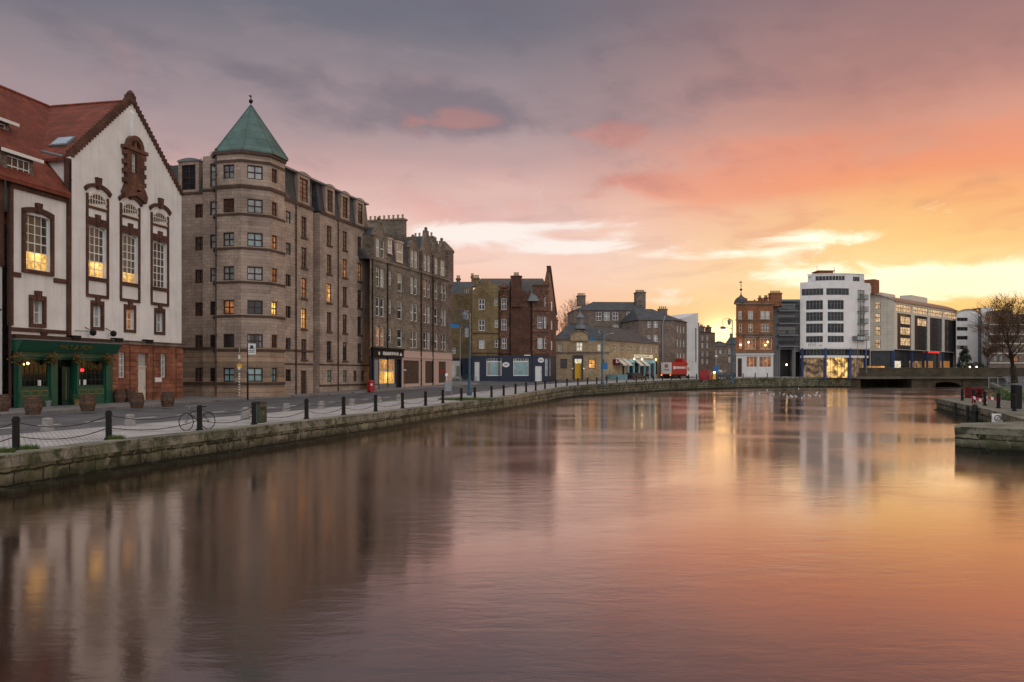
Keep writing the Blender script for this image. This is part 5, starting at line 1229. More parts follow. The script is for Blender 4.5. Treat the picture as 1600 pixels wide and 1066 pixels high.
# ---------------------------------------------------------------- 6-10. the grey range and its neighbours behind
FG, EG = simple_block('grey_stone_range', 'long grey-brown stone building with a chimney at each end of its slate roof', 897, 188, 86, 1.6, 15.6, 11, 485, 'greyst',
   [(931, 940, 488, 501), (943.5, 952.5, 488, 501), (957, 966, 487.5, 500.5), (979, 988, 487, 500), (979, 988, 507, 519), (957, 966, 507, 519)], hipz=469, h0=5, h1=0, chs=[(903, 915, 4, 6, 478, 463, 'greyst', 5), (995, 1009, 3.5, 6.5, 482, 457.5, 'greyst', 6)])
FH, EH = simple_block('hipped_stone_building', 'grey-brown stone building with hipped roof and one pale vertical flue', 998, 178, 78, 1.6, 8.1, 10.5, 500, 'greyst',
   [(1011.5, 1016.5, 502.5, 512), (1021.5, 1027.5, 502.5, 512), (1011.5, 1016.5, 524, 534), (1021.5, 1027.5, 524, 534)])
def hip_side():
    e = EH; L = 8.1; fs = Fr(L, 0, R(50)); ze = FH.z(998, 500)
    b = MB(fs); hs = [(a, a+.9, ze-1.0-2.9*k-1.5, ze-1.0-2.9*k) for k in range(3) for a in (1.2, 3.4, 5.8)]; b.wall(0, 8.5, -2, ze, hs, 0, .2); b.build('side_wall', 'greyst', e)
    for h in hs: window(e, fs, (h[0]+h[1])/2, h[2], h[1]-h[0], h[3]-h[2], .08, 1, 2, 'white', 'gpale', .08, .1)
    b = MB(); ap = (L-3.0, 5.5, FH.z(1035, 480)); a0 = (1.0, 5.5, FH.z(1035, 480)); q = [(-.3, -.3, ze), (L+.3, -.3, ze), (*fs.pt(8.8, -.3, 0)[:2], ze), (-.3, 12, ze)]
    b.quad(q[0], q[1], ap, a0); b.quad(q[1], q[2], ap); b.quad(q[2], q[3], a0, ap); b.quad(q[3], q[0], a0); b.build('roof', 'slate', e)
    b = MB(); x = FH.u(1035); b.tube((x, -.15, -1), (x, -.15, ze-.6), .16); b.tube((x, -.15, ze-.6), (x+.6, -.15, ze+.9), .14); b.build('pale_flue', 'grey', e)
    chimney(e, Fr(), L-1.5, L+.3, 5, 6, ze, FH.z(1048, 481.5), 'greyst', 4)
hip_side()
def white_slab():
    F = Fac(1066, 196, 60, 1.7); e = F.root('white_slab_building', 'windowless pale tapering slab building with one dark slit'); L = F.u(1091); z0 = -1; b = MB()
    sl = F.u(1086); s2 = F.u(1088.5); a, c = F.z(1066, 498), F.z(1091, 489); zt = lambda q: a+(c-a)*q/L; y0, y1 = F.z(1087, 566), F.z(1087, 513)
    for p, q in ((0, sl), (s2, L)): b.prism([(p, z0), (q, z0), (q, zt(q)), (p, zt(p))], 0, 9)
    b.prism([(sl, z0), (s2, z0), (s2, y0), (sl, y0)], 0, 9); b.prism([(sl, y1), (s2, y1), (s2, zt(s2)), (sl, zt(sl))], 0, 9); b.build('wall', 'harl2', e)
    b = MB(); b.box(sl, s2, .5, 8, y0, y1); b.build('slit_window', 'gdark', e)
white_slab()
simple_block('grey_cottage', 'narrow grey building end squeezed between the hipped building and the white slab', 1068, 205, 80, 1.7, 4, 8, 505, 'greyst', [(1072, 1075, 512, 520), (1072, 1075, 530, 538)], hipz=500)
simple_block('far_tenement', 'brown stone tenement with ragged chimneys far down the street, left of the setting sun', 1091, 245, 60, 1.9, 6.5, 11, 519, 'greyst', [(a, a+3, y, y+8) for a in (1096, 1103.5) for y in (524, 536, 549, 561)], hipz=516, cols=2,
   chs=[(1096, 1101, 3, 4.5, 520, 511, 'greyst', 3), (1107, 1111.5, 3, 4.5, 522, 512, 'greyst', 3)])
simple_block('far_house', 'low brown house at the end of the street under the setting sun', 1112, 330, 88, 2.0, 8.5, 10, 541, 'greyst', [(1117, 1120, 547, 553), (1124, 1127, 547, 553), (1133, 1136, 547, 553)], hipz=533)
simple_block('far_house', 'grey gabled house right of the setting sun, at the far end of the street', 1134, 290, 120, 2.0, 9, 10, 538, 'greyst', [(1138, 1141, 545, 553), (1138, 1141, 558, 566)], hipz=527, h0=0, h1=0, chs=[(1140, 1144, 3, 4, 535, 523, 'greyst', 2)])
simple_block('far_terrace', 'low distant stone terrace filling the end of the street', 1085, 380, 90, 2.0, 26, 10, 549, 'greyst', [(1094+6*k, 1097+6*k, 556, 562) for k in range(8)], hipz=541)
# ---------------------------------------------------------------- 11. orange tenement with the little dome
def dome_tenement():
    D = 200; zb = 1.9; F = Fac(1150, D, 90, zb); e = F.root('domed_corner_tenement', 'orange-brown stone tenement with a small corner dome and white shopfront, left of the balconies'); u = F.u; z = lambda y: CH+(HY-y)*D/FPX-zb; I = Fr(); ue = u(1208)
    r1 = [(u(1169), u(1176.5), z(499), z(486)), (u(1188.5), u(1195), z(499), z(486)), (u(1196), u(1202.5), z(499), z(486)), (u(1154), u(1159), z(499), z(486))]
    r2 = [(u(1169.5), u(1176), z(519), z(506)), (u(1189), u(1195), z(519), z(506)), (u(1196), u(1202), z(519), z(506)), (u(1155), u(1159), z(519), z(506))]
    r3 = [(u(1164), u(1181), z(546), z(528)), (u(1187.5), u(1206), z(546), z(528)), (u(1155), u(1159), z(545), z(530))]
    b = MB(); b.wall(0, ue, z(553), z(475), r1+r2+r3, 0, .2); sides(b, 0, ue, 9, -1, z(475), 0, .29); b.build('wall', 'orange', e)
    for h in r1+r2: window(e, I, (h[0]+h[1])/2, h[2], h[1]-h[0], h[3]-h[2], .06, 1 if h[1]-h[0] < .9 else 2, 2, 'cream', 'gpale' if h in r1 else 'gdark', .09, .12)
    for h in r3: window(e, I, (h[0]+h[1])/2, h[2], h[1]-h[0], h[3]-h[2], .1, 3 if h[1]-h[0] > 1 else 1, 1, 'cream', 'gsun', .07, .12)
    b = MB()
    for x, y in ((1169.5, 535), (1196, 539.5), (1199.5, 534.5), (1157, 539)): b.sphere((u(x), -.05, z(y)), .2, 6, 5)
    b.build('lamps', 'lamp', e)
    b = MB()
    for y, h, p in ((476, .4, .35), (501, .25, .2), (523, .3, .25), (552, .3, .2)): b.box(-.15, ue+.1, -p, .1, z(y), z(y)+h)
    b.build('string_course', 'greyst', e); b = MB()
    for h in r3[:2]: b.box(h[0]-.3, h[1]+.3, -.3, .05, h[3]+.1, h[3]+.45)
    b.build('string_course', 'greyst', e)
    b = MB(); b.box(u(1163), ue, .3, 1, z(474), z(470)); 
    for k in range(4): b.box(u(1166)+k*1.9, u(1168)+k*1.9, .1, .6, z(474), z(466+(k % 2)*2))
    b.build('parapet', 'orange', e); b = MB(); hip(b, u(1165), ue, 1, 8, z(474), z(468), 0, 0, 0); b.build('roof', 'slate', e)
    b = MB(); c = u(1160); b.lathe([(1.55, z(475)), (1.7, z(473)), (1.65, z(472)), (1.5, z(469)), (1.1, z(465.5)), (.5, z(463)), (.15, z(460)), (.1, z(457))], 12, c, 1.2, 0); b.build('dome', 'slate2', e)
    b = MB(); b.tube((c, 1.2, z(458)), (c, 1.2, z(438)), .05); b.sphere((c, 1.2, z(452)), .3, 8, 6); b.sphere((c, 1.2, z(445)), .14, 6, 5); b.box(c-.45, c+.25, 1.18, 1.22, z(441), z(439.5)); b.build('finial', 'black', e)
    chimney(e, I, u(1208.5), u(1225), 1.5, 4, z(478), z(458), 'orange', 7); chimney(e, I, u(1192), u(1196), 3, 4, z(474), z(465), 'orange', 2); chimney(e, I, u(1203), u(1208), 4, 5, z(474), z(464), 'orange', 3)
    b = MB(); sw = [(u(1166), u(1183), z(574), z(557)), (u(1186), u(1205), z(574), z(557)), (u(1152.5), u(1159), -.6, z(560))]; b.wall(0, ue, -1.2, z(553), sw, -.12, .25); b.box(-.1, ue+.1, -.4, -.1, z(554.5), z(552.5)); sh = b.build('shopfront', 'harl2', e)
    for h in sw[:2]: window(sh, I, (h[0]+h[1])/2, h[2], h[1]-h[0], h[3]-h[2], .0, 3, 1, 'white', 'gsun', .07, .1)
    b = MB(); b.box(sw[2][0], sw[2][1], .0, .08, -.6, z(560)); b.build('door', 'dframe', sh)
dome_tenement()
# ---------------------------------------------------------------- 12. grey building with stacked balconies
def balcony_building():
    D = 203; zb = 1.9; F = Fac(1207.5, D, 90, zb); e = F.root('balcony_building', 'dark grey metal building with a stack of balconies left of the white curved block'); u = F.u; z = lambda y: CH+(HY-y)*D/FPX-zb; I = Fr(); ue = u(1256)
    ys = [(474, 484), (492, 504), (510, 522), (528, 539)]; hs = [(u(1216), u(1244), z(c), z(a)) for a, c in ys]
    b = MB(); b.wall(0, ue, z(545), z(468), hs, 0, .3); sides(b, 0, ue, 9, -1, z(468), 0, .33); b.wall(0, ue, -1, z(545), [(u(1217), u(1238), -1, z(545)-.2), (u(1243), u(1253), -1, z(550))], 0, 1.5); b.build('wall', 'clad', e)
    b = MB(); b.box(u(1215), u(1255), 1.4, 1.5, -1, z(545)); b.build('undercroft', 'dark', e)
    for i, h in enumerate(hs): window(e, I, (h[0]+h[1])/2, h[2], h[1]-h[0], h[3]-h[2], .15, 6, 1, 'lead', 'gdark' if i else 'gpale', .08, .1)
    for i, (a, c) in enumerate(ys):
        b = MB(); x0, x1 = u(1214), u(1245); b.box(x0, x1, -1.7, 0, z(c+2.5)-.12, z(c+2.5)+.12); o = b.build('balcony', 'lead', e)
        b = MB(); zz = z(c+2.5)+.12; b.box(x0, x1, -1.72, -1.66, zz+1.05, zz+1.12); n = 26
        for k in range(n+1): q = x0+(x1-x0)*k/n; b.box(q-.02, q+.02, -1.71, -1.67, zz, zz+1.05)
        b.box(x0, x0+.05, -1.7, 0, zz+1.05, zz+1.12); b.box(x1-.05, x1, -1.7, 0, zz+1.05, zz+1.12); b.build('railing', 'black', o)
    b = MB(); b.box(u(1214)-.1, u(1245)+.1, -1.8, 0, z(472), z(470.5)); b.build('canopy', 'lead', e)
    b = MB(); b.tube((u(1238.5), -1.5, -1), (u(1238.5), -1.5, z(541)), .16, None, 8); b.tube((u(1215), -1.5, -1), (u(1215), -1.5, z(541)), .12, None, 8); b.build('column', 'lead', e)
    b = MB(); b.sphere((u(1229.5), .2, z(570)), .22, 6, 5); b.build('entrance_lamp', 'lamp', e)
M['clad'] = wallpaint('grey_metal_cladding', (.17,.175,.18), (.08,.08,.08), .3, .5, .9, .45)
balcony_building()
# ---------------------------------------------------------------- 13. white curved block
def curved_block():
    D = 200; zb = 1.8; F = Fac(1255, D, 90, zb); e = F.root('curved_white_block', 'white apartment block with curved front, dark window bands and lit shop below', 'building'); u = F.u; z = lambda y: CH+(HY-y)*D/FPX-zb; L = u(1371)
    # plan: bowed front, tighter at the left
    sag = 4.2
    def bend(p):
        x, y, zz = p; t = (x-L*.42)/(L*.58); k = min(abs(t), 1.05); a = sag*(k**2.0); sl = sag*2.0*(k**1.0)*(1 if t > 0 else -1)/(L*.58)
        n = sqrt(1+sl*sl); return (x-y*sl/n, a+y/n-.0, zz)
    def MBc(): q = MB(); q.post = bend; return q
    def strip(x0, x1, z0, z1, n, gm='gband', fm='lead'):
        b = MBc(); m = max(2, n)
        for k in range(m+1): q = x0+(x1-x0)*k/m; b.box(max(x0, q-.06), min(x1, q+.06), .12, .2, z0, z1)
        for k in range(m): a, c = x0+(x1-x0)*k/m, x0+(x1-x0)*(k+1)/m; b.box(a, c, .125, .19, z0, z0+.09); b.box(a, c, .125, .19, z1-.09, z1); b.box(a, c, .13, .18, z0+(z1-z0)*.62, z0+(z1-z0)*.62+.05)
        o = b.build('window', fm, e); p = MBc()
        for k in range(m): a, c = x0+(x1-x0)*k/m, x0+(x1-x0)*(k+1)/m; p.quad((a, .17, z0), (c, .17, z0), (c, .17, z1), (a, .17, z1))
        p.build('pane', gm, o)
    rows = [((1257, 1287), (1291.5, 1328), 450.5, 461), ((1263, 1286.5), (1293.5, 1319), 469, 483.5), ((1263, 1286.5), (1293.5, 1319), 487.5, 501.5), ((1263, 1286.5), (1293.5, 1319), 505.5, 520), ((1263, 1286.5), (1293.5, 1319), 525, 535)]
    hs = []; 
    for A, B_, y0, y1 in rows:
        for q in (A, B_): hs.append((u(q[0]), u(q[1]), z(y1), z(y0)))
    bal = [(u(1344), u(1358.5), z(b_), z(a_)) for a_, b_ in ((452, 467), (470, 486), (488, 505), (507, 523))]
    b = MBc(); zp = z(440); b.wall(0, L, z(544), zp, hs+bal, 0, .3); b.build('wall', 'rend', e)
    for i, h in enumerate(hs): strip(*h, 6 if h[1]-h[0] > 4 else 5, 'gband')
    for i, h in enumerate(bal):
        strip(*h, 2, 'gpale', 'lead'); b = MBc(); b.box(h[0]-.1, h[1]+.3, -.8, .0, h[2]-.1, h[2]+.1); o = b.build('balcony', 'lead', e); b = MBc()
        for k in range(14): q = h[0]-.1+(h[1]-h[0]+.4)*k/13; b.box(q-.02, q+.02, -.79, -.75, h[2]+.1, h[2]+1.1)
        b.box(h[0]-.1, h[1]+.3, -.8, -.74, h[2]+1.1, h[2]+1.17); b.build('railing', 'black', o)
    b = MBc(); b.box(u(1334), u(1358.5), -1.3, 0, z(532), z(525)); bx = b.build('projecting_bay', 'lead', e); b = MBc()
    for k in range(4): q = u(1335)+(u(1357)-u(1335))*k/4; b.box(q+.1, q+.8, -1.33, -1.3, z(531), z(526))
    b.build('bay_windows', 'gpale', bx); b = MBc(); b.tube((u(1337.5), -1.1, z(583)), (u(1337.5), -1.1, z(532)), .07); b.tube((u(1354), -1.1, z(583)), (u(1354), -1.1, z(532)), .07); b.build('bay_posts', 'lead', bx)
    # flat roof, sides and the set back drum
    b = MB(); n = 24; ring = [bend((L*k/n, .3, 0))[:2] for k in range(n+1)]+[(L+4.5, 14), (5, 14)]; b.slab(ring, zp-.6, zp-.4); b.build('roof', 'lead', e)
    b = MB(); y0 = bend((0, 0, 0)); y1 = bend((L, 0, 0)); b.quad((y1[0], y1[1], -1), (y1[0]+4.5, 14, -1), (y1[0]+4.5, 14, zp), (y1[0], y1[1], zp)); b.quad((y0[0]+4.4, 14, -1), (y0[0], y0[1], -1), (y0[0], y0[1], zp), (y0[0]+4.4, 14, zp)); b.quad((L+4.5, 14, -1), (4.4, 14, -1), (4.4, 14, zp), (L+4.5, 14, zp)); b.build('side_wall', 'rend', e)
    dx0, dx1 = u(1269.5), u(1359); zt = z(427); b = MB(); b.post = lambda p: (p[0], p[1]+1.4+1.8*((p[0]-(dx0+dx1)/2)/((dx1-dx0)/2))**2, p[2])
    ph = [(u(1280), u(1324), z(437), z(430)), (u(1338), u(1350), z(438), z(431))]; b.wall(dx0, dx1, zp-.4, zt, ph, 0, .2); n = 14
    for k in range(n): a, c = dx0+(dx1-dx0)*k/n, dx0+(dx1-dx0)*(k+1)/n; b.box(a, c, -.12, .3, zt, zt+.15)
    pw = b.post; b.build('penthouse_wall', 'rend', e)
    for h in ph:
        b = MB(); b.post = pw; m = 9 if h[1]-h[0] > 3 else 4
        for k in range(m): a, c = h[0]+(h[1]-h[0])*k/m, h[0]+(h[1]-h[0])*(k+1)/m; b.box(a+.07, c-.07, .1, .16, h[2], h[3])
        b.build('window', 'gband', e)
    b = MB(); b.post = lambda p: (p[0]+.36*p[1]-1.1, p[1], p[2]); b.box(dx0, dx1, 3.4, 12, zp-.3, zt); b.box(u(1270), u(1276), 2.5, 8, zt-.5, z(427)); b.build('penthouse_core', 'rend', e); b = MB(); b.box(u(1289), u(1312), 4, 8, zt, z(419.5)); b.box(u(1287), u(1314), 3.7, 8.3, z(421), z(419.5)); b.build('plant_room', 'orange', e)
    b = MB(); b.tube((u(1286), 4, zt), (u(1286), 4, z(412)), .04); b.tube((u(1314), 4, zt), (u(1314), 4, z(414)), .04); b.build('aerials', 'black', e)
    # glazed ground floors
    b = MBc(); zg = z(585)
    nn = 14
    for k in range(nn): a, c = L*k/nn, L*(k+1)/nn; b.box(a, c, .3, .5, z(559), z(555.5))
    b.build('white_band', 'white', e); b = MBc()
    for k in range(nn): a, c = L*k/nn, L*(k+1)/nn; b.box(a, c, .1, .55, z(545.5), z(543.8))
    b.build('white_band', 'white', e)
    b = MBc()
    for k in range(nn): a, c = L*k/nn, L*(k+1)/nn; b.quad((a, .9, z(555)), (c, .9, z(555)), (c, .9, z(545)), (a, .9, z(545)))
    b.build('upper_glazing', 'gband', e)
    for i, (a, c, g_) in enumerate(((1258, 1288, 'gshop'), (1293, 1330, 'gshop2'), (1333, 1364, 'gshop'))):
        b = MBc(); x0, x1 = u(a), u(c); m = 6
        for k in range(m): p, q = x0+(x1-x0)*k/m, x0+(x1-x0)*(k+1)/m; b.quad((p, .9, -.6), (q, .9, -.6), (q, .9, z(559)), (p, .9, z(559)))
        o = b.build('lit_shop_window', g_, e); b = MBc()
        for k in range(m+1): q = x0+(x1-x0)*k/m; b.box(q-.05, q+.05, .8, .88, -.6, z(545))
        b.build('glazing_bars', 'lead', o)
    for x, w in ((1258, .25), (1290.5, .3), (1331, .2), (1362.5, .2)): b = MBc(); b.box(u(x)-w*.8, u(x)+w*.8, .1, .6, -1, z(544)); b.build('column', 'blue', e)
    b = MBc(); x = u(1266); rr = random.Random(8)
    for k in range(4): b.box(x+k*.45, x+k*.45+.1, -.03, .0, z(541.5), z(537)); b.box(x+k*.45, x+k*.45+.3, -.03, .0, z(538-(k % 2)*2), z(537.2-(k % 2)*2))
    b.box(x+2.2, x+2.9, -.03, 0, z(540), z(539.2)); b.build('dark_lettering', 'lead', e)
M['rend'] = wallpaint('white_render', (.75,.73,.70), (.45,.44,.42), .25)
M['gshop'] = emit('lit_shop_glass', (1.0,.58,.25), .24, 1.0, .9, False)
M['gshop2'] = emit('bright_shop_glass', (1.0,.60,.18), 1.15, .9, .8, False)
curved_block()
# ---------------------------------------------------------------- 14. cream and glass office block with barrel roof
def office_block():
    F = Fac(1397, 205, 44, 1.8); e = F.root('glazed_office_block', 'long cream and dark glass block with arched metal roof and blue columns'); u = F.u; z = F.z; I = Fr(); L = u(1495); zt = z(1397, 470); zg = z(1397, 546)
    bays = [(1402, 1424), (1429, 1449.5), (1453, 1472.5), (1476, 1494)]; zb0, zb1 = zg+.1, z(1402, 489)
    hs = [(u(a), u(c), zb0, zb1) for a, c in bays]; tz0, tz1 = z(1400, 486), z(1400, 474.5); ts = [(u(a)-.8, u(c)+.2, tz0, tz1) for a, c in bays]
    b = MB(); b.wall(0, L, zg, zt, hs+ts, 0, .35); b.quad((L, 0, -1), (L, 14, -1), (L, 14, zt), (L, 0, zt)); b.quad((L, 14, -1), (0, 14, -1), (0, 14, zt), (L, 14, zt)); b.build('front_wall', 'cream', e)
    for i, h in enumerate(hs):
        W, H_ = h[1]-h[0], h[3]-h[2]; o = window(e, I, h[0]+W*.62, h[2], W*.76, H_, .2, 4, 9, 'dframe', 'gband', .07, .1)
        b = MB(); b.box(h[0], h[0]+W*.24, .12, .2, h[2], h[3]); b.build('dark_panel', 'dframe', e)
        if i < 2:
            for k in range(3 if i == 0 else 1):
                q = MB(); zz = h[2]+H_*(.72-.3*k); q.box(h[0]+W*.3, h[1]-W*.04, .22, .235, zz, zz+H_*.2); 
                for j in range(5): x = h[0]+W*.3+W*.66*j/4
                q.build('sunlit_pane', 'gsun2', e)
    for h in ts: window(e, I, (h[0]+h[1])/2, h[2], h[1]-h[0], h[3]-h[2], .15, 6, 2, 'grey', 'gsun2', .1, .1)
    # end wall towards the curved block, with an arched head
    fe = Fr(0, 0, R(-94)); W = 9.6; fe = Fr(-W*cos(R(-70)), -W*sin(R(-70)), R(-70))
    n = 12; arch = [(W*.5-W*.5*cos(pi*k/n), zt-.2+2.0*sin(pi*k/n)) for k in range(n+1)]
    b = MB(fe); 
    def fpx(q): lx, ly, _ = fe.pt(q, 0, 0); X, Y = F.world(lx, ly); return 800+FPX*X/Y
    qs = [W*k/200 for k in range(201)]; d0 = min(qs, key=lambda q: abs(fpx(q)-1367.5)); d1 = min(qs, key=lambda q: abs(fpx(q)-1375.5));  b.wall(0, W, zg-.3, zt-.2, [(d0, d1, zg+.3+3.15*k, zg+2.5+3.15*k) for k in range(4)], 0, .2); b.prism([(0, zt-.2), (W, zt-.2)]+arch[::-1][1:-1], 0, .3); b.build('end_wall', 'creamc', e)
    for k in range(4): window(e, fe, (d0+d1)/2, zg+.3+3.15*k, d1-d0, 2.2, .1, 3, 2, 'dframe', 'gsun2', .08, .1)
    # barrel roof along the block
    b = MB(); n = 10; pr = [(-.3+14.6*k/n, zt+2.1*sin(pi*(k/n))**.8) for k in range(n+1)]
    xa = [fe.pt(0, 0, 0)[0], 0]
    for k in range(n):
        (w0, z0), (w1, z1) = pr[k], pr[k+1]; b.quad((-3.0 if k > 3 else -1.0*k, w0, z0), (L+.3, w0, z0-.0), (L+.3, w1, z1), (-3.0 if k > 2 else -1.0*(k+1), w1, z1))
    b.prism([(0, zt-.15), (L+.3, zt-.15), (L+.3, zt+.12), (0, zt+.12)], -.35, .0); b.build('roof', 'coppr', e)
    for a, c, y0, y1, w in ((1378, 1399, 472, 457, 5), (1424, 1449, 475, 461, 5)): b = MB(); b.box(u(a, w), u(c, w), w, w+3, zt, z(a, y1, w)); b.build('plant_room', 'cream', e)
    b = MB(); b.box(u(1366, 6), u(1374, 6), 6, 9, zt, z(1370, 437, 6)); b.build('stair_tower', 'orange', e)
    # ground floor
    b = MB(); b.wall(0, L, -1, zg, [], .9, 0); b.fr = fe; b.wall(0, W, -1, zg-.25, [], .6, 0); b.build('ground_glazing', 'gband', e)
    for i, (a, c, g_) in enumerate(((1400, 1413, 'gwhite'), (1426, 1446, 'gshop'), (1450, 1463, 'glit'), (1474, 1489, 'glit'))):
        b = MB(); b.quad((u(a), .85, -.8), (u(c), .85, -.8), (u(c), .85, z(a, 564)), (u(a), .85, z(a, 564))); b.build('lit_pane', g_, e)
    b = MB(fe); b.quad((3.0, .55, -.8), (7.5, .55, -.8), (7.5, .55, 2.2), (3.0, .55, 2.2)); b.build('lit_entrance', 'glit', e)
    for x in (1397.5, 1425.5, 1450, 1474, 1494.5): b = MB(); b.box(u(x)-.2, u(x)+.2, .0, .4, -1, zg); b.build('column', 'blue', e)
    b = MB(fe); b.box(.2, 1.9, -.1, .5, -1, zg-.3); b.build('blue_panel', 'blue', e)
    b = MB(); b.box(u(1451), u(1470), .3, .4, z(1460, 552), z(1460, 549.5)); b.build('red_shop_sign', 'redsign', e)
M['creamc'] = wallpaint('cream_cladding', (.50,.46,.38), (.2,.18,.15), .2, .6, 1.4, .9)
M['coppr'] = plain('brown_metal_roof', (.30,.20,.15), .4, .5)
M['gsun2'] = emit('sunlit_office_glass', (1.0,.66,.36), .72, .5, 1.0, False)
M['redsign'] = emit('lit_red_sign', (1.0,.03,.02), .8)
office_block()
# ---------------------------------------------------------------- 15-16. blocks on the far right
def barrel_block():
    D = 236; zb = 1.8; F = Fac(1494, D, 86, zb); e = F.root('arched_roof_block', 'white block with shallow arched roof and three dark window strips, behind the dark conifer'); u = F.u; z = F.z; I = Fr(); L = u(1533); ze = z(1510, 494)
    hs = [(u(1495), u(1512), z(1503, y1), z(1503, y0)) for y0, y1 in ((496.5, 502), (511, 517), (525, 531), (540, 546))]
    b = MB(); b.wall(0, L, -1, ze, hs, 0, .25); b.post = lambda p: (p[0]+.5*p[1], p[1], p[2]); sides(b, 0, L, 12, -1, ze); n = 12; b.prism([(0, ze), (L, ze)]+[(L/2+L/2*cos(pi*k/n), ze+1.75*sin(pi*k/n)) for k in range(1, n)], 0, 12); b.build('wall', 'rend', e)
    b = MB(); 
    for k in range(n):
        f = lambda k, r: (L/2+(L/2+r)*cos(pi*k/n), ze+(1.75+r)*sin(pi*k/n)); p = [f(k, .02), f(k+1, .02), f(k+1, .25), f(k, .25)]
        b.hexa([(p[0][0], -.3, p[0][1]), (p[1][0], -.3, p[1][1]), (p[1][0], 12.2, p[1][1]), (p[0][0], 12.2, p[0][1])], [(p[3][0], -.3, p[3][1]), (p[2][0], -.3, p[2][1]), (p[2][0], 12.2, p[2][1]), (p[3][0], 12.2, p[3][1])])
    b.post = lambda p: (p[0]+.5*p[1], p[1], p[2]); b.build('roof', 'coppr', e)
    for h in hs: window(e, I, (h[0]+h[1])/2, h[2], h[1]-h[0], h[3]-h[2], .1, 3, 1, 'lead', 'gdark', .08, .1)
    b = MB(); b.box(u(1528), u(1533), -.15, 0, -1, ze); b.build('dark_stair_strip', 'lead', e)
    b = MB(); x0, x1 = u(1533), u(1552); zt = z(1540, 481); hh = [(u(1539), u(1546), z(1540, 503), z(1540, 493))]; b.wall(x0, x1, -1, zt, hh, 0, .2); sides(b, x0, x1, 10, -1, zt, 0, .55); b.quad((x0, 0, zt), (x1, 0, zt), (x1, 10, zt), (x0, 10, zt)); b.build('tower_wall', 'rend', e)
    for h in hh: window(e, I, (h[0]+h[1])/2, h[2], h[1]-h[0], h[3]-h[2], .1, 3, 2, 'lead', 'gsun', .08, .1)
barrel_block()
def brown_block():
    D = 228; zb = 1.8; F = Fac(1546, D, 88, zb); e = F.root('brown_flats', 'dark brown flats with thin pale floor bands, behind the bare tree at the right edge'); u = F.u; z = F.z; I = Fr(); L = u(1680)
    rows = [(496, 505), (511, 520), (526, 535), (541, 550), (556, 565)]; hs = [(1.2+4.2*k, 3.8+4.2*k, z(1560, c), z(1560, a)) for a, c in rows for k in range(5)]; zt = z(1550, 491)
    b = MB(); b.wall(0, L, -1, zt, hs, 0, .25); sides(b, 0, L, 12, -1, zt, 0, .57); b.quad((0, 0, zt), (L, 0, zt), (L+6.8, 12, zt), (6.8, 12, zt)); b.build('wall', 'greyst', e)
    for i, h in enumerate(hs): window(e, I, (h[0]+h[1])/2, h[2], h[1]-h[0], h[3]-h[2], .1, 3, 1, 'dframe', 'gdark' if i % 7 else 'gsun', .08, .1)
    b = MB()
    for a, c in rows: b.box(0, L, -.15, .05, z(1560, c+3), z(1560, c+1.6))
    b.build('floor_bands', 'cream', e); b = MB(); b.box(u(1568), u(1590), 2, 8, zt, z(1568, 484)); b.build('plant_room', 'greyst', e)
brown_block()
# ---------------------------------------------------------------- bridge over the head of the basin
def bridge():
    e = empty('road_bridge', (80, 203, 0), 0, 'low stone road bridge crossing the far end of the basin on piers', 'bridge')
    Y = lambda p: CH+(HY-p)*203/FPX; x = lambda p: (p-800)/FPX*203-80; zp, zs, zd = Y(575.5), Y(588.5), Y(592)
    b = MB(); b.box(x(1329), 62, 0, .6, zs, zp); b.box(x(1329), 62, 13.4, 14, zs, zp); p_ = b.build('parapet', 'quay2', e)
    b = MB(); b.box(x(1329), 62, -.1, .7, zp, zp+.12); b.build('parapet_coping', 'coping2', p_)
    b = MB(); b.box(x(1329), 62, -.35, 14.3, zd, zs); b.build('deck_edge', 'coping2', e)
    b = MB()
    for a, c in ((1326, 1346), (1426, 1457), (1506, 1700)): b.box(x(a), x(c), .5, 13.5, WZ-2, zd)
    b.box(45, 62, .3, 13.6, WZ-2, zd); b.build('pier', 'quay2', e)
    b = MB(); n = 10                                          # arched spandrel between pier and right bank
    for a, c in ((1457, 1506),):
        xa, xc = x(a), x(c); m, r = (xa+xc)/2, (xc-xa)/2
        for k in range(n):
            t0, t1 = -1+2*k/n, -1+2*(k+1)/n; f = lambda t: WZ-.1+1.35*sqrt(max(0, 1-t*t)); b.hexa([(m+r*t0, .8, f(t0)), (m+r*t1, .8, f(t1)), (m+r*t1, 1.4, f(t1)), (m+r*t0, 1.4, f(t0))], [(m+r*t0, .8, zd), (m+r*t1, .8, zd), (m+r*t1, 1.4, zd), (m+r*t0, 1.4, zd)])
    b.build('arch', 'quay2', e)
    b = MB(); b.box(x(1346), x(1426), 13.3, 13.5, WZ-2, zd); b.build('dark_back_wall', 'quay2', e)
M['quay2'] = stone('brown_bridge_stone', (.09,.072,.045), (.062,.052,.034), (.03,.025,.02), 1.2, .4, .03, st=.6, var=.35, stain=(.04,.045,.02))
M['coping2'] = stone('bridge_coping', (.12,.105,.08), (.095,.082,.062), (.05,.04,.03), 2.2, 40, .02, st=.4, var=.3)
bridge()
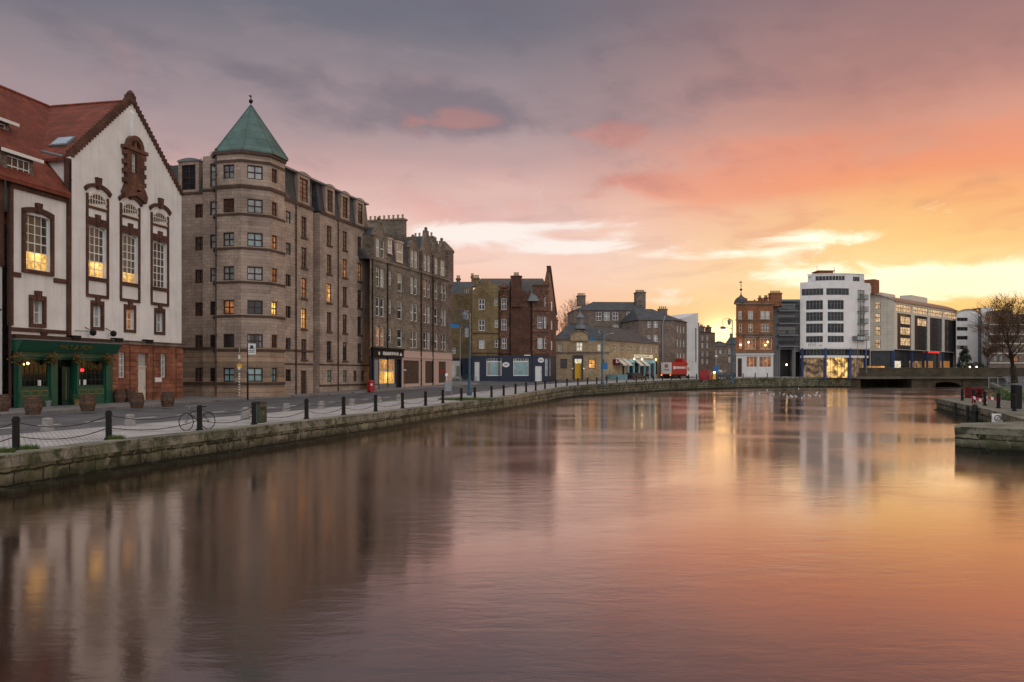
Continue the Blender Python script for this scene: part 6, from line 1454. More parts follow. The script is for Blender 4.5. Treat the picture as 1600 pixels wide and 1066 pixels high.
# ================================================================ things along the quay
def G(px, py, dz=0.0):
    """ground point seen at a pixel"""
    k = (px-800)/FPX; Y = 60.0
    for _ in range(40):
        z = gz(k*Y, Y)+dz; Y = .5*Y+.5*FPX*(CH-z)/(py-HY)
    return k*Y, Y, gz(k*Y, Y)+dz
def along(off, px, P=None, side=1):
    P = offs(P or LQ, off, side); k = (px-800)/FPX
    for a, c in zip(P, P[1:]):
        fa, fc = a[0]-k*a[1], c[0]-k*c[1]
        if a[1] > 5 and fa <= 0 <= fc or (a[1] > 5 and fc <= 0 <= fa):
            t = fa/(fa-fc) if fa != fc else 0; return a[0]+(c[0]-a[0])*t, a[1]+(c[1]-a[1])*t, atan2(c[1]-a[1], c[0]-a[0])
    raise ValueError(px)
# ---- iron bollards and the chains slung between them
def bollard():
    e = empty('bollard', (0, 0, 0)); b = MB()
    b.lathe([(.15, -.02), (.15, .05), (.108, .08), (.104, .84), (.122, .85), (.122, .93), (.10, .95)], 12); b.build('post', 'black', e)
    b = MB(); b.lathe([(.09, .95), (.10, .985), (.06, 1.01), (.01, 1.02)], 12); b.build('cap', 'black', e); return e
def pos_words(i, n): return ['first', 'second', 'third', 'fourth', 'fifth', 'sixth', 'seventh', 'eighth', 'ninth', 'tenth', 'eleventh', 'twelfth'][i]
BPX = [-118, 25, 170, 312, 397, 479, 537, 587, 629, 665, 692, 721, 742, 768, 787, 805.5, 822, 837, 851.5, 868.5, 886, 903, 918, 932.5, 948, 964, 979, 994, 1021, 1035, 1049, 1063, 1076, 1088.5, 1101, 1112, 1125, 1142, 1161, 1180, 1199, 1220, 1247]
BL = {25: 'black bollard at the far left with grass tufts at its foot', 170: 'black bollard in front of the red sandstone pub base', 312: 'black bollard with the bicycle leaning on it', 397: 'black bollard touching the dark green litter bin',
      479: 'black bollard just right of the litter bin', 537: 'black bollard below the tan block, third to the right of the bicycle', 587: 'black bollard in front of the red litter bin', 629: 'black bollard below the pink boarded shopfront',
      665: 'black bollard third left of the blue lamp post', 692: 'black bollard by the silver information panel', 721: 'black bollard just left of the blue lamp post', 742: 'black bollard just right of the blue lamp post'}
proto = bollard(); BP = []
for i, px in enumerate([p for p in BPX if p > 0]):
    x, y, a = along(1.05, px); BP.append((x, y, gq(y)))
    o = proto if i == 0 else copy_tree(proto)
    o.location = (x, y, gq(y)); o.rotation_euler = (0, 0, a)
    if px in BL: lab = BL[px]
    elif px < 865: lab = '%s black bollard to the right of the blue lamp post, before the navy shopfront' % pos_words(i-11, 0)
    elif px < 1020: lab = '%s black bollard from the left in the run before the buff pub' % pos_words(i-19, 0)
    elif px < 1130: lab = '%s small distant bollard from the left in the run before the red lorry' % pos_words(i-28, 0)
    else: lab = '%s tiny far bollard from the left, before the orange tenement and balconies' % pos_words(i-37, 0)
    tag(o, lab, 'bollard', 'black iron bollards along the street quay')
x0, y0, _ = along(1.05, 25); BP.insert(0, (x0-.75, y0-3.9, 0.0))
def chain(p, q, h, sag, name, label, group):
    b = MB(); n = 12; pts = []
    for k in range(n+1):
        t = k/n; pts.append(((q[0]-p[0])*t, (q[1]-p[1])*t, h-sag*4*t*(1-t)+(q[2]-p[2])*t))
    for k in range(n): b.tube(pts[k], pts[k+1], .016, .02 if k % 2 else .016, 4, False)
    o = b.build(name, 'hoop2', None, p); tag(o, label, 'chain', group); return o
M['hoop2'] = plain('dull_iron_chain', (.035,.03,.028), .6, .4)
CW = ['left edge of the picture and the far left bollard', 'two leftmost bollards', 'second bollard and the bicycle', 'bicycle bollard and the green litter bin', 'green litter bin and the bollard right of it', 'fifth and sixth bollards', 'sixth and seventh bollards', 'seventh and eighth bollards', 'eighth and ninth bollards', 'ninth and tenth bollards', 'tenth and eleventh bollards']
for i in range(11):
    p, q = BP[i], BP[i+1]
    chain(p, q, .84, .26, 'chain', 'upper chain slung between the '+CW[i], 'chains slung between the bollards')
    chain(p, q, .42, .22, 'chain', 'lower chain slung between the '+CW[i], 'chains slung between the bollards')
for i in range(11, len(BP)-1):
    p, q = BP[i], BP[i+1]; w = 'ninth,tenth,eleventh,twelfth,thirteenth,fourteenth,fifteenth,sixteenth,seventeenth,eighteenth,nineteenth,twentieth,twenty-first,twenty-second,twenty-third,twenty-fourth,twenty-fifth,twenty-sixth,twenty-seventh,twenty-eighth,twenty-ninth,thirtieth,thirty-first,thirty-second,thirty-third'.split(',')
    if i-11 < 22: chain(p, q, .80, .28, 'chain', 'distant drooping chain hung right of the %s black bollard from the left' % ('eleventh,twelfth,thirteenth,fourteenth,fifteenth,sixteenth,seventeenth,eighteenth,nineteenth,twentieth,twenty-first,twenty-second,twenty-third,twenty-fourth,twenty-fifth,twenty-sixth,twenty-seventh,twenty-eighth,twenty-ninth,thirtieth,thirty-first,thirty-second'.split(',')[i-11]), 'chains slung between the bollards')
# ---- squat granite bollards at the road edge
proto = None
SL = ['squat granite bollard between the two leftmost black bollards', 'squat granite bollard behind the chain left of the bicycle', 'squat granite bollard just left of the green litter bin', 'squat granite bollard right of the green litter bin', 'squat granite bollard behind the fifth black bollard', 'squat granite bollard before the doors of the tan block', 'squat granite bollard left of the red litter bin', 'squat granite bollard before the pink shopfront']
for i, (px, py) in enumerate([(74, 672), (203, 665.5), (384, 656), (447.5, 643), (502, 639), (549.5, 634), (592, 630), (623, 626.5)]):
    x, y, z = G(px, py)
    if proto is None: b = MB(); b.lathe([(.26, -.02), (.24, .1), (.19, .38), (.20, .42), (.17, .47), (.08, .5)], 12); proto = b.build('granite_bollard', 'granite'); o = proto
    else: o = proto.copy(); COL.objects.link(o)
    o.location = (x, y, z); o.rotation_euler = (0, 0, i*.7); s_ = (1, 1.03, 1.25, .98, 1.02, 1, .97, 1)[i]; o.scale = (1, 1, s_); tag(o, SL[i], 'stone bollard', 'granite bollards along the road edge')
# ---- oak barrels outside the pub
def barrel():
    e = empty('barrel', (0,0,0)); b = MB(); n = 20; H = 1.02; pr = [(.34+.11*sin(pi*k/8), H*k/8) for k in range(9)]
    b.lathe(pr+[(.30, H-.0), (.30, H-.05)], n); b.build('staves', 'oak', e)
    for z, r in ((.02, .35), (.2, .412), (.34, .442), (.66, .442), (.8, .412), (.94, .362)): q = MB(); q.lathe([(r-.01, z), (r+.008, z+.004), (r+.008, z+.055), (r-.01, z+.06)], n); q.build('hoop', 'hoop', e)
    return e
proto = None
for i, (px, py, lab) in enumerate([(52, 648, 'oak barrel in front of the left pub window'), (3, 643, 'oak barrel cut by the left edge beside the downpipe'), (137, 642.5, 'oak barrel in front of the right pub window'), (187, 631.5, 'oak barrel against the red sandstone wall beside the pub'), (203, 631, 'oak barrel half hidden behind another, left of the sandstone doorway'), (214, 638, 'oak barrel in front of the sandstone doorway'), (262, 635.5, 'rightmost oak barrel, before the corner of the red sandstone wall')]):
    x, y, z = G(px, py)
    if i in (3, 4): u_ = FW.u(px, -.6); x, y = FW.world(u_, -.6)
    if proto is None: proto = o = barrel(); o.location = (x, y, z)
    else: o = copy_tree(proto, (x, y, z), i*.9)
    tag(o, lab, 'barrel', 'oak barrels standing outside the pub')
# small pots at the pub door
def pot(px, mat, plant, lab):
    u_ = FW.u(px, -.6); x, y = FW.world(u_, -.6); e = empty('plant_pot', (x, y, 0), 0, lab, 'plant pot'); b = MB(); b.lathe([(.14, 0), (.2, .36), (.23, .38), (.21, .42)], 12); b.build('pot', mat, e); b = MB(); r = random.Random(int(px))
    for k in range(60 if plant else 14):
        c = Vector((r.gauss(0, .13), r.gauss(0, .13), .45+abs(r.gauss(0, .16)))); a = Vector((r.uniform(-1, 1), r.uniform(-1, 1), r.uniform(-1, 1))).normalized()*.08; q = a.orthogonal().normalized()*.04; b.quad(*[tuple(c+v) for v in (a, q, -a, -q)])
    b.build('foliage', 'leaf', e)
pot(75, 'grey', False, 'small pale bucket left of the pub doorway'); pot(120, 'ochre', True, 'yellow plant pot right of the pub doorway')
# ---- bicycle
def bicycle(detail=True):
    e = empty('bicycle', (0,0,0)); r = .335
    def wheel(x):
        b = MB(); n = 28
        P = [(x+r*cos(2*pi*k/n), 0, r+.0+r*sin(2*pi*k/n)) for k in range(n+1)]
        for k in range(n): b.tube(P[k], P[k+1], .019, None, 5, False)
        w = b.build('wheel', 'rubber', e); b = MB()
        for k in range(14): t = 2*pi*k/14; b.tube((x, .03 if k % 2 else -.03, r), (x+(r-.02)*cos(t), 0, r+(r-.02)*sin(t)), .004, None, 3, False)
        b.tube((x, -.06, r), (x, .06, r), .025, None, 8); b.build('spokes', 'grey', w)
    wheel(-.53); wheel(.53)
    A, B_, Cc, D_ = (-.10, 0, .29), (-.25, 0, .80), (.36, 0, .86), (.40, 0, .72)
    b = MB(); b.tube(A, (-.22, 0, .72), .018); b.tube((-.215, 0, .70), (.37, 0, .80), .018); b.tube(A, (.395, 0, .72), .02); b.tube((.36, 0, .86), (.41, 0, .66), .02)
    for s in (-.05, .05): b.tube((.41, s*.6, .66), (.53, s, r), .012); b.tube(A, (-.53, s, r), .010); b.tube((-.22, 0, .72), (-.53, s, r), .009)
    b.build('frame', 'bikegrey', e)
    b = MB(); b.tube((.36, 0, .86), (.34, 0, .95), .016); b.tube((.34, -.28, .97), (.34, .28, .97), .013); b.tube((.34, -.28, .97), (.28, -.3, .97), .018); b.tube((.34, .28, .97), (.28, .3, .97), .018); b.build('handlebar', 'grey', e)
    b = MB(); b.tube((-.22, 0, .72), (-.25, 0, .90), .014); b.hexa([(-.38, -.07, .90), (-.38, .07, .90), (-.12, .02, .90), (-.12, -.02, .90)], [(-.39, -.08, .95), (-.39, .08, .95), (-.10, .02, .94), (-.10, -.02, .94)]); b.build('saddle', 'rubber', e)
    b = MB(); b.lathe([(.085, -.01), (.085, .01)], 12); b.v = [(p[0]-.10, p[2]-.05, p[1]+.29) for p in b.v]; b.tube((-.10, -.06, .29), (-.02, -.10, .14), .01); b.tube((-.10, .06, .29), (-.18, .10, .44), .01); b.build('cranks', 'black', e)
    return e
M['bikegrey'] = plain('grey_green_bike_paint', (.09,.095,.085), .35, .4)
x, y, a = along(1.32, 310); bk = bicycle(); bk.location = (x-.03, y, 0.0); bk.rotation_euler = (R(3), 0, a+pi-R(16)); tag(bk, 'grey bicycle leaning against the third black bollard', 'bicycle')
RL = ['leftmost parked bicycle in the row left of the blue lamp post', 'second parked bicycle from the left in the row by the blue lamp post', 'third parked bicycle from the left in the row by the blue lamp post', 'parked bicycle nearest the blue lamp post']
x, y, z = G(720, 596)
for i in range(4):
    o = copy_tree(bk, (x-1.7+1.15*i, y+.2*i, z), R(38+4*i), RL[i]); o['group'] = 'bicycles parked in a row by the lamp post'; o['category'] = 'bicycle'; o.rotation_euler = (0, 0, R(38+5*i))
b = MB(); 
for k in range(5): q = -2.2+1.15*k; b.path([(q, 0, 0), (q, 0, .75), (q+.05, .5, .8), (q+.05, .5, 0)], .025, 6)
o = b.build('bicycle_rack', 'grey', None, (x, y+.1, z)); tag(o, 'grey steel bicycle rack holding the row of parked bicycles', 'bicycle rack')
# ---- litter bins
x, y, a = along(1.55, 405); e = empty('litter_bin', (x, y, 0), a, 'dark green litter bin with gold crest beside the fourth black bollard', 'litter bin')
b = MB(); b.box(-.29, .29, -.22, .22, .04, .86); b.box(-.25, .25, -.18, .18, 0, .04); b.build('body', 'dkgreen', e); b = MB(); b.hexa([(-.31, -.24, .86), (.31, -.24, .86), (.31, .24, .86), (-.31, .24, .86)], [(-.27, -.2, .98), (.27, -.2, .98), (.27, .2, .98), (-.27, .2, .98)]); b.build('lid', 'black', e)
b = MB(); b.box(-.2, .2, -.235, -.22, .62, .76); b.build('opening', 'dark', e); b = MB(); b.lathe([(.06, 0), (.06, .004)], 10); b.v = [(p[0], -.225-p[2], .45+p[1]) for p in b.v]; b.build('crest', 'gold', e)
x, y, z = G(579.5, 611.5); e = empty('litter_bin', (x, y, z), 0, 'round red litter bin at the corner of the tan block', 'litter bin')
b = MB(); b.lathe([(.40, 0), (.42, .05), (.42, 1.0)], 16); b.build('body', 'red', e); b = MB(); b.lathe([(.46, 1.0), (.46, 1.05), (.3, 1.16), (.02, 1.2)], 16); b.build('lid', 'red', e); b = MB(); b.box(.05, .25, -.44, -.40, .6, .85); b.build('sticker', 'white', e)
# ---- sign posts and lamp posts
def sign_lettering(par, x0, x1, z0, z1, y, rows=3, mat='navy', seed=1):
    b = MB(); r = random.Random(seed)
    for k in range(rows):
        za = z1-(z1-z0)*(k+1)/rows+.03; zb_ = z1-(z1-z0)*k/rows-.03; x = x0
        while x < x1-.05: w = min(r.uniform(.05, .14), x1-x); b.box(x, x+w, y-.006, y, za, zb_); x += w+.035
    return b.build('lettering', mat, par)
x, y, z = G(387, 625); e = empty('bus_stop_sign', (x, y, z), 0, 'tall bus stop post with white rectangular sign before the tan tower', 'bus stop')
b = MB(); b.tube((0, 0, 0), (0, 0, 4.6), .045, None, 8); b.lathe([(.075, 0), (.075, 2.2), (.05, 2.3)], 10); b.build('post', 'black', e); b = MB(); b.box(0, .66, -.02, .02, 3.72, 4.62); sg = b.build('sign_panel', 'white', e)
b = MB(); b.box(.22, .46, -.03, -.02, 4.3, 4.48); b.box(.12, .56, -.03, -.02, 4.2, 4.26); b.box(.18, .5, -.03, -.02, 4.26, 4.3); b.build('bus_emblem', 'navy', sg); sign_lettering(sg, .08, .58, 3.85, 4.12, -.02, 2)
x, y, z = G(374, 623.5); e = empty('sticker_covered_post', (x, y, z), 0, 'slim post plastered with stickers and a yellow box, left of the bus stop', 'street post')
b = MB(); b.tube((0, 0, 0), (0, 0, 4.4), .05, None, 8); b.build('post', 'grey', e); b = MB(); b.box(-.17, .2, -.09, .09, 2.62, 2.95); b.build('yellow_box', 'yellow', e); b = MB(); b.box(-.1, .12, -.1, -.09, 2.45, 2.7); b.box(-.07, .09, -.08, .0, 3.35, 3.7)
r_ = random.Random(4)
for k in range(9): zz = .3+k*.22; b.box(-.06, .06, -.07, .07, zz, zz+r_.uniform(.05, .15))
b.build('stickers', 'white', e)
def blue_lamp(px, py, ytop, label, s=1.0, flip=-1):
    x, y, z = G(px, py); H = CH+(HY-ytop)*y/FPX-z; e = empty('street_lamp', (x, y, z), 0, label, 'street lamp', 'blue ornate street lamps')
    b = MB(); b.lathe([(.24, 0), (.24, .35), (.17, .45), (.14, 1.2), (.16, 1.25), (.12, 1.32), (.095, H*.55), (.075, H)], 12); b.lathe([(.14, H*.62), (.14, H*.62+.12)], 10); b.build('post', 'teal', e)
    b = MB(); n = 16; c = (flip*.75, 0, H-.45); rr = .72
    pts = [(c[0]+rr*1.05*cos(t), 0, c[2]+rr*sin(t)) for t in [pi*1.25-(pi*1.25)*k/n for k in range(n+1)]]
    b.path(pts, .035, 6); b.path([(c[0]+.38*cos(2*pi*k/12), 0, c[2]+.05+.38*sin(2*pi*k/12)) for k in range(13)], .025, 5); b.tube((0, 0, H-.1), (flip*.2, 0, H+.15), .03); b.tube((0, 0, H-1.35), (flip*1.6, 0, H-.95), .04); b.build('scroll_bracket', 'teal', e)
    b = MB(); b.lathe([(.10, 0), (.22, .12), (.26, .5), (.30, .55), (.18, .75), (.04, .95)], 8, flip*.45, 0, H-.75); l = b.build('lantern', 'lead', e); b = MB(); b.lathe([(.2, .14), (.235, .5)], 8, flip*.45, -.005, H-.75, 1.02, 1.02); b.build('lantern_glass', 'gpale', l)
    b = MB(); b.hexa([(flip*1.75, -.02, H-1.38), (flip*.95, -.02, H-1.38), (flip*.95, .02, H-1.38), (flip*1.75, .02, H-1.38)], [(flip*1.85, -.02, H-.98), (flip*1.0, -.02, H-1.1), (flip*1.0, .02, H-1.1), (flip*1.85, .02, H-.98)]); b.build('blue_banner', 'banner', e)
    return e
M['banner'] = plain('bright_blue_banner', (.02,.14,.36), .5)
blue_lamp(733.5, 618, 489, 'tall blue ornate lamp post with scroll arm left of the navy shopfront')
blue_lamp(941, 601, 518, 'blue ornate lamp post in front of the buff pub')
x, y, z = G(1142, 600); blue_lamp(1144, 600, 500, 'slim blue lamp post between the red van and the orange tenement')
def grey_lamp(px, py, ytop, label, arm=1.4, mat='grey', name='street_lamp'):
    x, y, z = G(px, py); H = CH+(HY-ytop)*y/FPX-z; e = empty(name, (x, y, z), 0, label, 'street lamp')
    b = MB(); b.tube((0, 0, 0), (0, 0, 1.4), .09, .08, 8); b.tube((0, 0, 1.4), (0, 0, H), .06, .05, 8); b.tube((0, 0, H), (arm*.7, 0, H+.25), .04); b.build('post', mat, e); b = MB(); b.hexa([(arm*.6, -.1, H+.22), (arm, -.08, H+.27), (arm, .08, H+.27), (arm*.6, .1, H+.22)], [(arm*.62, -.08, H+.34), (arm*.98, -.06, H+.36), (arm*.98, .06, H+.36), (arm*.62, .08, H+.34)]); b.build('lamp_head', mat, e); return e
ld = grey_lamp(944, 600, 524, 'plain grey street lamp with a blue direction sign before the buff pub', 1.5)
b = MB(); b.box(-.5, .5, -.1, -.06, 2.2, 3.2); b.build('blue_sign', 'banner', ld)
grey_lamp(719, 600, 514, 'plain slim grey post left of the tall blue lamp', .0+.3)
x, y, z = G(632, 609); e = empty('thin_post', (x, y, z), 0, 'thin yellowish post with flat head in front of the boarded shopfront', 'post'); b = MB(); b.tube((0, 0, 0), (0, 0, 2.15), .035, .03, 6); b.build('post', 'ochre', e); b = MB(); b.lathe([(.05, 2.1), (.24, 2.2), (.22, 2.28), (.02, 2.32)], 10); b.build('head', 'cream', e)
x, y, z = G(700.5, 621); e = empty('information_panel', (x, y, z), 0, 'silver information panel on two legs with a round sign above', 'information panel'); b = MB(); b.box(-.26, .26, -.03, .03, .55, 1.45); b.build('panel', 'grey', e)
for s in (-.3, .3): b = MB(); b.tube((s, 0, 0), (s, 0, 1.5), .03); b.build('leg', 'grey', e)
b = MB(); b.lathe([(.14, 0), (.14, .03)], 14); b.v = [(p[0]-.15, -.02-p[2], 2.0+p[1]) for p in b.v]; b.tube((-.15, 0, 1.4), (-.15, 0, 2.0), .025); b.build('round_sign', 'white', e)
# ---- vehicles
def car(name, paint, wag=False, van=False, pickup=False):
    e = empty(name, (0,0,0)); L = 4.3 if not van else 4.9; W = .88
    if van: low = [(-2.4, .35), (2.35, .35), (2.45, .7), (2.4, 1.0), (1.75, 1.2), (1.2, 1.95), (-2.35, 2.05), (-2.45, .8)]
    elif wag: low = [(-2.15, .3), (2.1, .3), (2.18, .62), (2.05, .82), (1.05, .95), (.45, 1.42), (-1.75, 1.46), (-2.12, .98), (-2.2, .6)]
    else: low = [(-2.1, .3), (2.1, .3), (2.18, .6), (2.0, .8), (1.0, .93), (.35, 1.38), (-.95, 1.40), (-1.6, 1.0), (-2.12, .9), (-2.18, .55)]
    b = MB(); n = len(low)
    def ring(y, k): return [(x*k[0], y, z if z < .95 else z-.0) for x, z in low]
    a = [b.P(x, -W, z) if z < 1.1 else b.P(x*.97, -W+.16, z) for x, z in low]; c = [b.P(x, W, z) if z < 1.1 else b.P(x*.97, W-.16, z) for x, z in low]
    b.f += [a, c[::-1]]+[[a[(i+1) % n], a[i], c[i], c[(i+1) % n]] for i in range(n)]
    body = b.build('body', paint, e)
    zt = 1.85 if van else 1.34; xr = {True: -1.6}.get(wag, -.95)
    g = MB()
    for s in (-1, 1):
        y0, y1 = s*(W-.045), s*(W-.135)
        if van: g.hexa([(.55, y0, 1.2), (1.6, y0, 1.2), (1.6, y0-s*.02, 1.2), (.55, y0-s*.02, 1.2)], [(.55, y1+s*.03, zt), (1.2, y1+s*.03, zt), (1.2, y1+s*.01, zt), (.55, y1+s*.01, zt)])
        else: g.hexa([(xr-.25, y0+s*.01, .98), (.92, y0+s*.01, .98), (.92, y0-s*.05, .98), (xr-.25, y0-s*.05, .98)], [(xr, y1+s*.02, zt), (.42, y1+s*.02, zt), (.42, y1-s*.02, zt), (xr, y1-s*.02, zt)])
    fx0, fx1 = (1.78, 1.26) if van else (1.02, .5); rx0, rx1 = (-2.44, -2.36) if van else ((-2.1, -1.8) if wag else (-1.58, -1.0))
    g.hexa([(fx0, -.7, 1.22 if van else .97), (fx0, .7, 1.22 if van else .97), (fx0+.03, .7, 1.22 if van else .97), (fx0+.03, -.7, 1.22 if van else .97)], [(fx1, -.62, zt), (fx1, .62, zt), (fx1+.04, .62, zt), (fx1+.04, -.62, zt)])
    if not van: g.hexa([(rx0-.03, -.66, 1.0), (rx0-.03, .66, 1.0), (rx0, .66, 1.0), (rx0, -.66, 1.0)], [(rx1-.04, -.6, zt), (rx1-.04, .6, zt), (rx1, .6, zt), (rx1, -.6, zt)])
    g.build('windows', 'gdark', e)
    for sx in (-1.35, 1.35):
        for s in (-1, 1):
            w = MB(); w.lathe([(.32, -.1), (.33, -.06), (.33, .06), (.32, .1)], 16); w.v = [(p[0]+sx, p[2]+s*(W-.08), p[1]+.33) for p in w.v]; wo = w.build('wheel', 'rubber', e)
            w = MB(); w.lathe([(.19, -.105), (.19, .105)], 10); w.v = [(p[0]+sx, p[2]+s*(W-.075), p[1]+.33) for p in w.v]; w.build('rim', 'grey', wo)
    for s in (-1, 1):
        w = MB(); w.box(2.08 if not van else 2.36, 2.2 if not van else 2.46, s*.66-.16, s*.66+.16, .62, .76); w.build('headlight', 'gpale', e)
        w = MB(); w.box(-2.2 if not van else -2.47, -2.08 if not van else -2.38, s*.7-.1, s*.7+.1, .7, .9 if not van else 1.15); w.build('tail_light', 'dred', e)
    return e
M['cdark'] = plain('dark_car_paint', (.02,.022,.028), .25, .3, .1, spec=.8); M['csilver'] = plain('silver_car_paint', (.32,.33,.34), .3, .5, .1); M['cwhite'] = plain('white_car_paint', (.62,.62,.6), .3, 0, .1); M['cred'] = plain('red_van_paint', (.26,.012,.014), .3, 0, .1)
def put(o, px, py, rz, lab, cat, grp=None): x, y, z = G(px, py); o.location = (x, y, z-.12); o.rotation_euler = (0, 0, rz); tag(o, lab, cat, grp); return o
PK = 'cars parked in the far street'
put(car('parked_car', 'cdark', True), 992, 594, R(50), 'dark estate car parked before the awnings of the buff pub', 'car', PK)
put(car('parked_car', 'csilver'), 1082.5, 586.6, R(28), 'grey car parked to the right of the red lorry', 'car', PK)
put(car('parked_car', 'cdark'), 1092, 585.8, R(35), 'dark car parked just left of the red van', 'car', PK)
put(car('van', 'cred', van=True), 1103, 589.3, R(70), 'small red van in the far street', 'van')
put(car('parked_car', 'cwhite', True), 1123, 586.2, R(60), 'white car parked right of the red van', 'car', PK)
put(car('parked_car', 'cdark', True), 1130, 588.3, R(12), 'black car parked broadside between the red van and the blue post', 'car', PK)
put(car('parked_car', 'csilver', True), 1138, 586.2, R(65), 'silver car partly hidden behind the black car', 'car', PK)
put(car('parked_car', 'cwhite'), 1108, 585.2, R(80), 'pale car far down the street behind the red van', 'car', PK)
# the red delivery lorry
def lorry():
    x, y, z = G(1033, 591.5); e = empty('delivery_lorry', (x, y, z-.12), R(50), 'red and white delivery lorry with lit tail lamps in the street beyond the pub', 'lorry')
    H = 3.45; b = MB(); b.box(0, 6.2, -2.45, 0, .95, H); b.build('box_body', 'red', e)
    b = MB(); b.box(-.06, 0, -2.40, -.05, 1.05, H-.08); rd = b.build('rear_doors', 'cwhite', e)
    b = MB(); c = (-1.22, 2.65); n = 18
    for k in range(n): t0, t1 = 2*pi*k/n, 2*pi*(k+1)/n; b.hexa([(-.075, c[0]+.22*cos(t0), c[1]+.22*sin(t0)), (-.075, c[0]+.22*cos(t1), c[1]+.22*sin(t1)), (-.06, c[0]+.22*cos(t1), c[1]+.22*sin(t1)), (-.06, c[0]+.22*cos(t0), c[1]+.22*sin(t0))], [(-.075, c[0]+.40*cos(t0), c[1]+.40*sin(t0)), (-.075, c[0]+.40*cos(t1), c[1]+.40*sin(t1)), (-.06, c[0]+.40*cos(t1), c[1]+.40*sin(t1)), (-.06, c[0]+.40*cos(t0), c[1]+.40*sin(t0))])
    b.box(-.078, -.06, c[0]-.26, c[0]+.26, c[1]-.02, c[1]+.1); b.box(-.078, -.06, c[0]-.06, c[0]+.06, c[1]-.26, c[1]+.02)
    for k in range(6): b.box(-.075, -.06, -1.85+k*.22, -1.70+k*.22, 1.75, 1.98)
    b.build('emblem', 'red', rd)
    b = MB(); xx = .9; r = random.Random(3)
    b.lathe([(.02, -.01), (.38, -.005), (.38, .01)], 14); b.v = [(.95+p[0], -2.47+p[2], 2.3+p[1]) for p in b.v]
    for k in range(11): w = r.uniform(.22, .32); b.box(1.45+k*.38, 1.45+k*.38+w, -2.475, -2.45, 2.1, 2.55)
    b.build('side_lettering', 'cwhite', e)
    b = MB(); b.hexa([(6.3, -2.35, .7), (8.0, -2.35, .7), (8.0, -.1, .7), (6.3, -.1, .7)], [(6.3, -2.3, 2.75), (7.7, -2.25, 2.75), (7.7, -.2, 2.75), (6.3, -.15, 2.75)]); cb = b.build('cab', 'cwhite', e); b = MB(); b.hexa([(6.7, -2.37, 1.7), (7.6, -2.37, 1.7), (7.6, -2.33, 1.7), (6.7, -2.33, 1.7)], [(6.7, -2.33, 2.5), (7.5, -2.33, 2.5), (7.5, -2.28, 2.5), (6.7, -2.28, 2.5)]); b.build('cab_window', 'gdark', cb)
    b = MB(); b.hexa([(5.0, -2.2, H), (7.4, -2.2, H-.6), (7.4, -.3, H-.6), (5.0, -.3, H)], [(5.0, -2.0, H+.75), (6.2, -2.0, H+.7), (6.2, -.5, H+.7), (5.0, -.5, H+.75)]); b.build('wind_deflector', 'red', e)
    b = MB(); b.box(0, 6.3, -2.3, -.15, .62, .95); b.box(-.12, 0, -2.4, -.05, .55, .85); b.build('chassis', 'black', e)
    for xx in (1.2, 2.3, 7.0):
        for yy in (-2.2, -.25): w = MB(); w.lathe([(.46, -.14), (.48, -.1), (.48, .1), (.46, .14)], 16); w.v = [(p[0]+xx, p[2]+yy, p[1]+.48) for p in w.v]; w.build('wheel', 'rubber', e)
    for yy in (-2.25, -.2): w = MB(); w.box(-.16, -.11, yy-.14, yy+.14, .72, .9); w.build('tail_light', 'tail', e)
lorry()
x, y, z = G(1116, 590.5); e = empty('lit_keep_left_bollard', (x, y, z), 0, 'yellow lit traffic bollard on the island right of the red van', 'traffic bollard'); b = MB(); b.hexa([(-.3, -.15, 0), (.3, -.15, 0), (.3, .15, 0), (-.3, .15, 0)], [(-.25, -.12, 1.2), (.25, -.12, 1.2), (.25, .12, 1.2), (-.25, .12, 1.2)]); b.build('shell', 'yellow', e); b = MB(); b.sphere((0, -.05, 1.35), .22, 10, 6); b.build('lamp', 'lamp', e)
x, y, z = G(1119, 591); e = empty('belisha_beacon', (x, y, z), 0, 'striped beacon post with white globe and blue sign behind the yellow bollard', 'beacon'); b = MB(); b.tube((0, 0, 0), (0, 0, 4.4), .07, None, 8)
b.build('post', 'grey', e); b = MB(); b.sphere((0, 0, 4.65), .3, 10, 8); b.build('globe', 'cwhite', e); b = MB(); b.box(-.45, .45, -.12, -.08, 1.5, 2.6); b.build('blue_sign', 'banner', e)
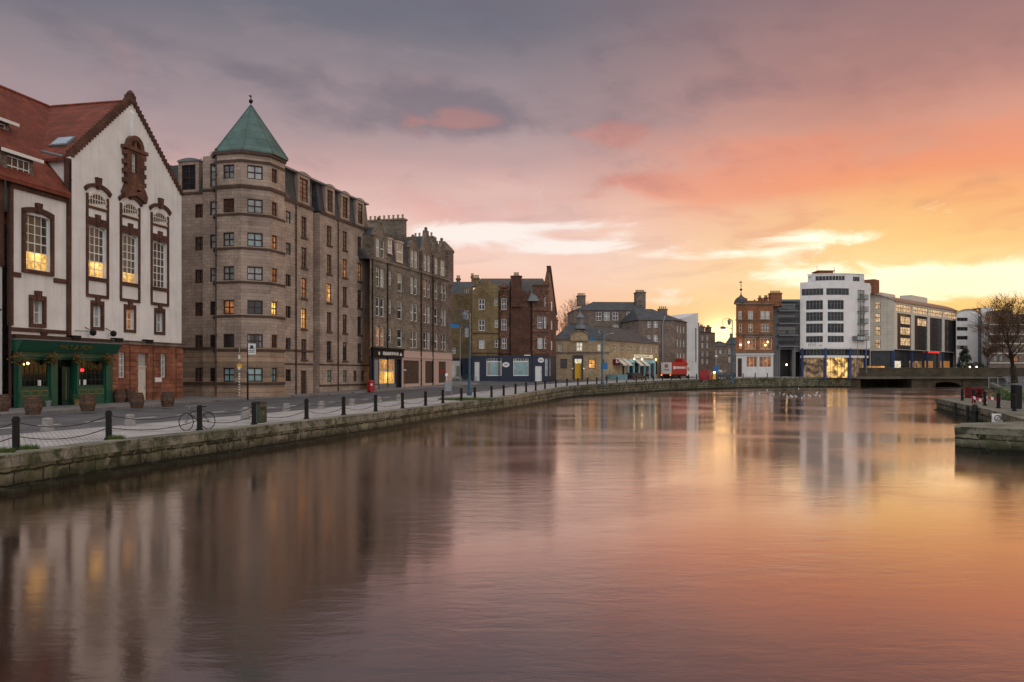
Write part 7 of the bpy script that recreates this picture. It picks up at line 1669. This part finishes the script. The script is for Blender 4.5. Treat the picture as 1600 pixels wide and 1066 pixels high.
# ---- people (far off, one skinned body each)
def person(px, py, label, top='cloth', legs='cloth', rz=0.0, stride=.18, h=1.74, bag=False):
    x, y, z = G(px, py); s = h/1.74
    J = {'pelvis': (0, 0, .95), 'waist': (0, 0, 1.12), 'chest': (0, -.01, 1.36), 'neck': (0, -.01, 1.50), 'chin': (0, -.03, 1.57), 'head': (0, -.02, 1.66), 'crown': (0, 0, 1.74),
         'hl': (-.09, 0, .90), 'kl': (-.10, -stride*.6, .50), 'al': (-.10, -stride+.03, .09), 'tl': (-.10, -stride-.15, .03),
         'hr': (.09, 0, .90), 'kr': (.10, stride*.1, .50), 'ar': (.10, stride, .10), 'tr': (.10, stride-.16, .04),
         'sl': (-.19, 0, 1.42), 'el': (-.24, .06, 1.14), 'wl': (-.24, -.06, .90), 'fl': (-.24, -.08, .80),
         'sr': (.19, 0, 1.42), 'er': (.24, -.02, 1.14), 'wr': (.24, -.12, .90), 'fr': (.24, -.14, .80)}
    E = ['pelvis waist', 'waist chest', 'chest neck', 'neck chin', 'chin head', 'head crown', 'pelvis hl', 'hl kl', 'kl al', 'al tl', 'pelvis hr', 'hr kr', 'kr ar', 'ar tr', 'chest sl', 'sl el', 'el wl', 'wl fl', 'chest sr', 'sr er', 'er wr', 'wr fr']
    rad = dict(pelvis=.135, waist=.115, chest=.145, neck=.055, chin=.07, head=.092, crown=.06, hl=.09, hr=.09, kl=.058, kr=.058, al=.042, ar=.042, tl=.035, tr=.035, sl=.062, sr=.062, el=.045, er=.045, wl=.032, wr=.032, fl=.035, fr=.035)
    def skin(keys, grow, name, mat, parent=None):
        idx = {k: i for i, k in enumerate(keys)}; me = bpy.data.meshes.new(name)
        ed = [(idx[a], idx[c]) for a, c in (q.split() for q in E) if a in idx and c in idx]
        me.from_pydata([tuple(v*s for v in J[k]) for k in keys], ed, []); o = bpy.data.objects.new(name, me); COL.objects.link(o)
        m = o.modifiers.new('skin', 'SKIN'); m.use_smooth_shade = True
        for k in keys: v = me.skin_vertices[0].data[idx[k]]; r = (rad[k]+grow)*s; v.radius = (r*(1.15 if k in ('chest', 'waist', 'pelvis') else 1), r*(.8 if k in ('chest', 'waist', 'pelvis') else 1)); v.use_root = (k == keys[0])
        o.modifiers.new('sub', 'SUBSURF').levels = 1; o.modifiers['sub'].render_levels = 1
        me.materials.append(M[mat]); dg = bpy.context.evaluated_depsgraph_get(); nm = bpy.data.meshes.new_from_object(o.evaluated_get(dg)); o.modifiers.clear(); o.data = nm
        if not nm.materials: nm.materials.append(M[mat])
        for p in nm.polygons: p.use_smooth = True
        if parent: o.parent = parent
        return o
    o = skin(list(J), 0, 'person', 'skin'); skin(['pelvis', 'waist', 'chest', 'sl', 'el', 'wl', 'sr', 'er', 'wr'], .022, 'coat', top, o); skin(['pelvis', 'hl', 'kl', 'al', 'tl', 'hr', 'kr', 'ar', 'tr'], .014, 'trousers', legs, o)
    b = MB(); b.sphere((0, .012, 1.685*s), .115*s, 10, 8, 1, 1.05, 1); b.v = [v for v in b.v]; b.build('hair', 'dframe', o)
    o.location = (x, y, z); o.rotation_euler = (0, 0, rz); tag(o, label, 'person'); return o
person(1008.5, 597.5, 'person in dark clothes walking on the quay before the awnings', rz=R(80))
person(1013, 593, 'person in a grey coat standing by the light blue shopfront', 'cloth2', rz=R(200), stride=.05)
person(1145.5, 590, 'person in dark clothes standing left of the domed orange tenement', rz=R(20), stride=.06)
person(1148.5, 590.5, 'person in a grey coat beside the doorway of the domed orange tenement', 'cloth2', rz=R(120), stride=.1)
# ---- road markings and pavement before the buildings
def strip_ground(name, mat, pts, dz, kerb=.12):
    b = MB(); vs = [(x, y, gz(x, y)+dz) for x, y in pts]; n = len(vs); a = [b.P(*v) for v in vs]; b.f.append(a)
    lo = [b.P(v[0], v[1], v[2]-kerb-.05) for v in vs]
    for i in range(n): j = (i+1) % n; b.f.append([a[j], a[i], lo[i], lo[j]])
    return b.build(name, mat)
def bline(px, w): return FW.world(FW.u(px), w)
fp = [FW.world(-16, -5.2), FW.world(0, -5.2), FW.world(12, -5.0), FW.world(20, -5.0)]
pv_out = [FW.world(-22, -5.4), FW.world(-5, -5.3), FW.world(8, -5.2), FW.world(19, -5.4), (-18.6, 84), (-15.0, 94), (-11.0, 105), (-6.5, 116), (-4.5, 124), (-8, 132)]
pv_in = [(-14, 136), (-16, 118), (-22, 96), (-30, 82), FW.world(19, 1.5), FW.world(8, .5), FW.world(-5, .5), FW.world(-22, .5)]
def pave():
    b = MB(); n = len(pv_out); pin = [FW.world(-22, 1), FW.world(-5, 1), FW.world(8, 1), FW.world(19, 4), (-28, 88), (-22, 97), (-17, 108), (-12, 118), (-9, 126), (-11, 133)]
    for i in range(n-1):
        q = [(*p, gz(*p)+.0) for p in (pv_out[i], pv_out[i+1], pin[i+1], pin[i])]; b.f.append([b.P(*v) for v in q])
        k = [q[0], q[1], (q[1][0], q[1][1], q[1][2]-.2), (q[0][0], q[0][1], q[0][2]-.2)]; b.f.append([b.P(*v) for v in k])
    tag(b.build('pavement', 'flags'), kind='structure')
pave()
def mark(P, d0, d1, i0, i1, dash=None):
    b = MB(); A = offs(P, d0); B = offs(P, d1)
    for i in range(i0, i1):
        if dash and (i % dash[1]) >= dash[0]: continue
        q = [(*p, gz(*p)-.126) for p in (A[i], A[i+1], B[i+1], B[i])]; b.f.append([b.P(*v) for v in q][::-1])
    return b
FINE = catmull(LQ0, 24)
mk_ = mark(FINE, 11.2, 11.5, 20, 220, (3, 6)).build('centre_line', 'paint'); tag(mk_, kind='structure')
mk_ = mark(FINE, 6.7, 6.95, 20, 330).build('edge_line', 'paint'); tag(mk_, kind='structure')
# ---- grass tufts at the quay edge
def tuft(x, y, z, r, n, name, label, h=.16, mat='grass'):
    b = MB(); rr = random.Random(int(x*10+y))
    for k in range(n):
        a, d = rr.uniform(0, 2*pi), r*sqrt(rr.random()); px, py = d*cos(a), d*sin(a)*.6; t = rr.uniform(0, 2*pi); w = .012+.01*rr.random(); hh = h*rr.uniform(.5, 1.2); lx, ly = rr.gauss(0, .06), rr.gauss(0, .06)
        b.quad((px-w*cos(t), py-w*sin(t), 0), (px+w*cos(t), py+w*sin(t), 0), (px+lx+w*.3, py+ly, hh), (px+lx, py+ly, hh))
    o = b.build(name, mat, None, (x, y, z)); tag(o, label, 'grass', kind='stuff'); return o
for px, lab in ((44, 'green grass tuft at the foot of the far left bollard'), (181, 'green grass tuft at the foot of the second bollard'), (5, 'grass tuft on the coping at the left edge')):
    x, y, a = along(.72, px); tuft(x, y, .0, .32, 260, 'grass_tuft', lab)
x, y, a = along(1.3, 726); tuft(x, y, .1, 2.2, 1500, 'grass_patch', 'grassy patch on the quay below the blue lamp post', .2)
# ================================================================ right bank
def G0(px, py, z=0.0): Y = FPX*(CH-z)/(py-HY); return (px-800)/FPX*Y, Y
tag(ribbon([(150,-20),(120,40),(110,100),(130,190)], -60, 62, -.02, 1, zf=lambda x, y: 0.0, drop=0).build('quayside_paving', 'gravel'), kind='structure') if 0 else None
# jetty block in front
def jetty():
    P = [G0(1492, 667), ((1660-800)/FPX*33.4, 33.4), ((1660-800)/FPX*41.0, 41.0), G0(1503, 661.8)]
    c = P[0]; e = empty('stone_jetty', (c[0], c[1], 0), 0, 'low stone jetty block projecting into the water at the right edge', 'jetty'); Q = [(p[0]-c[0], p[1]-c[1]) for p in P]
    b = MB(); b.slab(Q, WZ-1, -.26); b.build('wall', 'quay', e); m = (sum(q[0] for q in Q)/4, sum(q[1] for q in Q)/4); b = MB(); b.slab([(q[0]+(q[0]-m[0])*.012, q[1]+(q[1]-m[1])*.03) for q in Q], -.26, .02); b.build('coping', 'coping', e)
jetty()
RB = ['black bollard behind the dark mooring pile, nearest the red winch', 'black bollard beside the dark mooring pile', 'black bollard in front of the red and white barrier', 'black bollard right of the red and white barrier', 'black bollard nearest the right edge beside the tall grey bin']
RP = []
for i, (px, py) in enumerate([(1503.6, 626), (1522, 629.5), (1539, 634), (1560, 638), (1585, 642.5)]):
    x, y = G0(px, py); RP.append((x, y, 0)); o = copy_tree([c for c in bpy.data.objects if c.name == 'bollard'][0], (x, y, 0), i*.4, RB[i]); o['group'] = 'black bollards on the right quay'; o['category'] = 'bollard'
for i in range(4): chain(RP[i], RP[i+1], .82, .22, 'chain', 'chain right of the %s bollard of the right quay' % pos_words(i, 0), 'chains on the right quay')
x, y, a = along(-.22, 1523, list(reversed([p for p in RQ])), -1) if 0 else (0, 0, 0)
def on_right(px, off):
    P = offs(RQ, off, 1); k = (px-800)/FPX
    for a_, c_ in zip(P[3:], P[4:]):
        fa, fc = a_[0]-k*a_[1], c_[0]-k*c_[1]
        if fa*fc <= 0 and a_[1] < 80: t = fa/(fa-fc); return a_[0]+(c_[0]-a_[0])*t, a_[1]+(c_[1]-a_[1])*t, atan2(c_[1]-a_[1], c_[0]-a_[0])
x, y, a = on_right(1523, -.3); e = empty('mooring_pile', (x, y, WZ-.5), a, 'dark green timber mooring pile against the right quay wall', 'mooring pile'); b = MB(); b.lathe([(.2, -.5), (.2, 1.55), (.17, 1.75), (.05, 1.8)], 12); b.build('timber', 'dkpile', e); b = MB(); b.lathe([(.235, .25), (.235, .45)], 12); b.lathe([(.235, 1.2), (.235, 1.32)], 12); b.build('iron_band', 'black', e)
for k, px in enumerate((1493, 1512)):
    x, y, a = on_right(px, -.12); b = MB(); b.box(-.13, .13, -.1, .1, -.4, 1.05); o = b.build('timber_fender', 'dkpile', None, (x, y, WZ), a); tag(o, ('timber fender on the right quay wall left of the mooring pile', 'timber fender on the right quay wall close to the mooring pile')[k], 'fender')
x, y, a = on_right(1560.5, -.15); e = empty('warning_sign', (x-.12, y-.1, -.62), R(-12), 'small white warning sign with a red ring fixed on the right quay wall', 'sign')
b = MB(); b.box(-.3, .3, -.02, .02, 0, .62); b.build('plate', 'white', e); 
b = MB(); n = 18; c = (0, .36)
for k in range(n):
    t0, t1 = 2*pi*k/n, 2*pi*(k+1)/n
    for s in (-.028, .022): b.hexa([(.14*cos(t0), s, c[1]+.14*sin(t0)), (.14*cos(t1), s, c[1]+.14*sin(t1)), (.14*cos(t1), s+.006, c[1]+.14*sin(t1)), (.14*cos(t0), s+.006, c[1]+.14*sin(t0))], [(.18*cos(t0), s, c[1]+.18*sin(t0)), (.18*cos(t1), s, c[1]+.18*sin(t1)), (.18*cos(t1), s+.006, c[1]+.18*sin(t1)), (.18*cos(t0), s+.006, c[1]+.18*sin(t0))])
b.tube((-.12, -.026, .24), (.12, -.026, .48), .015); b.tube((-.12, .026, .24), (.12, .026, .48), .015); b.box(-.2, .2, -.028, .028, .06, .12); b.build('ring', 'dred', e)
# tall grey bin
x, y = G0(1588, 639); e = empty('information_pillar', (x, y, 0), R(8), 'tall dark grey pillar bin beside the tree trunk at the right edge', 'pillar'); b = MB(); b.box(-.24, .24, -.2, .2, 0, 1.5); b.build('body', 'black', e); b = MB(); b.box(-.29, .29, -.23, .23, 1.55, 1.63); b.build('top', 'lead', e)
# red winch gear
x, y = G0(1523, 622); e = empty('dock_winch', (x, y, 0), R(15), 'dark red riveted dock winch on the right quay before the bridge', 'winch')
b = MB(); b.box(-1.0, -.88, -.5, .5, 0, 1.35); b.box(.7, .82, -.5, .5, 0, 1.35); b.box(-1.0, .82, -.55, -.45, 1.1, 1.35); b.box(-1.0, .82, .45, .55, 1.1, 1.35); b.box(-1.1, .92, -.6, .6, 0, .12); b.build('frame', 'dred', e)
b = MB(); b.tube((-.88, 0, .7), (.7, 0, .7), .28, None, 14); b.build('drum', 'dred', e); b = MB()
b.lathe([(.55, -.06), (.55, .06)], 20); b.v = [(p[2]-.6, p[0], p[1]+.72) for p in b.v]; b.build('gear_wheel', 'dred', e); b = MB(); b.lathe([(.62, -.05), (.62, .05)], 20); b.v = [(p[2]+.45, p[0], p[1]+.72) for p in b.v]; b.build('gear_wheel', 'dred', e)
b = MB(); b.tube((.9, 0, .75), (1.35, 0, .75), .05); b.tube((1.35, 0, .75), (1.35, 0, 1.25), .04); b.build('crank', 'black', e)
e.scale = (.75, .75, .75)
# red and white barrier
x, y = G0(1541, 632); e = empty('barrier_boards', (x, y, 0), R(-12), 'fallen red and white barrier boards beside the dock winch', 'barrier')
for k, (a, c) in enumerate((((-1.0, 0, .55), (.15, .1, .1)), ((-.3, -.2, .6), (1.0, .1, .3)))):
    b = MB(); b.hexa([(a[0], a[1]-.02, a[2]-.1), (c[0], c[1]-.02, c[2]-.1), (c[0], c[1]+.02, c[2]-.1), (a[0], a[1]+.02, a[2]-.1)], [(a[0], a[1]-.02, a[2]+.1), (c[0], c[1]-.02, c[2]+.1), (c[0], c[1]+.02, c[2]+.1), (a[0], a[1]+.02, a[2]+.1)]); o = b.build('board', 'red', e)
    b = MB(); 
    for t in (.1, .45, .8): p = [a[i]+(c[i]-a[i])*t for i in range(3)]; q = [a[i]+(c[i]-a[i])*(t+.15) for i in range(3)]; b.hexa([(p[0], p[1]-.03, p[2]-.1), (q[0], q[1]-.03, q[2]-.1), (q[0], q[1]-.02, q[2]-.1), (p[0], p[1]-.02, p[2]-.1)], [(p[0], p[1]-.03, p[2]+.1), (q[0], q[1]-.03, q[2]+.1), (q[0], q[1]-.02, q[2]+.1), (p[0], p[1]-.02, p[2]+.1)])
    b.build('white_stripes', 'white', o)
for s in (-.9, .8): b = MB(); b.tube((s, -.25, 0), (s, 0, .6), .03); b.tube((s, .25, 0), (s, 0, .6), .03); b.build('leg', 'red', e)
# pale railing behind
x, y = G0(1545, 607); x2, y2 = G0(1600, 606); e = empty('pale_railing', (x, y, 0), atan2(y2-y, x2-x), 'pale metal railing with panels behind the dock winch', 'railing'); Lr = sqrt((x2-x)**2+(y2-y)**2); H = 1.6
b = MB(); b.tube((0, 0, H), (Lr, 0, H), .05); b.tube((0, 0, .2), (Lr, 0, .2), .04); b.tube((0, 0, .9), (Lr, 0, .9), .03)
for k in range(int(Lr/.3)): b.tube((k*.3, 0, .2), (k*.3, 0, H), .015, None, 4, False)
b.build('rails', 'lead', e)
for k in range(5): b = MB(); b.tube((Lr*k/4, 0, 0), (Lr*k/4, 0, H+.1), .06); b.build('post', 'grey', e)
# ---- trees
def bare_tree(name, label, x, y, z, H, spread, seed, leafy=0, trunk_r=.28, levels=6, mat='twig', trunk_h=.2, lean=0, cat='tree', group=None, tip=.012):
    rr = random.Random(seed); e = empty(name, (x, y, z), 0, label, cat, group); tk = MB(); cr = MB(); lf = MB(); tips = []
    def grow(p, d, l, r, lv):
        n = 3 if lv < 3 else 2; q = p
        for k in range(n):
            nd = (d+Vector((rr.gauss(0, .10), rr.gauss(0, .10), rr.gauss(.02, .05)))).normalized(); q2 = q+nd*(l/n); r2 = max(r*.88, tip*.6)
            (tk if lv < 2 else cr).tube(tuple(q), tuple(q2), r, r2, 7 if lv < 2 else (4 if lv < 4 else 3), False); q, r, d = q2, r2, nd
            if lv >= 1 and k < n-1 and rr.random() < .7: side(q, d, l*.62, r*.55, lv+1)
        if lv < levels:
            for j in range(rr.choice((2, 3)) if lv < 5 else 2): side(q, d, l*rr.uniform(.66, .86), r*rr.uniform(.6, .78), lv+1)
        else: tips.append(q)
    def side(p, d, l, r, lv):
        if lv > levels: tips.append(p); return
        ax = Vector((rr.gauss(0, 1), rr.gauss(0, 1), rr.gauss(0, .4))); nd = (d+ax.normalized()*rr.uniform(.35, .8)*spread); nd.z += .10; grow(p, nd.normalized(), l, max(r, tip*.6), lv)
    grow(Vector((0, 0, 0)), Vector((lean, 0, 1)).normalized(), H*trunk_h, trunk_r, 0)
    zs = max((t.z for t in tips), default=1); k = H/zs
    for q in (tk, cr): q.v = [(a*k, b_*k, c*k) for a, b_, c in q.v]
    tk.build('trunk', 'bark', e); c = cr.build('crown', mat, e)
    if leafy:
        for t in tips:
            for j in range(leafy): p = t*k+Vector((rr.gauss(0, .22), rr.gauss(0, .22), rr.gauss(0, .22))); a = Vector((rr.uniform(-1, 1), rr.uniform(-1, 1), rr.uniform(-1, 1))).normalized()*.06; q = a.orthogonal().normalized()*.04; lf.quad(*[tuple(p+v) for v in (a, q, -a, -q)])
        lf.build('last_leaves', 'rust2', c)
    return e
M['rust2'] = plain('brown_last_leaves', (.10,.05,.02), .8, var=.5, scale=20)
x, y = G0(1588, 617); bare_tree('bare_tree', 'nearly leafless spreading tree on the right quay before the brown flats', x, y, 0, 10.9, 1.15, 11, leafy=1, trunk_r=.28, levels=7, trunk_h=.19, tip=.012)
b = MB(); rr = random.Random(5)
for k in range(900): c = Vector((rr.gauss(0, .9), rr.gauss(0, .5), abs(rr.gauss(0, .5)))); a = Vector((rr.uniform(-1, 1), rr.uniform(-1, 1), rr.uniform(-1, 1))).normalized()*.09; q = a.orthogonal().normalized()*.06; b.quad(*[tuple(c+v) for v in (a, q, -a, -q)])
x, y = G0(1578, 624); o = b.build('low_bush', 'leaf', None, (x, y, 0)); tag(o, 'low bright green bush at the foot of the right quay tree', 'bush')
for i, (px, D, H, sd, lab) in enumerate(((874, 210, 19, 21, 'leftmost bare tree silhouetted above the low slate roof'), (884, 214, 21, 31, 'tall middle bare tree silhouetted above the low slate roof'), (895, 208, 18, 44, 'rightmost bare tree silhouetted beside the long grey building'))):
    bare_tree('bare_tree', lab, (px-800)/FPX*D, D, 1.6, H, .8, sd, trunk_r=.25, levels=6, trunk_h=.26, tip=.03, group='bare trees behind the low slate roof')
def leafy_tree(name, label, px, D, z, H, W, n, seed, cone=True, mat='dleaf', cat='tree'):
    rr = random.Random(seed); x = (px-800)/FPX*D; e = empty(name, (x, D, z), 0, label, cat); b = MB(); b.tube((0, 0, 0), (0, 0, H*.8), .16, .05, 7); b.build('trunk', 'bark', e); b = MB()
    cl = [(rr.uniform(.12, 1.0), rr.uniform(0, 2*pi), rr.random()) for k in range(60)]
    for k in range(n):
        t, a, q = rr.choice(cl); rad_ = W*(1-t)**.6*(.55+.45*q) if cone else W*sqrt(max(0, 1-(2*t-1)**2))*(.5+.5*q)
        c = Vector((rad_*cos(a)+rr.gauss(0, .22), rad_*sin(a)+rr.gauss(0, .22), H*t+rr.gauss(0, .25))); d = Vector((rr.uniform(-1, 1), rr.uniform(-1, 1), rr.uniform(-1, 1))).normalized()*.16; w = d.orthogonal().normalized()*.09; b.quad(*[tuple(c+v) for v in (d, w, -d, -w)])
    b.build('crown', mat, e); return e
leafy_tree('conifer', 'dark bushy conifer beyond the bridge before the white arched block', 1508, 222, 1.6, 6.9, 2.7, 5200, 3)
leafy_tree('shrub', 'low dark shrub beyond the bridge right of the conifer', 1528, 220, 1.6, 3.2, 2.4, 1800, 5, False)
bare_tree('bare_tree', 'small bare tree beyond the bridge before the brown flats', (1545-800)/FPX*219, 219, 1.6, 9.5, 1.0, 61, trunk_r=.18, levels=6, tip=.03)
for k, px in enumerate((1515.5, 1526)):
    D = 216; x = (px-800)/FPX*D; e = empty('street_lamp', (x, D, 1.6), 0, ('left of two small lit lamps beyond the bridge parapet', 'right of two small lit lamps beyond the bridge parapet')[k], 'street lamp', 'small lit lamps beyond the bridge'); b = MB(); b.tube((0, 0, 0), (0, 0, 2.1), .06); b.build('post', 'black', e); b = MB(); b.sphere((0, 0, 2.25), .2, 8, 6); b.build('globe', 'lamp', e)
# ---- gulls resting on the water
def gull():
    e = empty('gull', (0,0,0)); b = MB(); b.lathe([(.01, -.24), (.06, -.17), (.09, -.02), (.085, .1), (.045, .17), (.05, .2)], 8); b.v = [(p[2], p[0], p[1]*.8+.07) for p in b.v]; b.sphere((.2, 0, .2), .05, 8, 6); b.tube((.16, 0, .1), (.2, 0, .19), .035, .03); b.build('body', 'gullw', e)
    b = MB(); b.hexa([(-.27, -.09, .12), (.1, -.1, .11), (.1, .1, .11), (-.27, .09, .12)], [(-.28, -.03, .15), (.08, -.06, .165), (.08, .06, .165), (-.28, .03, .15)]); b.build('wings', 'grey', e); b = MB(); b.tube((.24, 0, .2), (.3, 0, .185), .012, .004); b.build('beak', 'yellow', e); return e
M['gullw'] = plain('white_feathers', (.8,.8,.78), .8, var=.05)
gp = None; rr = random.Random(12)
GP = [(1175, 616), (1174, 619), (1187, 616), (1199, 610.5), (1203, 617.5), (1208, 616.5), (1205, 623), (1219, 615.5), (1224, 617), (1235, 619), (1238, 620.5), (1244, 620), (1248, 608), (1256, 619.5), (1265, 619), (1266, 621), (1274, 618), (1276, 614), (1280, 619.5), (1300, 617.5), (1253, 622.5), (1231, 621.5)]
for i, (px, py) in enumerate(GP):
    Y = FPX*(CH-WZ)/(py-HY); x = (px-800)/FPX*Y
    if gp is None: gp = o = gull(); o.location = (x, Y, WZ)
    else: o = copy_tree(gp, (x, Y, WZ), rr.uniform(0, 6.28))
    tag(o, 'small white gull resting on the water in the flock before the far quay', 'gull', 'gulls resting on the water')

# light blue hoarding in front of the buff pub's side
_x, _y, _z = G(941, 592); _x2, _y2, _ = G(979, 590.5); _L = sqrt((_x2-_x)**2+(_y2-_y)**2)
e = empty('hoarding', (_x, _y, _z-.1), atan2(_y2-_y, _x2-_x), 'low light blue hoarding boards before the side of the buff pub', 'hoarding')
for k in range(5): b = MB(); b.box(_L*k/5+.03, _L*(k+1)/5-.03, -.03, .03, .05, .95); b.box(_L*k/5+.03, _L*(k+1)/5-.03, -.05, -.03, .85, .95); b.build('board', 'lblue', e)
for k in range(6): b = MB(); b.box(_L*k/5-.04, _L*k/5+.04, .03, .12, 0, 1.0); b.build('post', 'grey', e)
